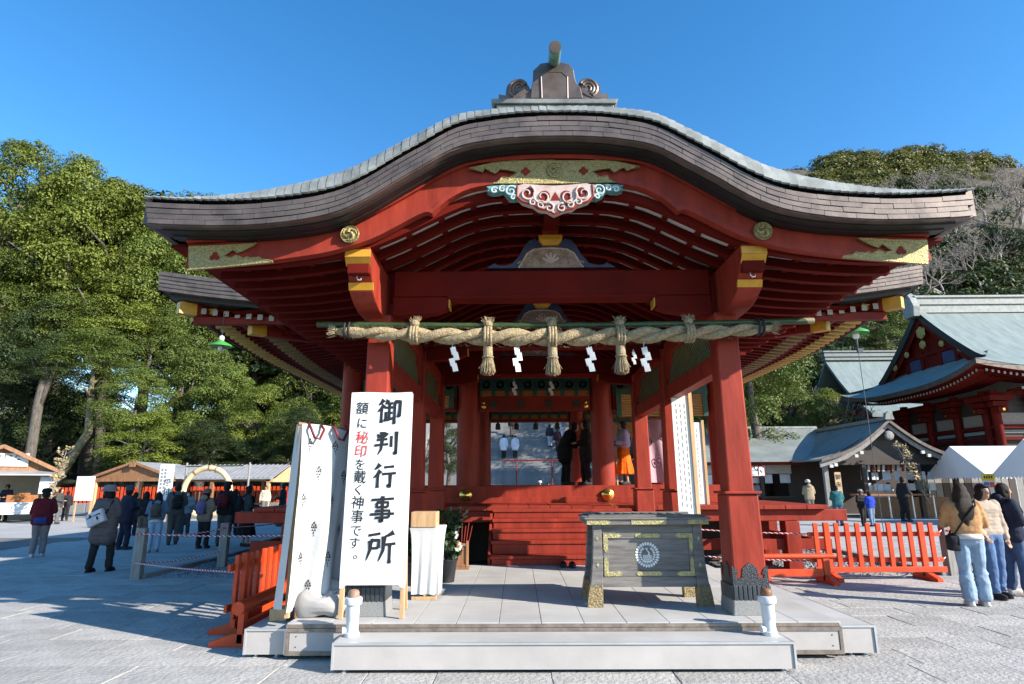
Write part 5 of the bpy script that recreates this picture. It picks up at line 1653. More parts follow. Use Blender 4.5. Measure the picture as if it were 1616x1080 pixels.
# ---- long roof behind
LH = thing('long_roof_hall', 'long hall with pale green roof rising behind the shop', 'hall', (30, 52, 0))
m_ = MB()
roofslab(m_, ((-3.6, 0, 11.9), (14, 0, 11.9)), ((-3.6, -6, 6.6), (14, -6, 6.6)), 8, .5, .3)
roofslab(m_, ((-3.6, 0, 11.9), (14, 0, 11.9)), ((-3.6, 6, 6.6), (14, 6, 6.6)), 8, .5, .3)
rr_ = m_.build('copper_roof', TEAL, LH)
m_ = MB().box((-3.7, -.35, 11.8), (14, .35, 12.1)).box((-3.8, -.45, 12.1), (14, .45, 12.22)).box((-3.7, -.3, 12.22), (14, .3, 12.5)).box((-3.8, -.4, 12.5), (14, .4, 12.62))
m_.build('main_ridge', COPG, rr_)
m_ = MB().box((-3, -4.6, 0), (14, 4.6, 7.2)); m_.build('hall_wall', DRED, LH)

# ---- white tents
CANV = M('white_canvas', (.80, .80, .80), .7, var=.02, trans=.18)
def tent(label, x, y, w, d, ze, zr):
    t = thing('white_tent', label, 'tent', (x, y, 0), 0, 'white festival tents')
    m_ = MB()
    m_.add([(0, 0, ze), (w, 0, ze), (w, d / 2, zr), (0, d / 2, zr)], [(0, 1, 2, 3)])
    m_.add([(0, d, ze), (w, d, ze), (w, d / 2, zr), (0, d / 2, zr)], [(3, 2, 1, 0)])
    m_.add([(0, 0, ze), (0, d, ze), (0, d / 2, zr)], [(0, 1, 2)]); m_.add([(w, 0, ze), (w, d, ze), (w, d / 2, zr)], [(2, 1, 0)])
    m_.build('canopy', CANV, t)
    # scalloped valance
    m_ = MB()
    for (a, b) in (((0, 0), (w, 0)), ((0, 0), (0, d))):
        n = int(max(w if a != (0, d) and b[0] else 0, d if not b[0] else 0) / .18)
        for k in range(n):
            p = [(a[0] + (b[0] - a[0]) * q / n, a[1] + (b[1] - a[1]) * q / n) for q in (k, k + .5, k + 1)]
            m_.add([(p[0][0] - .003, p[0][1] - .003, ze), (p[2][0] - .003, p[2][1] - .003, ze), (p[2][0] - .003, p[2][1] - .003, ze - .10), (p[1][0] - .003, p[1][1] - .003, ze - .19), (p[0][0] - .003, p[0][1] - .003, ze - .10)], [(0, 1, 2, 3, 4)])
    m_.build('valance', CANV, t)
    for px_ in (0.02, w):
        for py_ in (0.02, d):
            m_ = MB().tube([(px_, py_, 0), (px_, py_, ze)], .025, 8); m_.build('tent_pole', ALU, t)
    return t
tent('white tent with peaked end standing right of the shop gable', 18.35, 25.0, 4.0, 3.6, 1.80, 3.02)
tent('white tent cut by the right picture edge, nearer one', 18.30, 21.0, 4.0, 3.6, 1.80, 3.05)
YN = thing('yellow_notice', 'small yellow and blue notice hanging from the near tent corner', 'notice', (17.9, 24.3, 1.0))
m_ = MB().box((-.24, 0, 0), (.24, .02, .82)); m_.build('notice_board', M('pale_yellow_board', (.62, .60, .50), .6), YN)
m_ = MB().box((-.24, -.004, .56), (.24, -.001, .82)); f_ = m_.build('yellow_header', M('yellow_print', (.75, .50, .02), .6), YN)
m_ = MB().box((-.2, -.004, .30), (-.01, -.001, .5)).box((.01, -.004, .30), (.2, -.001, .5), 1); m_.build('printed_blocks', [M('blue_print', (.03, .11, .5), .6), M('red_print', (.55, .05, .05), .6)], YN)
m_ = MB()
for k in range(4): m_.box((-.17 + .09 * k, -.006, .64), (-.11 + .09 * k, -.0045, .74))
stuff(m_.build('printed_marks', INK, f_))
HB = thing('board_fence', 'dark board fence behind the tents', 'fence', (18.2, 28.9, 0))
for k in range(20):
    m_ = MB().box((.34 * k, 0, .0), (.34 * k + .31, .04, 1.75)); m_.build('fence_board', GP if k % 3 else DKWOOD, HB)
for z in (.4, 1.4):
    m_ = MB().box((0, .041, z), (6.8, .09, z + .1)); m_.build('fence_rail', DKWOOD, HB)

# ---- stalls at the left
def stall(label, x, y, w, d, ze, zr, sign):
    t = thing('wooden_stall', label, 'stall', (x, y, 0))
    m_ = MB()
    for s in (-1, 1):
        roofslab(m_, ((0, -.3, zr), (0, d, zr)), ((s * (w / 2 + .35), -.3, ze), (s * (w / 2 + .35), d, ze)), 2, 0, .07)
    rf_ = m_.build('stall_roof', TIN, t)
    for s in (-1, 1):
        m_ = MB().beam((0, -.34, zr - .06), (s * (w / 2 + .35), -.34, ze - .06), .05, .16); m_.build('bargeboard', CEDAR, rf_)
    m_ = MB().add([(-w / 2, -.02, ze + .02), (w / 2, -.02, ze + .02), (0, -.02, zr - .1)], [(0, 1, 2)]); m_.box((-w / 2, -.03, ze - .14), (w / 2, .05, ze + .02)); m_.build('gable_wall', CEDAR, t)
    for sx in (-1, 1):
        for yy in (0, d - .2):
            m_ = MB().box((sx * w / 2 - .06, yy, 0), (sx * w / 2 + .06, yy + .12, ze)); m_.build('stall_post', CEDAR, t)
    return t
S1 = stall('timber amulet stall with front gable at the left picture edge', -23.2, 27.0, 3.9, 2.6, 2.15, 3.32, True)
S1.rotation_euler.z = R(40)
def s1w(x, y, z): return Vector((-23.2, 27.0, 0)) + Matrix.Rotation(R(40), 3, 'Z') @ Vector((x, y, z))
m_ = MB()
m_.add([(-2.3, -.7, 2.05), (2.3, -.7, 2.05), (2.3, .0, 2.22), (-2.3, .0, 2.22), (-2.3, -.7, 2.0), (2.3, -.7, 2.0), (2.3, .0, 2.17), (-2.3, .0, 2.17)], [(0, 1, 2, 3), (4, 5, 6, 7), (0, 1, 5, 4), (1, 2, 6, 5), (0, 3, 7, 4)])
m_.build('awning', TIN, S1)
m_ = MB().box((-1.9, 2.3, 0), (1.9, 2.4, 2.2)); m_.build('back_wall', PLAS, S1)
m_ = MB().box((1.86, .4, 0), (1.92, 2.3, 2.1)); m_.build('side_wall', PLAS, S1)
m_ = MB().box((-2.2, -.6, .35), (1.9, .1, .82)).box((-2.25, -.65, .80), (1.95, .15, .84)); m_.build('white_counter', WHITE, S1)
for x in (-2, 0, 1.7):
    m_ = MB().box((x, -.55, 0), (x + .07, -.48, .35)); m_.build('counter_leg', PINE, S1)
m_ = MB().box((.4, -.35, .85), (1.5, -.1, 1.16)).box((.7, -.36, 1.16), (1.2, -.1, 1.25)); m_.build('display_box', ORG, S1)
SS = thing('stall_sign', 'white lettered sign on the gable of the left stall', 'sign', tuple(s1w(.0, -.1, 2.40)), R(40))
m_ = MB().box((-1.15, 0, 0), (.95, .04, .56)); f_ = m_.build('sign_face', SIGNW, SS)
for k, ch in enumerate('矢破魔矢'):
    glyph(ch, .30, INK, 'lettering', f_, (-.55 + .38 * k, -.005, .38), (R(90), 0, 0), bold=.006)
for k, ch in enumerate('下さい'):
    glyph(ch, .2, INK, 'lettering', f_, (-.45 + .28 * k, -.005, .13), (R(90), 0, 0), bold=.003)
nb = thing('notice_sheet', 'blue printed notice sheet on the side post of the left stall', 'notice', tuple(s1w(1.75, -.2, 1.2)), R(40))
m_ = MB().box((-.28, 0, 0), (.28, .02, .75)); m_.build('sheet', M('pale_blue_sheet', (.55, .60, .72), .7, var=.15, scale=9), nb)
pb_ = thing('display_stand', 'blank white panel standing behind the man in dark grey at left', 'panel', (-19.6, 27.4, 0))
m_ = MB().box((-.4, 0, .9), (.4, .03, 1.95)); m_.build('panel_face', SIGNW, pb_)
m_ = MB().box((-.36, .031, 0), (-.3, .07, 1.9)).box((.3, .031, 0), (.36, .07, 1.9)); m_.build('panel_legs', PINE, pb_)

SHL = thing('rest_shelter', 'open timber rest shelter with grey metal roof behind the queue', 'shelter', (-17, 32, 0))
m_ = MB()
for s in (-1, 1):
    roofslab(m_, ((-2.7, -1.2, 2.72), (-2.7, 3, 2.72)), ((-2.7 + s * 2.2, -1.2, 1.92), (-2.7 + s * 2.2, 3, 1.92)), 2, 0, .06)
roofslab(m_, ((-2.6, 2, 2.62), (4.0, 2, 2.62)), ((-1.6, -.4, 1.88), (4.0, -.4, 1.88)), 2, 0, .06)
roofslab(m_, ((-2.6, 2, 2.62), (4.0, 2, 2.62)), ((-2.6, 4.4, 1.88), (4.0, 4.4, 1.88)), 2, 0, .06)
rf_ = m_.build('shelter_roof', TIN, SHL)
for k in range(22):
    x = -1.3 + .245 * k
    m_ = MB().beam((x - (.2 if k < 3 else 0), 2, 2.65), (x, -.4, 1.91), .03, .03); m_.build('roof_seam', TIN, rf_)
m_ = MB().add([(-4.6, -1.05, 1.92), (-.8, -1.05, 1.92), (-2.7, -1.05, 2.62)], [(0, 1, 2)]).box((-4.8, -1.1, 1.74), (-.6, -.98, 1.92)); m_.build('gable_wall', CEDAR, SHL)
m_ = MB().beam((-2.7, -1.22, 2.68), (-4.9, -1.22, 1.88), .05, .12).beam((-2.7, -1.22, 2.68), (-.5, -1.22, 1.88), .05, .12).box((-2.85, -1.3, 2.45), (-2.55, -1.24, 2.62)); m_.build('bargeboard', CEDAR, SHL)
m_ = MB().add([(4.01, 0, 1.85), (4.01, 4, 1.85), (4.01, 2, 2.52)], [(0, 1, 2)]).box((3.7, -.3, 1.68), (4.05, 4.3, 1.85)); m_.build('end_gable', PINE, SHL)
for x, y in ((-4.6, -1), (-.9, -1), (-4.6, 2.8), (.9, -.2), (3.8, -.2), (3.8, 4), (1.8, 4), (-2.0, 3)):
    m_ = MB().box((x - .08, y - .08, 0), (x + .08, y + .08, 1.9)); m_.build('shelter_post', PINE if x in (3.8, -4.6) else CEDAR, SHL)
m_ = MB().box((-1.0, -.3, 1.72), (3.9, -.16, 1.88)); m_.build('eave_beam', CEDAR, SHL)
RG = thing('straw_ring', 'large cream coloured ring standing before the rest shelter', 'ring', (-15.25, 29.6, 0))
m_ = MB().tube([(1.12 * math.sin(a), 0, 1.22 + 1.12 * math.cos(a)) for a in lin(0, 2 * PI, 40)], .13, 12, cap=False)
m_.build('ring_tube', M('cream_straw', (.66, .52, .30), .8, var=.15, scale=8, bump=.3), RG, smooth=True)
for a in (0.05, .35, -.6, 1.2):
    m_ = MB().tube([(1.12 * math.sin(a) + .145 * math.cos(b) * math.sin(a), .145 * math.sin(b), 1.22 + 1.12 * math.cos(a) + .145 * math.cos(b) * math.cos(a)) for b in lin(0, 2 * PI, 12)], .022, 5); m_.build('ring_tie', CEDAR, RG)
m_ = MB().tube([(-1.2, .1, 2.42), (1.6, .1, 2.45)], .03, 8); m_.build('green_bar', BAMB, RG)
for x in (-1.15, 1.9):
    m_ = MB().tube([(x, .12, 0), (x, .12, 2.6)], .05, 8); m_.build('ring_pole', GP, RG)
NB = thing('tall_notice', 'tall white lettered notice standing among the queue before the shelter', 'sign', (-13.0, 22.1, 0))
m_ = MB().box((-.25, 0, .85), (.25, .04, 2.28)); f_ = m_.build('notice_face', SIGNW, NB)
m_ = MB().box((-.22, .041, 0), (-.17, .08, 2.2)).box((.17, .041, 0), (.22, .08, 2.2)); m_.build('notice_legs', PINE, NB)
for k, ch in enumerate('受付'):
    glyph(ch, .26, INK, 'lettering', f_, (.08, -.005, 1.62 - .3 * k), (R(90), 0, 0), bold=.004)
m_ = MB()
for c in range(2):
    for k in range(9):
        m_.box((-.19 + .12 * c, -.005, 1.05 + .125 * k), (-.12 + .12 * c, -.001, 1.05 + .125 * k + rb.uniform(.05, .09)))
stuff(m_.build('small_print', M('grey_print', (.25, .25, .27), .7), f_))
# vermilion fence behind the shelter
VF = thing('picket_fence', 'long vermilion picket fence behind the rest shelter', 'fence', (-28, 37, 0), 0, 'vermilion picket fences')
for z in (.4, 1.15):
    m_ = MB().box((0, .03, z), (17.5, .09, z + .12)); m_.build('fence_rail', FENCE, VF)
pk = MB().box((-.07, -.02, .05), (.07, .028, 1.45)).mesh('far_picket', FENCE)
for k in range(73): place('picket', pk, VF, (.1 + .24 * k, 0, rb.uniform(-.02, .02)))
SWL = thing('stone_wall', 'low grey stone wall along the trees behind the left stall', 'wall', (-27, 36, 0))
for k in range(12):
    m_ = MB().box((k * 1.6, 0, 0), (k * 1.6 + 1.57, .5, .55 + rb.uniform(-.03, .03))); m_.build('wall_stone', STONE, SWL, bevel=.03)
for k, (x, y, sx, sz, l, mt) in enumerate(((-13.4, 34.2, 1.2, .9, 'red covered table under the right end of the shelter', M('red_cover', (.6, .03, .03), .6)), (-12.2, 34.4, .8, 1.1, 'orange wooden stand at the right end of the shelter', FENCE))):
    m_ = MB().box((0, 0, 0), (sx, .5, sz)).box((-.05, -.05, sz), (sx + .05, .55, sz + .06)).box((.1, .1, sz + .06), (sx - .1, .4, sz + .25))
    tag(m_.build('stall_table', mt, None, loc=(x, y, 0)), l, 'table')

# ---- lamps with green shades
LSH = M('green_lamp_shade', (.05, .27, .05), .4, var=.1)
LWH = M('white_enamel', (.72, .73, .72), .35, var=.03)
def lamp(label, x, y, z, wire, r_):
    t = thing('shade_lamp', label, 'lamp', (x, y, z), 0, 'lamps with green enamel shades')
    k = r_ / .2
    m_ = MB().lathe([(r_, 0), (r_ * .93, .035 * k), (r_ * .45, .085 * k), (r_ * .25, .11 * k), (r_ * .2, .115 * k)], 28); smooth_angle(m_.build('lamp_shade', LSH, t), 60)
    m_ = MB().lathe([(r_ * .99, .001), (r_ * .5, .05 * k), (r_ * .2, .09 * k)], 28); m_.build('shade_lining', LWH, t, smooth=True)
    m_ = MB().lathe([(.04 * k, .116 * k), (.045 * k, .13 * k), (.045 * k, .19 * k), (.02 * k, .21 * k), (0, .21 * k)], 14); m_.build('lamp_cap', LWH, t, smooth=True)
    m_ = MB().lathe([(0, -.09 * k), (.03 * k, -.085 * k), (.05 * k, -.05 * k), (.045 * k, .03 * k), (.03 * k, .08 * k)], 14); m_.build('lamp_bulb', LWH, t, smooth=True)
    if wire:
        m_ = MB().tube([(0, 0, .2 * k), (0, 0, .2 * k + wire)], .008, 5); m_.build('hanger', IRONR, t)
    else:
        m_ = MB().tube([(0, 0, -.09 * k), (.01, 0, -.25 * k), (.02, 0, -z)], [.04, .012, .012], 8).cbox((.06, 0, -.28 * k), (.16, .1, .14)); m_.build('lamp_post', IRONR, t)
    return t
lamp('green enamel lamp hanging under the left eave corner of the pavilion', -5.60, 10.35, 3.92, .42, .19)
lamp('green enamel lamp on a slim post right of the pavilion eave', 11.08, 20.0, 6.42, 0, .42)

# ---- boards, blinds and curtain at the right side of the pavilion
def tallboard(label, x, y, zb, w, h, lean, rz, style):
    t = thing('notice_board', label, 'notice board', (x, y, zb), rz)
    rtm = Matrix.Rotation(lean, 4, 'Y')
    m_ = MB().box((-w, -.01, 0), (0, .01, h)); m_.v = [tuple(rtm @ Vector(v)) for v in m_.v]
    f_ = m_.build('board_face', SIGNW, t)
    m_ = MB().box((.001, -.03, -.02), (.05, .03, h + .04)); m_.v = [tuple(rtm @ Vector(v)) for v in m_.v]
    m_.build('wooden_edge', PINE, t)
    m_ = MB(); r_ = random.Random(int(h * 100))
    for c in range(style):
        z = h - .12
        while z > .1:
            q = r_.uniform(.03, .07)
            xx = -w + .03 + (w - .06) * (c + .5) / style
            m_.box((xx - .007, -.0125, z - q), (xx + .007, -.0105, z)); z -= q + .035
    m_.v = [tuple(rtm @ Vector(v)) for v in m_.v]
    stuff(m_.build('small_print', M('faded_print%d' % style, (.28, .28, .31), .7), f_))
    return t
q0, q1 = onY(1099, 812, 8.55), onY(1086, 640, 8.55)
tallboard('tall white printed board with pale wooden edge leaning on the second right column', q0.x, 8.55, q0.z, .235, 1.62, math.atan2(q1.x - q0.x, q1.z - q0.z) , 0, 3)
q0 = onY(1113, 765, 11.6)
tallboard('tall narrow printed board standing right of the leaning board', q0.x, 11.6, 1.16, .19, 1.5, 0, 0, 1)
BL = M('tan_bamboo_blind', (.42, .22, .07), .75, var=.2, scale=5, aniso=(1, 1, 30), bump=.3, bscale=6)
def blind(label, x0, x1, y, z0, z1, side=False):
    t = thing('bamboo_blind', label, 'blind', ((x0 + x1) / 2, y, z1), 0, 'rolled bamboo blinds with green bands')
    w = (x1 - x0) / 2
    n = int((z1 - z0) / .05)
    m_ = MB()
    for k in range(n):
        z = -(k + .5) * (z1 - z0) / n
        m_.tube([(-w, 0, z), (w, 0, z)], (z1 - z0) / n * .52, 6)
    stuff(m_.build('bamboo_slats', BL, t))
    for f in (-.95, 0, .95):
        m_ = MB().box((w * f - .05, -.045, z0 - z1), (w * f + .05, -.036, 0)); m_.build('green_band', GRN, t)
    m_ = MB().box((-w, -.05, -.12), (w, -.046, 0)); m_.build('top_border', GRN, t)
    return t
blind('tan bamboo blind with green bands in the right bay of the hall front', 1.78, 3.75, 13.2, 2.95, 3.55)
blind('tan bamboo blind with green bands in the left bay of the hall front', -3.75, -1.78, 13.2, 3.15, 3.55)
blind('tan bamboo blind with green bands in the right rear bay', 1.75, 3.8, 18.9, 2.9, 3.5)
PKC = M('pale_pink_curtain', (.50, .30, .36), .8, var=.12, scale=3, bump=.1, bscale=20)
CURT = thing('crest_curtain', 'pale pink curtain with round crests hanging behind the third right column', 'curtain', (3.05, 14.9, 1.5))
m_ = MB().grid(lambda u, v: (-.62 + 1.25 * u, .05 * math.sin(u * 19 + 2 * v) * (1 - v * .6) - .12 * (1 - v) * math.sin(PI * u), .05 + 1.5 * v), 40, 14); m_.build('curtain_cloth', PKC, CURT, smooth=True)
m_ = MB()
for (x, z) in ((-.30, 1.0), (.15, 1.15), (-.05, .55)):
    m_.tube([(x + .1 * math.cos(a), -.085, z + .1 * math.sin(a)) for a in lin(0, 2 * PI, 18)], .012, 5)
    m_.lathe([(0, 0), (.04, 0), (0, .01)], 8, (x, -.085, z), mat=Matrix.Rotation(R(90), 4, 'X'))
stuff(m_.build('printed_crests', M('plum_print', (.17, .04, .10), .7), CURT))
m_ = MB().tube([(-.7, 0, 1.58), (.75, 0, 1.58)], .025, 8); m_.build('curtain_rod', CEDAR, CURT)

# ---- stone stairs far behind, seen through the hall
ST = thing('stone_stairway', 'broad grey stone stairway climbing behind the pavilion', 'stairway', (0, 37.5, 0))
stm = MB().box((-7, 0, -.35), (7, .34, 0)).mesh('stone_step', M('stair_granite', (.20, .20, .20), .9, var=.25, scale=1.2, rnd=.10, bump=.3, bscale=20))
for k in range(62):
    place('stone_step', stm, ST, (rb.uniform(-.02, .02), .30 * k, .17 * (k + 1)), bevel=0)
for s in (-1, 1):
    m_ = MB().prism([(-.3, 0), (-.3, .5), (18.6, 11.2), (18.6, 9.0), (.5, 0)], 'x', s * 7.3 - .25, s * 7.3 + .25); m_.build('side_wall', STONE, ST)
    m_ = MB().beam((s * 2.9, 1, 1.4), (s * 2.9, 18.4, 11.25), .07, .07)
    for k in range(12): m_.box((s * 2.9 - .03, 1 + k * 1.5, .55 + k * .85), (s * 2.9 + .03, 1.06 + k * 1.5, 1.42 + k * .85))
    m_.build('hand_rail', ALU, ST)
BR = thing('barrier_rail', 'dark thin barrier rail before the far stone stairway', 'rail', (0, 26, 0))
q = onY(815, 727, 26)
m_ = MB().tube([(-1.0, 0, q.z), (5, 0, q.z)], .035, 6); m_.build('top_rail', DRED, BR)
for x in (-.45, 1.05, 2.6, 4.2):
    m_ = MB().tube([(x, 0, 0), (x, 0, q.z)], .03, 6); m_.build('rail_post', DRED, BR)
m_ = MB().tube([(-.7, 0, 0), (-.7, 0, 0.1)], .1, 6); m_.build('rail_base', STONE, BR)
# ================================================================== TERRAIN AND TREES
def leafmat(name, a, b, c, tr=.28, rough=.55):
    m = bpy.data.materials.new(name); m.use_nodes = True
    n, l = m.node_tree.nodes, m.node_tree.links
    bs = n['Principled BSDF']; bs.inputs['Roughness'].default_value = rough; bs.inputs['Specular IOR Level'].default_value = .35
    ge = n.new('ShaderNodeNewGeometry')
    tc = n.new('ShaderNodeTexCoord')
    nz = n.new('ShaderNodeTexNoise'); nz.inputs['Scale'].default_value = 2.2; nz.inputs['Detail'].default_value = 4
    l.new(tc.outputs['Object'], nz.inputs['Vector'])
    ad = n.new('ShaderNodeMath'); ad.operation = 'MULTIPLY_ADD'; ad.inputs[1].default_value = .45
    l.new(ge.outputs['Random Per Island'], ad.inputs[0])
    mu = n.new('ShaderNodeMath'); mu.operation = 'MULTIPLY'; mu.inputs[1].default_value = .62
    l.new(nz.outputs['Fac'], mu.inputs[0]); l.new(mu.outputs[0], ad.inputs[2])
    rp = n.new('ShaderNodeValToRGB'); e = rp.color_ramp.elements
    e[0].position = .2; e[0].color = (*a, 1); e[1].position = .85; e[1].color = (*c, 1)
    k = e.new(.5); k.color = (*b, 1)
    l.new(ad.outputs[0], rp.inputs[0])
    oi = n.new('ShaderNodeObjectInfo'); mr = n.new('ShaderNodeMapRange'); mr.inputs['To Min'].default_value = .75; mr.inputs['To Max'].default_value = 1.25
    l.new(oi.outputs['Random'], mr.inputs[0])
    hs = n.new('ShaderNodeHueSaturation'); l.new(mr.outputs[0], hs.inputs['Value']); l.new(rp.outputs[0], hs.inputs['Color'])
    l.new(hs.outputs[0], bs.inputs['Base Color'])
    td = n.new('ShaderNodeBsdfTranslucent'); l.new(hs.outputs[0], td.inputs[0])
    mx = n.new('ShaderNodeMixShader'); mx.inputs[0].default_value = tr
    l.new(bs.outputs[0], mx.inputs[1]); l.new(td.outputs[0], mx.inputs[2]); l.new(mx.outputs[0], n['Material Output'].inputs[0])
    return m
LV_Y = leafmat('olive_leaf', (.068, .10, .012), (.14, .178, .024), (.22, .25, .042))
LV_M = leafmat('mid_green_leaf', (.052, .085, .014), (.105, .145, .026), (.175, .21, .042))
LV_D = leafmat('deep_green_leaf', (.018, .034, .009), (.038, .06, .016), (.065, .09, .024), tr=.2)
LV_H = leafmat('hill_leaf', (.075, .085, .018), (.135, .142, .028), (.21, .20, .045), tr=.2)
BARK = M('grey_brown_bark', (.105, .088, .072), .9, var=.45, scale=4, aniso=(3, 3, .7), bump=.5, bscale=12)
MOSS = M('mossy_bark', (.17, .155, .09), .9, var=.45, scale=3, bump=.5, bscale=12)
TWIG = M('pale_bare_twig', (.29, .25, .225), .9, var=.25, scale=2)
UND = M('dark_undergrowth', (.022, .026, .012), .95, var=.5, scale=.8, bump=.8, bscale=3)

def lumps_mesh(name, lumps, per, leaf, seed, mat, flat=.92, up=.2):
    r = np.random.default_rng(seed)
    V = []
    for (cx, cy, cz, R_) in lumps:
        n = int(per * R_ * R_)
        d = r.normal(size=(n, 3)); d[:, 2] = np.where(d[:, 2] < -.35, -d[:, 2], d[:, 2]) + up; d /= np.linalg.norm(d, axis=1)[:, None]
        rad = R_ * (1 - .34 * r.random(n) ** 2.0)
        # broken surface: bumps in the lump
        rad *= 1 + .13 * np.sin(d[:, 0] * 8 + cx * 30) * np.sin(d[:, 1] * 8 + cy * 20) + .1 * np.sin(d[:, 2] * 9 + cz * 20)
        p = d * rad[:, None]; p[:, 2] *= flat
        p += (cx, cy, cz)
        nn = d * 1.0 + r.normal(size=(n, 3)) * .38; nn[:, 2] += .25; nn /= np.linalg.norm(nn, axis=1)[:, None]
        t = np.cross(nn, r.normal(size=(n, 3))); t /= np.linalg.norm(t, axis=1)[:, None]
        b = np.cross(nn, t)
        s = leaf * (.6 + .8 * r.random(n))[:, None]
        t *= s; b *= s * .55
        V.append(np.stack([p - t, p - b + nn * s * .12, p + t, p + b + nn * s * .12], 1))
    V = np.concatenate(V).reshape(-1, 3)
    nq = len(V) // 4
    me = bpy.data.meshes.new(name)
    me.vertices.add(len(V)); me.vertices.foreach_set('co', V.ravel().astype(np.float32))
    me.loops.add(nq * 4); me.loops.foreach_set('vertex_index', np.arange(nq * 4, dtype=np.int32))
    me.polygons.add(nq); me.polygons.foreach_set('loop_start', np.arange(0, nq * 4, 4, dtype=np.int32)); me.polygons.foreach_set('loop_total', np.full(nq, 4, dtype=np.int32))
    me.update(calc_edges=True); me.materials.append(mat)
    return me
def crown_lumps(seed, n, spread=1.0, top=1.0):
    r = random.Random(seed)
    L = []
    for i in range(n):
        # unit crown: radius 1, height 0..2, widest about 0.8
        z = r.uniform(.08, 1.75)
        w = math.sin(PI * min(1, (z + .35) / 2.15)) ** .7
        a = i * 2.4 + r.uniform(-.4, .4)
        q = math.sqrt(r.uniform(.22, 1)) * .80 * w
        L.append((q * math.cos(a), q * math.sin(a), z, r.uniform(.15, .29)))
    return L
CROWNS = {}
for nm, mat in (('Y', LV_Y), ('M', LV_M), ('D', LV_D)):
    for k in range(3):
        CROWNS[nm, k] = lumps_mesh('crown_' + nm, crown_lumps(k * 7 + ord(nm), 70), 9000, .0165, k + ord(nm), mat)
def terr(x, y):
    z = 0
    if x < 2:
        z = max(0, (y - 41 - max(0, x + 14) * .35)) * .36 * min(1, max(0, (2 - x) / 10 + .25))
        z = min(z, 10)
    else:
        z = max(0, y - 44) * .79 * min(1, max(0, (x - 9) / 34))
        z = min(z, 86 - max(0, y - 175) * .2)
    return z
m_ = MB().grid(lambda u, v: (-170 + 176 * u, 38 + 110 * v, terr(-170 + 176 * u, 38 + 110 * v) - .02), 60, 44)
struct(m_.build('wooded_slope', UND, None, smooth=True))
m_ = MB().grid(lambda u, v: (7.6 + 300 * u, 43 + 190 * v, terr(7.6 + 300 * u, 43 + 190 * v) - .02), 60, 60)
struct(m_.build('hill', M('leaf_litter', (.075, .062, .042), .95, var=.5, scale=.5, bump=.8, bscale=2), None, smooth=True))
tcount = [0]
def tree(px, ytop, ybot, Y, wpx, kind, label, trunk=None, bark=None, group='evergreen trees on the left slope', name='evergreen_tree'):
    r = random.Random(tcount[0] * 13 + 5); tcount[0] += 1
    top = onY(px, ytop, Y); bot = onY(px, ybot, Y)
    x = top.x * .5 + bot.x * .5
    sc_ = Y / FPX
    W = wpx * sc_ * .56
    g = terr(x, Y)
    H = max(1.5, top.z - bot.z)
    t = thing(name, label, 'tree', (x, Y, g), 0, group)
    cb = bot.z - g
    m_ = MB()
    base = Vector(((trunk[0] if trunk else r.uniform(-.5, .5)), 0, -.3))
    mid = Vector(((trunk[1] if trunk else r.uniform(-.4, .4)), r.uniform(-.3, .3), max(.6, cb * .6)))
    hi = Vector((0, 0, cb + H * .55))
    r0 = (.10 + .017 * (top.z - g))
    pts = [base, base.lerp(mid, .5) + Vector((r.uniform(-.1, .1), 0, 0)), mid, mid.lerp(hi, .5) + Vector((r.uniform(-.3, .3), 0, 0)), hi]
    m_.tube(pts, [r0 * 1.25, r0, r0 * .82, r0 * .55, r0 * .2], 9)
    for k in range(7):
        a = r.uniform(0, 6.28); f = r.uniform(.25, .9)
        p = mid.lerp(hi, f)
        e = p + Vector((math.cos(a) * W * r.uniform(.45, .8), math.sin(a) * W * r.uniform(.45, .8), H * r.uniform(.05, .25)))
        m_.tube([p, p.lerp(e, .5) + Vector((0, 0, .15 * H * r.random())), e], [r0 * .36, r0 * .24, r0 * .08], 6)
    m_.build('trunk', bark or BARK, t, smooth=True)
    cr = CROWNS[kind, r.randrange(3)]
    place('crown', cr, t, (0, 0, cb - H * .02), rot=(0, 0, r.uniform(0, 6.28)), scale=(W, W, H / 2.0))
    return t
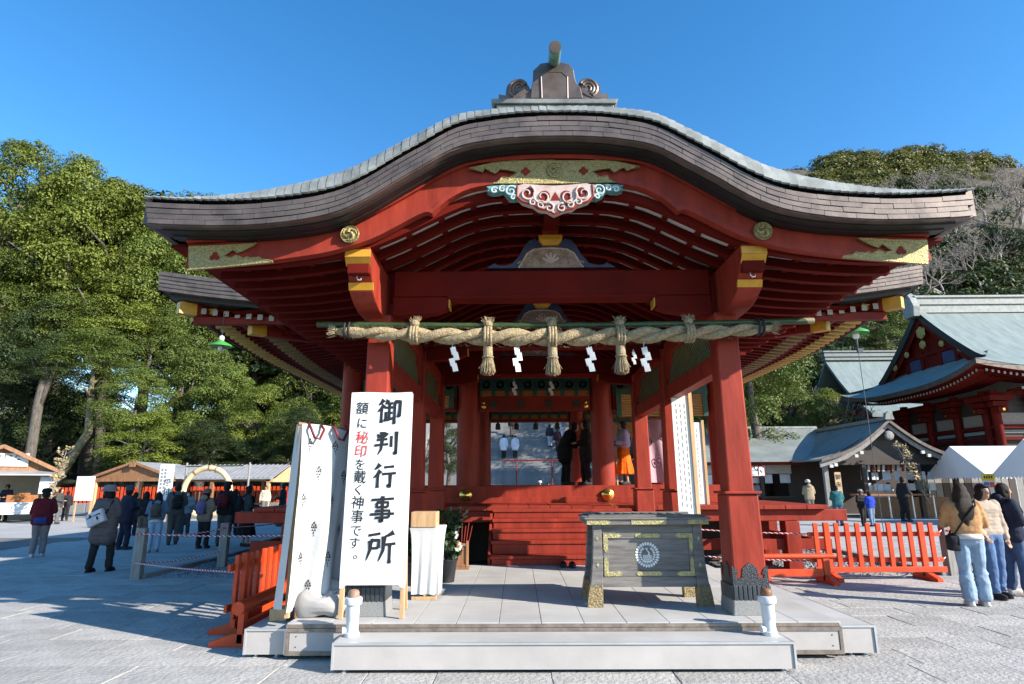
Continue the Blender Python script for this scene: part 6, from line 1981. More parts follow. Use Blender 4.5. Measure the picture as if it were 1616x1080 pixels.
TL = [
 (-30, 470, 640, 47, 200, 'M', 'green tree cut by the left picture edge above the stall'),
 (20, 560, 720, 52, 200, 'D', 'dark tree filling the wood behind the left stall roof'),
 (130, 610, 740, 52, 200, 'D', 'dark tree filling the wood right of the leaning trunk'),
 (28, 212, 470, 46, 215, 'Y', 'tall sunlit evergreen at the left picture edge, highest of the wood'),
 (112, 240, 520, 47, 220, 'Y', 'tall sunlit evergreen, second highest from the left picture edge'),
 (188, 276, 540, 48, 210, 'Y', 'tall olive green tree just left of the lower eave tip'),
 (250, 306, 560, 50, 200, 'M', 'tall mid green tree behind the left eave corner'),
 (325, 303, 480, 60, 210, 'M', 'far tree whose top shows above the left eave end'),
 (410, 420, 600, 53, 150, 'M', 'mid green tree seen under the left side eave'),
 (490, 520, 680, 54, 140, 'M', 'mid green tree beside the left hall column under the eave'),
 (5, 380, 570, 44, 150, 'M', 'shaded green tree low at the left picture edge'),
 (60, 470, 650, 43, 150, 'D', 'dark tree with straight trunk behind the left stall'),
 (215, 575, 690, 40, 125, 'M', 'rounded green tree above the rest shelter gable'),
 (232, 645, 745, 38, 140, 'Y', 'low bright olive tree directly behind the rest shelter gable'),
 (305, 520, 700, 45, 150, 'M', 'green tree right of the lamp under the left eave'),
 (355, 565, 725, 43, 130, 'M', 'bushy green tree behind the shelter ring'),
 (412, 600, 735, 42, 125, 'Y', 'bushy olive tree behind the right half of the shelter'),
 (470, 620, 740, 41.5, 110, 'M', 'bushy green tree left of the cloth screen top'),
 (525, 640, 740, 43, 110, 'Y', 'olive tree just behind the top of the cloth screen'),
 (365, 450, 600, 54, 150, 'M', 'green tree under the left eave lamp, farther back'),
 (300, 420, 570, 51, 140, 'M', 'green tree right of the tall olive tree'),
 (185, 430, 560, 46, 150, 'Y', 'olive crown in the middle of the left wood'),
 (100, 430, 560, 45, 150, 'M', 'green crown under the tallest trees at left'),
 (240, 480, 610, 47, 140, 'M', 'green crown left of the hanging lamp'),
 (0, 575, 742, 41.5, 170, 'D', 'dark bush behind the left stall roof'),
 (75, 640, 750, 42.5, 100, 'D', 'dark bush between left stall and shelter'),
 (185, 700, 765, 38.5, 80, 'D', 'low dark bush left of the shelter gable'),
 (300, 680, 760, 39.5, 110, 'D', 'low dark bush behind the cream ring'),
 (380, 690, 765, 39.5, 110, 'D', 'low dark bush behind the shelter roof'),
 (455, 690, 765, 39.5, 100, 'D', 'low dark bush behind the right end of the shelter'),
 (40, 560, 680, 48, 150, 'D', 'dark tree deep in the wood at left'),
 (140, 580, 700, 48, 150, 'D', 'dark tree deep in the wood behind the leaning trunk'),
 (330, 600, 720, 50, 160, 'D', 'dark tree deep in the wood under the eave'),
 (440, 560, 700, 56, 160, 'D', 'dark tree deep in the wood by the hall column'),
 (640, 560, 740, 52, 190, 'D', 'dark tree behind the left columns of the pavilion'),
 (702, 655, 752, 32, 75, 'D', 'green tree seen between the left columns of the pavilion'),
]
for a in TL: tree(*a)
tree(150, 512, 604, 40.2, 140, 'M', 'rounded green tree on a leaning mossy trunk behind the left stall', trunk=(-2.2, .45), bark=MOSS)
for px, l in ((38, 'straight bare trunk rising behind the left stall roof'), (312, 'stout trunk behind the ring and the shelter'), (462, 'pale trunk beside the cloth screen top')):
    q = onY(px, 760, 38.2)
    t = thing('tree_trunk', l, 'tree', (q.x, 38.2, 0), 0, 'standing trunks at the foot of the wood')
    h = {38: 9, 312: 3.4, 462: 4.2}[px]
    m_ = MB().tube([(0, 0, 0), (.1, 0, h * .4), (.05, 0, h * .75), (.25, 0, h)], [.36, .30, .28, .24], 10).tube([(.1, 0, h * .7), (.6, 0, h * .95), (.9, .1, h * 1.1)], [.2, .13, .05], 7)
    m_.build('trunk', BARK, t, smooth=True)
    cr = place('crown', CROWNS['D', 1], t, (.2, 0, h * .9), scale=(2.0, 2.0, 1.3))
# bare trees
def bare_mesh(seed, depth=6, thick=.2, mat=None):
    r = random.Random(seed); m_ = MB()
    def grow(p, d, L, rad, k):
        n = 3; pts = [p]; dd = d.copy()
        for i in range(n):
            dd = (dd + Vector((r.uniform(-.22, .22), r.uniform(-.22, .22), r.uniform(-.08, .16)))).normalized()
            pts.append(pts[-1] + dd * L / n)
        m_.tube(pts, [rad, rad * .9, rad * .78, rad * .66], 6 if rad > .04 else 3, cap=False)
        if k == 0: return
        nb = 2 if r.random() < .55 else 3
        for i in range(nb):
            a = r.uniform(0, 6.28); s = r.uniform(.45, .85)
            o = dd.orthogonal().normalized(); o2 = dd.cross(o)
            nd = (dd + (o * math.cos(a) + o2 * math.sin(a)) * s + Vector((0, 0, .08))).normalized()
            q = pts[-1] if i < 2 else pts[2]
            grow(q, nd, L * r.uniform(.66, .84), max(.014, rad * .64), k - 1)
    grow(Vector((0, 0, 0)), Vector((r.uniform(-.15, .15), 0, 1)), 2.3, thick, depth)
    return m_.mesh('bare_branches', mat or TWIG, True)
BARES = [bare_mesh(s, 7, .19) for s in (2, 5, 9, 14)]
def bare(x, y, z, s, k, rz, label, group='bare trees on the right hillside'):
    t = thing('bare_tree', label, 'bare tree', (x, y, z), 0, group)
    place('branches', BARES[k], t, (0, 0, -.3), rot=(0, 0, rz), scale=(s, s, s))
    return t
def at(px, py, Y):
    q = onY(px, py, Y); return q.x, Y, q.z
# right: trees by the shop and the hillside
TR = [
 (1195, 540, 690, 45, 110, 'M', 'green tree just right of the right front column'),
 (1245, 590, 690, 41, 110, 'Y', 'sunlit bush behind the shop roof'),
 (1300, 610, 690, 43, 90, 'Y', 'yellow green bush beneath the bare tree by the shop'),
 (1180, 620, 700, 40, 110, 'D', 'dark bush behind the shop wing left end'),
 (1350, 655, 720, 44, 90, 'D', 'dark bush between shop and green roof'),
 (1395, 455, 580, 66, 130, 'M', 'evergreen behind the right lamp'),
 (1330, 500, 600, 64, 130, 'D', 'dark evergreen behind the right eave corner'),
 (1450, 400, 500, 84, 120, 'D', 'dark evergreen above the green roof ridge'),
 (1590, 350, 480, 84, 140, 'D', 'dark evergreen at the right picture edge above the roof'),
 (1530, 430, 520, 78, 130, 'D', 'dark evergreen behind the green roof ridge'),
 (1260, 540, 640, 58, 130, 'D', 'dark evergreen under the right side eave'),
 (1120, 600, 740, 52, 140, 'D', 'dark evergreen seen between the right columns'),
 (1000, 560, 740, 50, 150, 'M', 'green tree behind the right rear bay of the hall'),
 (1060, 620, 740, 46, 100, 'Y', 'olive bush behind the notice boards'),
]
for a in TR: tree(*a, group='evergreen trees on the right slope')
x, y, z = at(1290, 735, 41); bare(x, y, terr(x, y), 1.05, 1, .4, 'bare grey tree with dark trunk behind the shop roof', 'bare trees behind the shop')
x, y, z = at(1215, 735, 43); bare(x, y, terr(x, y), 1.05, 0, 2.0, 'bare twiggy tree right of the right front column', 'bare trees behind the shop')
x, y, z = at(1250, 735, 46); bare(x, y, terr(x, y), 1.1, 3, 1.0, 'bare twiggy tree under the right side eave', 'bare trees behind the shop')
BL_ = [(1440, 475, 70, 1.1, 0, 'bare tree just behind the ridge end of the green roof'), (1500, 470, 72, 1.25, 1, 'bare tree above the green ridge, left of its middle'), (1550, 470, 74, 1.3, 3, 'bare tree above the middle of the green ridge'), (1605, 470, 76, 1.3, 2, 'bare tree above the green ridge at the picture edge'),
 (1470, 440, 84, 1.5, 3, 'pale bare tree below the gilt right eave tip'), (1530, 430, 86, 1.6, 0, 'pale bare tree right of the eave tip, lower row'), (1590, 430, 88, 1.6, 1, 'pale bare tree at the picture edge, lower row'),
 (1430, 400, 98, 1.5, 2, 'bare tree half hidden by the right eave end'), (1500, 385, 100, 1.8, 1, 'tall bare tree right of the eave end'), (1560, 380, 102, 1.8, 3, 'tall bare tree in the middle of the right wood'), (1618, 385, 104, 1.8, 0, 'tall bare tree cut by the picture edge'),
 (1395, 345, 116, 1.5, 1, 'bare tree peeping over the right eave'), (1455, 335, 118, 1.8, 2, 'bare tree above the right eave tip'), (1515, 340, 120, 1.9, 0, 'bare tree high on the slope right of the eave tip'), (1575, 340, 122, 1.9, 3, 'bare tree high on the slope near the picture edge'), (1630, 340, 124, 1.9, 1, 'bare tree high on the slope at the picture edge'),
 (1430, 310, 126, 1.5, 3, 'bare tree below the left shoulder of the hilltop'), (1480, 310, 126, 1.5, 0, 'bare tree below the middle of the hilltop'), (1540, 312, 126, 1.5, 2, 'bare tree below the right of the hilltop'), (1600, 315, 127, 1.5, 1, 'bare tree below the hilltop at the picture edge'), (1540, 255, 148, 1.3, 3, 'bare twiggy crown breaking the hilltop skyline'), (1360, 262, 148, 1.3, 2, 'bare twiggy crown among the evergreens left of the hilltop')]
for i, (px, py, Y, s, k, lb) in enumerate(BL_):
    x, y, z = at(px, py, Y)
    bare(x, y, terr(x, y), s * (.55 if Y > 112 else .8 if Y > 95 else .95), k, i * 1.7, lb)
# evergreen wood on the hill: reads as one mass
rh = random.Random(99)
L = []
hp = [(1150, 330), (1200, 300), (1235, 265), (1262, 252), (1300, 240), (1350, 232), (1400, 226), (1450, 232), (1500, 234), (1560, 246), (1616, 262), (1680, 275), (1760, 300)]
for i in range(560):
    px = rh.uniform(1140, 1760)
    for a, b in zip(hp, hp[1:]):
        if a[0] <= px <= b[0]: yt = a[1] + (b[1] - a[1]) * (px - a[0]) / (b[0] - a[0])
    f = rh.random() ** .8
    if px > 1400 and f > .6 + .25 * rh.random(): continue
    R_ = rh.uniform(3.0, 5.6)
    Y = 158 - 40 * f
    py = yt + 20 + f * 110
    q = onY(px, py, Y)
    L.append((q.x, q.y, q.z, R_))
me = lumps_mesh('hill_wood', L, 42, .33, 4, LV_H, flat=.85, up=.5)
o = stuff(place('hilltop_wood', me))
# dark wood closing the slopes behind the trees
L = []
for i in range(380):
    px = rh.uniform(-60, 760); Y = rh.uniform(50, 66)
    py = rh.uniform(0, 1) * 250 + max(330, 330 + (px - 230) * .5)
    q = onY(px, py, Y)
    if q.z < 1: continue
    L.append((q.x, q.y, max(q.z, 2), rh.uniform(2.0, 3.4)))
for i in range(120):
    px = rh.uniform(1000, 1330); Y = rh.uniform(56, 66); py = rh.uniform(570, 745)
    q = onY(px, py, Y); L.append((q.x, q.y, max(q.z, 2), rh.uniform(1.8, 3.2)))
for i in range(300):
    px = rh.uniform(1330, 1720); Y = rh.uniform(76, 100); py = rh.uniform(390, 560) - (Y - 76) * 3
    Y = rh.uniform(64, 128)
    q = onY(px, 400, Y)
    if math.sin(q.x * .21 + 1.3) + math.sin(q.y * .17) < .55 and i > 40: continue
    L.append((q.x, q.y, terr(q.x, q.y) + 1.4, rh.uniform(1.6, 2.9)))
o = stuff(place('slope_wood', lumps_mesh('slope_wood', L, 42, .27, 8, LV_D, flat=.9, up=.3)))
# shade trees right of the stairway (behind the hall) that dapple the steps
for i, (x, y, h, w) in enumerate(((11.5, 38, 13, 4.5), (13, 44, 15, 5), (10.5, 49, 13, 4), (-11, 44, 12, 4.5), (12.5, 33.5, 11, 3.6), (14, 52, 15, 5), (0, 60, 14, 7), (8, 62, 15, 7), (-8, 62, 15, 7))):
    t = thing('evergreen_tree', ['broad evergreen right of the stone stairway foot', 'broad evergreen halfway up right of the stone stairway', 'evergreen by the upper right of the stairway', 'evergreen left of the stone stairway', 'evergreen behind the shop wing shading the stairway foot', 'tall evergreen behind the right stairway trees', 'evergreen above the middle of the stairway top', 'evergreen above the right of the stairway top', 'evergreen above the left of the stairway top'][i], 'tree', (x, y, 10 if y > 58 else 0), 0, 'evergreen trees beside the stairway')
    m_ = MB().tube([(0, 0, -.5), (.2, 0, h * .3), (0, 0, h * .75)], [.4, .3, .1], 8); m_.build('trunk', BARK, t, smooth=True)
    place('crown', CROWNS['M', i % 3], t, (0, 0, h * .28), rot=(0, 0, i), scale=(w, w, h * .37))
# dry branches at the left stall and the shop
def dry_branch(label, loc, h, seed, lean):
    t = thing('dry_branch', label, 'dry branch', loc)
    r = random.Random(seed); m_ = MB(); m2 = MB()
    m_.tube([(0, 0, 0), (lean * .5, 0, h * .5), (lean, 0, h)], [.03, .025, .01], 5)
    for k in range(26):
        f = r.uniform(.15, 1); p = Vector((lean * f, 0, h * f)); a = r.uniform(0, 6.28)
        e = p + Vector((math.cos(a) * .35, math.sin(a) * .25, .25))
        m_.tube([p, e], [.010, .004], 3)
        leaves(m2, p.lerp(e, .4), 16, .18, .25, .13, r)
    m_.build('stem', TWIG, t); stuff(m2.build('dry_leaves', M('dry_leaf%d' % seed, (.36, .28, .15), .8, var=.3), t))
q = onY(72, 800, 26); dry_branch('dry brown leafed branch standing right of the left stall', (q.x, 26, 0), 3.0, 4, .5)
q = onY(1450, 800, 26.9); dry_branch('dry straw coloured branch hung at the right of the shop gable', (q.x + .5, 26.9, .6), 2.6, 6, -1.1)
# ================================================================== PEOPLE
WR = bpy.data.textures.new('wrinkle', 'CLOUDS'); WR.noise_scale = .13; WR.noise_depth = 2
def remesh(mb, voxel, name, mat, parent, smooth=4, label=None, wrinkle=0):
    me = mb.mesh('tmp', mat)
    o = bpy.data.objects.new('tmp', me); COL.objects.link(o)
    r_ = o.modifiers.new('r', 'REMESH'); r_.mode = 'VOXEL'; r_.voxel_size = voxel; r_.use_smooth_shade = True
    if wrinkle:
        d_ = o.modifiers.new('d', 'DISPLACE'); d_.texture = WR; d_.strength = wrinkle; d_.mid_level = .5; d_.texture_coords = 'LOCAL'
    if smooth:
        s_ = o.modifiers.new('s', 'SMOOTH'); s_.factor = .5; s_.iterations = smooth
    bpy.context.view_layer.update()
    out = bpy.data.meshes.new_from_object(o.evaluated_get(bpy.context.evaluated_depsgraph_get()))
    bpy.data.objects.remove(o); bpy.data.meshes.remove(me)
    out.materials.clear(); out.materials.append(mat)
    out.polygons.foreach_set('use_smooth', [True] * len(out.polygons))
    return place(name, out, parent)
def capsule(mb, a, b, ra, rb, seg=10):
    a, b = Vector(a), Vector(b)
    d = b - a
    L = d.length
    if L < 1e-5: d = Vector((0, 0, 1)); L = 1e-5
    q = d.to_track_quat('Z', 'Y').to_matrix().to_4x4()
    prof = [(0, -ra)] + [(ra * math.cos(t), ra * math.sin(t)) for t in (R(-60), R(-30), 0)] + [(rb * math.cos(t), L + rb * math.sin(t)) for t in (0, R(30), R(60))] + [(0, L + rb)]
    prof[0] = (1e-4, -ra); prof[-1] = (1e-4, L + rb)
    mb.lathe(prof, seg, a, mat=q)
def ellip(mb, c, r, seg=14, rot=None):
    prof = [(max(1e-4, math.cos(t)), math.sin(t)) for t in [R(-90 + 180 * k / 10) for k in range(11)]]
    m = Matrix.Diagonal((*r, 1))
    if rot is not None: m = rot.to_matrix().to_4x4() @ m
    mb.lathe(prof, seg, c, mat=m)
CL = {}
def cloth_mat(col, rough=.85):
    k = tuple(round(c, 3) for c in col)
    if k not in CL: CL[k] = M('cloth_%d' % len(CL), col, rough, var=.16, scale=7, bump=.35, bscale=16, spec=.2)
    return CL[k]
SKIN = M('skin', (.42, .24, .16), .55, var=.06, spec=.3)
HAIR = M('dark_hair', (.016, .011, .009), .62, spec=.2, var=.3, scale=30, aniso=(12, 12, 1), bump=.4, bscale=20)
HAIRB = M('brown_hair', (.028, .016, .011), .55, spec=.25, var=.35, scale=20, aniso=(14, 14, 1), bump=.5, bscale=20)
EYEM = M('eye_dark', (.01, .01, .01), .3)
LIP = M('lip', (.35, .11, .09), .5)
ARMS = {   # elbow, wrist for the right arm (x > 0), facing -Y
 'down': ((.235, .01, 1.08), (.245, -.04, .84)),
 'front': ((.23, -.02, 1.07), (.10, -.24, 1.05)),
 'phone': ((.23, -.10, 1.08), (.09, -.24, 1.24)),
 'pocket': ((.26, .04, 1.08), (.19, -.08, .90)),
 'bag': ((.24, .0, 1.09), (.18, -.12, .98)),
 'up': ((.25, -.12, 1.14), (.13, -.20, 1.36)),
}
def person(label, x, y, z, H, face, top, bottom, arms=('down', 'down'), hem=.80, vox=.026, hair='short', hairmat=None, hat=None, skirt=False, coat=False, flare=False, shoes=(.05, .05, .055), stride=.05, apart=.09, lean=0, group='visitors queueing in the court', hood=False, wide=1.0, under=None, mask=False, front=False, sleeve=None, cat='person'):
    t = thing('person', label, cat, (x, y, z), face, group)
    k = H / 1.62
    t.scale = (k, k, k)
    rl = random.Random(label)
    lean_m = Matrix.Translation((0, 0, .88)) @ Matrix.Rotation(lean, 4, 'X') @ Matrix.Translation((0, 0, -.88))
    U = lambda p: lean_m @ Vector(p)
    hx = .085
    feet = [Vector((-apart, -stride, .06)), Vector((apart, stride, .06))]
    knees = [Vector((-apart * .95, -stride * .55 - .025, .46)), Vector((apart * .95, stride * .45 - .02, .46))]
    hips = [Vector((-hx, 0, .86)), Vector((hx, 0, .86))]
    A = []
    for s, kind in zip((-1, 1), arms):
        e, w = ARMS[kind]
        A.append((U((s * .165, .0, 1.325)), U((s * e[0], e[1], e[2])), U((s * w[0], w[1], w[2]))))
    headc = U((0, -.02, 1.505))
    # body: one continuous figure
    b = MB()
    ellip(b, headc, (.073, .092, .108)); ellip(b, headc + Vector((0, -.02, -.05)), (.056, .066, .066))
    capsule(b, U((0, .015, 1.33)), headc + Vector((0, .02, -.05)), .05, .046)
    if front or vox < .02:
        capsule(b, headc + Vector((0, -.088, .012)), headc + Vector((0, -.104, -.016)), .009, .013)
        for s in (-1, 1): ellip(b, headc + Vector((s * .075, .005, -.005)), (.012, .02, .03))
    capsule(b, U((0, .0, .92)), U((0, .01, 1.24)), .10, .105); capsule(b, U((-.14, .01, 1.31)), U((.14, .01, 1.31)), .052, .052)
    for i in (0, 1):
        sh, el, wr = A[i]
        capsule(b, sh, el, .045, .037); capsule(b, el, wr, .037, .027)
        d = (wr - el).normalized(); h0 = wr + d * .035
        capsule(b, wr, h0 + d * .03, .026, .034)
        sd = d.cross(Vector((0, 1, .2))).normalized()
        if vox < .02:
            for q, ln in ((-.027, .062), (-.009, .074), (.009, .07), (.027, .055)):
                f0 = h0 + d * .045 + sd * q
                f1 = f0 + d * ln * .55 + Vector((0, -.006, 0)); f2 = f1 + d * ln * .45 + Vector((0, -.018, 0))
                capsule(b, f0, f1, .0095, .009, 8); capsule(b, f1, f2, .009, .0075, 8)
            s_ = -1 if i == 0 else 1
            capsule(b, wr + d * .02 - sd * .025 * s_, wr + d * .06 - sd * .055 * s_ + Vector((0, -.015, 0)), .012, .009, 8)
        else:
            capsule(b, h0 + d * .03, h0 + d * .08 + Vector((0, -.02, 0)), .03, .02)
        capsule(b, hips[i], knees[i], .075, .05); capsule(b, knees[i], feet[i], .048, .036); capsule(b, feet[i], feet[i] + Vector((0, -.12, -.02)), .036, .03)
    remesh(b, max(.011, vox * .62), 'body', SKIN, t, smooth=3)
    # trousers or skirt
    m = MB()
    capsule(m, (-.05, .01, .88), (.05, .01, .88), .115 * wide, .115 * wide)
    capsule(m, (-.03, .0, .98), (.03, .0, .98), .105, .105)
    if skirt:
        m.lathe([(.13, .98), (.15, .85), (.20, .6), (.25, .28), (.245, .26), (.1, .3), (.05, .95)], 24)
        for q in range(9):
            a = q * .7; m.tube([(.135 * math.cos(a), .135 * math.sin(a), .85), (.26 * math.cos(a), .26 * math.sin(a), .27)], [.02, .03], 6)
    else:
        for i in (0, 1):
            kr, ar = (.078, .066) if not flare else (.078, .092)
            capsule(m, hips[i], knees[i], .108 * wide, kr); capsule(m, knees[i], feet[i] + Vector((0, .01, .05 if not flare else .075)), kr, ar)
            for q in range(5):      # creases
                zz = .12 + q * .07 + rl.uniform(-.01, .01); c = feet[i].lerp(knees[i], (zz - .06) / .4)
                m.tube([c + Vector(((ar - .001) * math.cos(a), (ar - .001) * math.sin(a), .03 * math.sin(2 * a + q * 2))) for a in lin(0, 2 * PI, 14)], .006, 5)
    remesh(m, vox * .8, 'skirt' if skirt else 'trousers', cloth_mat(bottom), t, smooth=3, wrinkle=.03)
    # top
    m = MB()
    capsule(m, U((-.085, .01, 1.25)), U((.085, .01, 1.25)), .122 * wide, .122 * wide); capsule(m, U((-.14, .01, 1.315)), U((.14, .01, 1.315)), .07, .07)
    capsule(m, U((0, .01, 1.37)), U((0, .012, 1.40)), .068, .06)
    for zz in lin(hem + .06, 1.22, 5):
        f_ = U((0, .01, zz)) if zz > .88 else Vector((0, .01, zz))
        w_ = .075 * wide + (.02 if zz < .95 else 0); r_ = .122 * wide + (.012 if coat else 0) + (.015 * (1.0 - zz) if zz < 1 else 0)
        capsule(m, f_ + Vector((-w_, 0, 0)), f_ + Vector((w_, 0, 0)), r_, r_)
    for i in (0, 1):
        sh, el, wr = A[i]
        capsule(m, sh, el, .076 * (.5 + .5 * wide), .066); capsule(m, el, el.lerp(wr, .93), .066, .054)
        for q in range(3):
            c = sh.lerp(el, .4 + .25 * q) if q < 2 else el.lerp(wr, .5); m_r = .074 - .006 * q
            dd = (el - sh).normalized() if q < 2 else (wr - el).normalized(); o1 = dd.orthogonal().normalized(); o2 = dd.cross(o1)
            m.tube([c + o1 * m_r * math.cos(a) + o2 * m_r * math.sin(a) + dd * .012 * math.sin(2 * a) for a in lin(0, 2 * PI, 12)], .010, 5)
    if coat:
        for zz in lin(hem + .05, 1.2, 7):
            c = U((0, .01, zz)) if zz > .88 else Vector((0, .01, zz))
            m.tube([c + Vector(((.205 * wide) * math.cos(a), .140 * wide * math.sin(a), 0)) for a in lin(0, 2 * PI, 20)], .02, 6)
    if hood: 
        ellip(m, U((0, .10, 1.39)), (.12, .085, .085)); 
    remesh(m, vox * .8, 'coat' if coat else 'jacket', cloth_mat(top), t, smooth=4, wrinkle=.04)
    if under:
        m = MB().lathe([(.17, hem + .02), (.185, hem - .045), (.17, hem - .05)], 20)
        m.v = [(a * 1.03, b_ * .80 + .01, c) for a, b_, c in m.v]
        m.build('hem', cloth_mat(under), t, smooth=True)
    # hair
    hm = hairmat or HAIR
    m = MB()
    ellip(m, headc + Vector((0, .022, .022)), (.086, .098, .106))
    if front:
        for s in (-1, 1): ellip(m, headc + Vector((s * .068, -.02, .0)), (.024, .05, .085))
        ellip(m, headc + Vector((0, -.055, .082)), (.065, .045, .03))
    else:
        for s in (-1, 1): ellip(m, headc + Vector((s * .06, .02, -.02)), (.03, .07, .07))
        ellip(m, headc + Vector((0, .065, -.04)), (.065, .045, .07))
    if hair == 'long':
        ellip(m, headc + Vector((0, .075, -.10)), (.098, .062, .16))
        ellip(m, headc + Vector((.01, .115, -.25)), (.125, .055, .19))
        for q in range(11):
            xx = (q - 5) * .021
            capsule(m, headc + Vector((xx, .135 - abs(xx) * .35, -.20)), headc + Vector((xx * 1.12 + .012, .150 - abs(xx) * .3, -.43 - .035 * ((q * 3) % 4) + abs(xx) * .5)), .024, .008)
        for s in (-1, 1): capsule(m, headc + Vector((s * .08, .03, -.02)), headc + Vector((s * .115, .06, -.26)), .03, .022)
    if hair == 'bob': 
        capsule(m, headc + Vector((-.045, .04, -.07)), headc + Vector((.045, .04, -.07)), .062, .062)
        for s in (-1, 1): capsule(m, headc + Vector((s * .07, .0, .0)), headc + Vector((s * .078, .0, -.11)), .032, .025)
    if hair == 'bun': ellip(m, headc + Vector((0, .10, .05)), (.045, .045, .045))
    # hair keeps clear of the face
    remesh(m, max(.010, vox * .55), 'hair', hm, t, smooth=6)
    if front:
        m = MB()
        for s in (-1, 1): ellip(m, headc + Vector((s * .03, -.0895, .012)), (.013, .006, .0055))
        m.build('eyes', EYEM, t, smooth=True)
        m = MB()
        for s in (-1, 1): m.tube([headc + Vector((s * .017, -.093, .032)), headc + Vector((s * .032, -.092, .037)), headc + Vector((s * .046, -.083, .031))], .0035, 5)
        m.build('eyebrows', HAIR, t)
        if not mask:
            m = MB(); ellip(m, headc + Vector((0, -.0855, -.058)), (.022, .006, .0065)); m.build('mouth', LIP, t, smooth=True)
    if mask:
        m = MB(); ellip(m, headc + Vector((0, -.05, -.045)), (.062, .055, .05)); m.build('face_mask', WHITE, t, smooth=True)
    if hat:
        kind, col = hat
        m = MB(); hm_ = Matrix.Translation(headc)
        if kind == 'bucket': prof = [(.165, .02), (.155, .03), (.115, .075), (.108, .11), (.10, .135), (.06, .15), (0, .153)]
        elif kind == 'beanie': prof = [(.105, .015), (.108, .03), (.108, .065), (.098, .105), (.065, .14), (.02, .152), (0, .153)]
        else: prof = [(.104, .03), (.106, .07), (.095, .115), (.06, .135), (0, .14)]
        m.lathe(prof, 22, headc + Vector((0, .01, 0)))
        if kind == 'cap': m.prism([(-.07, -.09), (-.05, -.165), (0, -.185), (.05, -.165), (.07, -.09)], 'z', headc.z + .03, headc.z + .042)
        if kind == 'cap': m.v[-10:] = [(a, b_ + headc.y, c) for a, b_, c in m.v[-10:]]
        m.build('hat', cloth_mat(col), t, smooth=True)
    for i in (0, 1):
        m = MB(); f_ = feet[i]
        ellip(m, (f_.x, f_.y - .06, .042), (.047, .125, .045)); ellip(m, (f_.x, f_.y + .02, .06), (.042, .055, .055))
        m.box((f_.x - .04, f_.y - .16, .0), (f_.x + .04, f_.y + .06, .025))
        remesh(m, .02, 'shoe', cloth_mat(shoes), t, smooth=2)
    return t
def bag_on(p, label, kind, col, H, side=1):
    """a bag carried by person p: a thing of its own, placed in the person's frame"""
    t = thing('backpack' if kind == 'back' else 'shoulder_bag', label, 'bag', p.location, p.rotation_euler.z)
    k = H / 1.62; t.scale = (k, k, k)
    m = MB()
    if kind == 'back':
        ellip(m, (0, .225, 1.13), (.145, .095, .20)); m.box((-.12, .15, .95), (.12, .27, 1.18)); ellip(m, (0, .31, 1.05), (.10, .035, .09))
        remesh(m, .02, 'bag_body', cloth_mat(col), t, smooth=3)
        m = MB()
        for s in (-1, 1): m.tube([(s * .10, .17, 1.30), (s * .12, .06, 1.405), (s * .12, -.10, 1.33), (s * .125, -.145, 1.2), (s * .15, -.05, 1.0), (s * .12, .15, .98)], .018, 6)
        m.build('strap', cloth_mat((.02, .02, .022)), t, smooth=True)
        m = MB().tube([(-.115, .318, 1.10), (0, .345, 1.12), (.115, .318, 1.10)], .005, 4); m.build('zip', IRONR, t)
    elif kind == 'sling':
        rot = Euler((0, R(25) * side, 0))
        m.cbox((.06 * side, .20, 1.02), (.34, .12, .26), rot=rot); ellip(m, (.06 * side, .24, 1.02), (.16, .06, .12), rot=rot)
        remesh(m, .02, 'bag_body', cloth_mat(col), t, smooth=3)
        m = MB().tube([(-.10 * side, .17, 1.10), (-.16 * side, .10, 1.33), (-.13 * side, -.05, 1.40), (0, -.15, 1.22), (.2 * side, -.08, 1.03), (.21 * side, .12, 1.0)], .016, 6)
        m.build('strap', cloth_mat((.02, .02, .022)), t, smooth=True)
        m = MB().cbox((.06 * side, .285, 1.06), (.26, .02, .016), rot=rot).cbox((-.02 * side, .288, 1.03), (.03, .02, .06), rot=rot).cbox((.12 * side, .288, 1.05), (.03, .02, .06), rot=rot); m.build('bag_straps', cloth_mat((.02, .02, .022)), t)
    elif kind == 'hip':
        ellip(m, (.20 * side, .03, .84), (.075, .10, .12)); m.cbox((.20 * side, .03, .82), (.12, .18, .2))
        remesh(m, .018, 'bag_body', cloth_mat(col), t, smooth=3)
        m = MB().tube([(.20 * side, .10, .93), (.06 * side, .16, 1.15), (-.10 * side, .15, 1.33), (-.15 * side, .02, 1.40), (-.08 * side, -.14, 1.25), (.1 * side, -.15, 1.05), (.2 * side, -.05, .93)], .012, 6)
        m.build('strap', cloth_mat((.02, .02, .022)), t, smooth=True)
    else:
        m.cbox((0, .17, .86), (.26, .09, .16)); ellip(m, (0, .2, .86), (.12, .05, .075))
        remesh(m, .018, 'bag_body', cloth_mat(col), t, smooth=3)
        m = MB().tube([(.185 * math.cos(a), .155 * math.sin(a) + .01, .90 + .03 * math.sin(a)) for a in lin(0, 2 * PI, 18)], .012, 5); m.build('strap', cloth_mat((.02, .02, .022)), t, smooth=True)
    return t
def P(px, pf, pt, z=0.0, Y=None):
    if Y is None:
        q = onZ(px, pf, z)
    else:
        q = onY(px, pf, Y); 
    return q.x, q.y, z, max(1.2, onY(px, pt, q.y).z - z)
D = PI
BLACK, NAVY, JEAN, DJEAN, GREY = (.022, .021, .023), (.020, .024, .045), (.20, .28, .40), (.07, .11, .20), (.12, .115, .115)
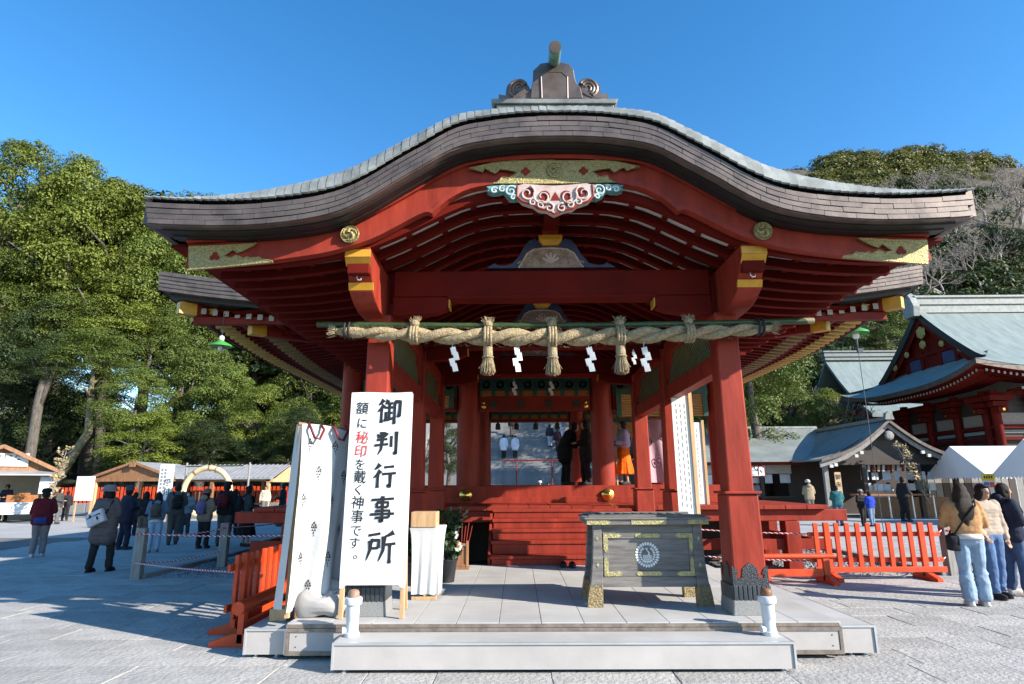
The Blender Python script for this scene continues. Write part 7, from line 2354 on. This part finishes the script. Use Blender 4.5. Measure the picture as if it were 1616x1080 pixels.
# three women at the right
x, y, z, H = P(1545, 957, 764)
w1 = person('woman with long dark hair in a tan sweater and flared pale jeans, back turned', x, y, z, H, D - .25, (.46, .245, .115), (.27, .36, .48), arms=('front', 'phone'), hem=.93, vox=.017, hair='long', hairmat=HAIRB, flare=True, shoes=(.62, .60, .58), under=(.66, .62, .56), group='women talking at right', apart=.10, stride=.03)
bag_on(w1, 'black shoulder bag on the hip of the woman in the tan sweater', 'hip', (.022, .022, .024), H, 1)
x, y, z, H = P(1578, 944, 764)
person('woman in a beige jacket and blue jeans facing the camera', x, y, z, H, .15, (.40, .32, .255), (.09, .15, .28), arms=('pocket', 'down'), hem=.88, vox=.017, hair='bob', front=True, shoes=(.03, .03, .032), group='women talking at right', under=None, apart=.10)
x, y, z, H = P(1612, 940, 763)
w3 = person('woman in a dark navy hooded coat cut by the right picture edge', x, y, z, H, R(-95) + D, NAVY, (.06, .095, .18), arms=('front', 'down'), hem=.80, vox=.017, hair='bob', hood=True, shoes=(.55, .5, .47), group='women talking at right', wide=1.08)
bag_on(w3, 'navy backpack with a yellow strap worn by the woman at the right edge', 'back', (.018, .022, .045), H)
# left court
x, y, z, H = P(57, 879, 772)
p = person('man in a dark red jacket and grey trousers at the left picture edge', x, y, z, H, R(205), (.105, .010, .017), (.17, .155, .165), arms=('front', 'front'), hem=.78, vox=.02, hat=('cap', (.012, .012, .013)), shoes=(.55, .53, .5), wide=1.08)
bag_on(p, 'blue waist bag worn by the man in the dark red jacket', 'waist', (.03, .05, .19), H)
x, y, z, H = P(155, 903, 768)
p = person('woman in a long taupe padded coat and grey bucket hat, back turned', x, y, z, H, D, (.115, .095, .095), BLACK, arms=('front', 'down'), hem=.58, vox=.02, coat=True, wide=1.12, hat=('bucket', (.20, .19, .20)), hair='bob', shoes=(.015, .015, .016), apart=.14, stride=.08)
bag_on(p, 'white square bag slung over the back of the woman in the padded coat', 'sling', (.66, .62, .64), H, 1)
x, y, z, H = P(192, 868, 768); person('man in navy coat and striped beanie in the shade', x, y, z, H, R(150), NAVY, (.02, .022, .04), arms=('front', 'down'), hem=.7, hat=('beanie', (.06, .07, .10)), coat=True)
x, y, z, H = P(206, 846, 777); person('person in black coat standing behind the man in the striped beanie', x, y, z, H, R(170), BLACK, BLACK, arms=('front', 'front'), hem=.6, coat=True)
x, y, z, H = P(222, 858, 776); person('woman with dark hair in a black jacket, left of the woman in jeans', x, y, z, H, R(185), (.02, .019, .022), (.16, .12, .09), arms=('down', 'front'), hem=.85, hair='bob')
x, y, z, H = P(240, 872, 777)
p = person('woman in a denim jacket and pale blue jeans in the queue', x, y, z, H, R(200), (.13, .19, .28), (.33, .45, .60), arms=('front', 'front'), hem=.86, vox=.022, hair='bob', shoes=(.3, .28, .26), under=(.6, .6, .6))
bag_on(p, 'taupe backpack on the woman in the denim jacket', 'back', (.09, .075, .065), H)
x, y, z, H = P(271, 860, 763)
p = person('tall man in a grey green jacket and grey trousers in the queue', x, y, z, H, R(215), (.10, .105, .095), (.10, .095, .09), arms=('front', 'down'), hem=.8)
bag_on(p, 'black backpack on the tall man in the grey green jacket', 'back', (.016, .016, .018), H)
x, y, z, H = P(290, 846, 774); person('person with white face mask and pale teal top behind the tall man', x, y, z, H, R(15), (.20, .25, .27), (.05, .05, .06), arms=('front', 'front'), front=True, mask=True)
x, y, z, H = P(318, 866, 773)
p = person('woman in a beige hooded coat and black trousers in the queue', x, y, z, H, R(170), (.27, .215, .165), BLACK, arms=('front', 'front'), hem=.78, hood=True, coat=True, hat=('beanie', (.16, .11, .12)))
bag_on(p, 'purple backpack on the woman in the beige coat', 'back', (.17, .14, .27), H)
x, y, z, H = P(350, 862, 761)
p = person('man in a dark jacket and cap with grey trousers in the queue', x, y, z, H, R(185), (.025, .024, .03), (.11, .11, .12), arms=('front', 'front'), hem=.8, hat=('cap', (.02, .022, .035)))
bag_on(p, 'dark red backpack on the man in the cap', 'back', (.12, .015, .022), H)
x, y, z, H = P(366, 845, 772); person('person in black behind the man with the red backpack', x, y, z, H, R(200), (.018, .018, .02), (.03, .03, .035), arms=('front', 'down'))
x, y, z, H = P(386, 863, 767)
p = person('woman in black jacket and long black skirt looking right', x, y, z, H, R(120), (.05, .055, .06), (.012, .012, .014), arms=('front', 'down'), skirt=True, hair='bun', hem=.9)
bag_on(p, 'black backpack on the woman in the long skirt', 'back', (.014, .014, .016), H)
x, y, z, H = P(88, 827, 771); person('man in dark grey coat standing before the left stall', x, y, z, H, R(95), (.06, .06, .06), (.12, .12, .115), arms=('front', 'down'), hem=.75, vox=.034, group='people at the left stalls')
x, y, z, H = P(101, 822, 775); person('person in black behind the man in the dark grey coat', x, y, z, H, R(200), BLACK, BLACK, vox=.034, group='people at the left stalls')
q = onY(9, 790, 28.2); person('stall keeper in navy behind the white counter of the left stall', q.x, 28.2, 0, 1.62, R(10), (.03, .03, .06), BLACK, arms=('front', 'front'), vox=.034, front=True, group='people at the left stalls')
q = onY(446, 790, 24); person('man in black jacket beyond the veranda at left', q.x, 24, 0, 1.6, R(-80), BLACK, BLACK, arms=('front', 'front'), vox=.034, group='people at the left stalls')
q = onY(418, 790, 31); person('person in cream jacket at the red covered table', q.x, 31, 0, 1.5, R(20), (.5, .42, .32), GREY, vox=.036, front=True, group='people at the left stalls')
# right court
q = onZ(1282, 822, 0); 
x, y, z, H = P(1281, 818, 768, Y=27.0); person('person in a beige hooded jacket at the shop counter', x, 27.0, 0, 1.62, D, (.30, .24, .16), GREY, arms=('front', 'front'), hat=('beanie', (.45, .44, .42)), hood=True, vox=.034, group='visitors at the shop')
x, y, z, H = P(1326, 830, 766); person('person in a teal and black jacket at the shop', x, y, z, H, R(170), (.03, .13, .15), DJEAN, arms=('front', 'front'), hem=.8, vox=.034, group='visitors at the shop')
x, y, z, H = P(1364, 830, 773); person('person in dark clothes with a visor facing the camera by the shop', x, y, z, H, .2, BLACK, BLACK, arms=('front', 'front'), front=True, hat=('cap', (.3, .3, .3)), vox=.034, group='visitors at the shop')
x, y, z, H = P(1378, 831, 779); person('child in a bright blue jacket with red collar before the shop', x, y, z, H, R(190), (.02, .055, .42), (.16, .22, .33), arms=('front', 'front'), hem=.85, vox=.032, group='visitors at the shop')
x, y, z, H = P(1430, 822, 757, Y=25.0); person('man in a black jacket leaning at the shop counter', x, 25.0, 0, 1.74, R(100), BLACK, BLACK, arms=('front', 'down'), vox=.034, lean=R(8), group='visitors at the shop')
q = onY(1197, 790, 31.6); person('shop worker in pale blue behind the reception counter', q.x, 31.6, 0, 1.62, 0, (.45, .52, .62), GREY, front=True, vox=.036, group='visitors at the shop')
q = onY(1405, 790, 29.2); person('shop worker in white behind the gable counter', q.x, 29.2, 0, 1.5, .2, (.6, .6, .62), GREY, front=True, vox=.036, group='visitors at the shop')
# in the hall
q = onY(893, 766, 15.6); person('person in bulky black coat bowing on the stage, turned right', q.x, 15.6, 1.5, 1.62, R(90), (.016, .014, .015), (.014, .013, .014), arms=('front', 'front'), hem=.62, vox=.026, coat=True, wide=1.35, lean=R(24), group='worshippers on the stage')
q = onY(926, 766, 15.2); person('person in black with dark red scarf standing on the stage, turned left', q.x, 15.2, 1.5, 1.56, R(-80), (.022, .013, .014), (.03, .012, .012), arms=('front', 'front'), hem=.6, vox=.026, coat=True, wide=1.1, group='worshippers on the stage')
q = onY(986, 766, 13.75); mk = person('shrine maiden in pale lilac top and orange trousers behind the third right column', q.x, 13.75, 1.5, 1.40, R(-75), (.42, .33, .45), (.75, .13, .008), arms=('front', 'front'), skirt=True, hem=.96, vox=.022, hair='bun', wide=1.2, group='worshippers on the stage')
SB2 = thing('wooden_stand', 'small wooden stand beside the shrine maiden', 'stand', (mk.location.x - .27, 13.72, 1.5))
m_ = MB().box((-.14, -.1, .52), (.14, .1, .56)).box((-.12, -.08, .561), (.12, .08, .82)); m_.build('stand_box', CEDAR, SB2)
for sx in (-.1, 0, .1):
    m_ = MB().box((sx - .015, -.08, 0), (sx + .015, -.05, .52)); m_.build('stand_leg', PINE, SB2)
# on the far stairs
def stair(px, py, Y, H, top, bot, label, face=D, **k):
    n = int((Y - 37.5) / .3); z = .17 * (n + 1)
    q = onY(px, py, Y); return person(label, q.x, 37.5 + .3 * n + .17, z, H, face, top, bot, vox=.045, group='people on the far stone stairs', **k)
stair(795, 700, 43.0, 1.66, (.68, .70, .78), BLACK, 'person in white robe climbing the far stairs, left of two', hem=.6, coat=True)
stair(813, 700, 43.0, 1.62, (.66, .68, .76), BLACK, 'person in white hooded robe climbing the far stairs, right of two', hem=.62, hood=True, coat=True)
stair(808, 690, 46.0, 1.7, BLACK, (.10, .08, .07), 'person in black jacket higher up the far stairs', hem=.8)
stair(868, 700, 44.5, 1.66, (.03, .03, .04), (.4, .42, .5), 'person in dark jacket and pale trousers on the far stairs at right')
stair(880, 700, 44.0, 1.66, (.05, .02, .025), BLACK, 'person in dark red on the far stairs beside the hall column')
q = onY(852, 760, 33); person('person in white cap at the foot of the far stairs', q.x, 33, 0, 1.66, 0, (.08, .08, .14), BLACK, hat=('cap', (.6, .6, .62)), vox=.045, front=True, group='people on the far stone stairs')
q = onY(865, 760, 33); person('person in white jacket at the foot of the far stairs', q.x, 33, 0, 1.58, .1, (.55, .56, .64), NAVY, vox=.045, front=True, group='people on the far stone stairs')
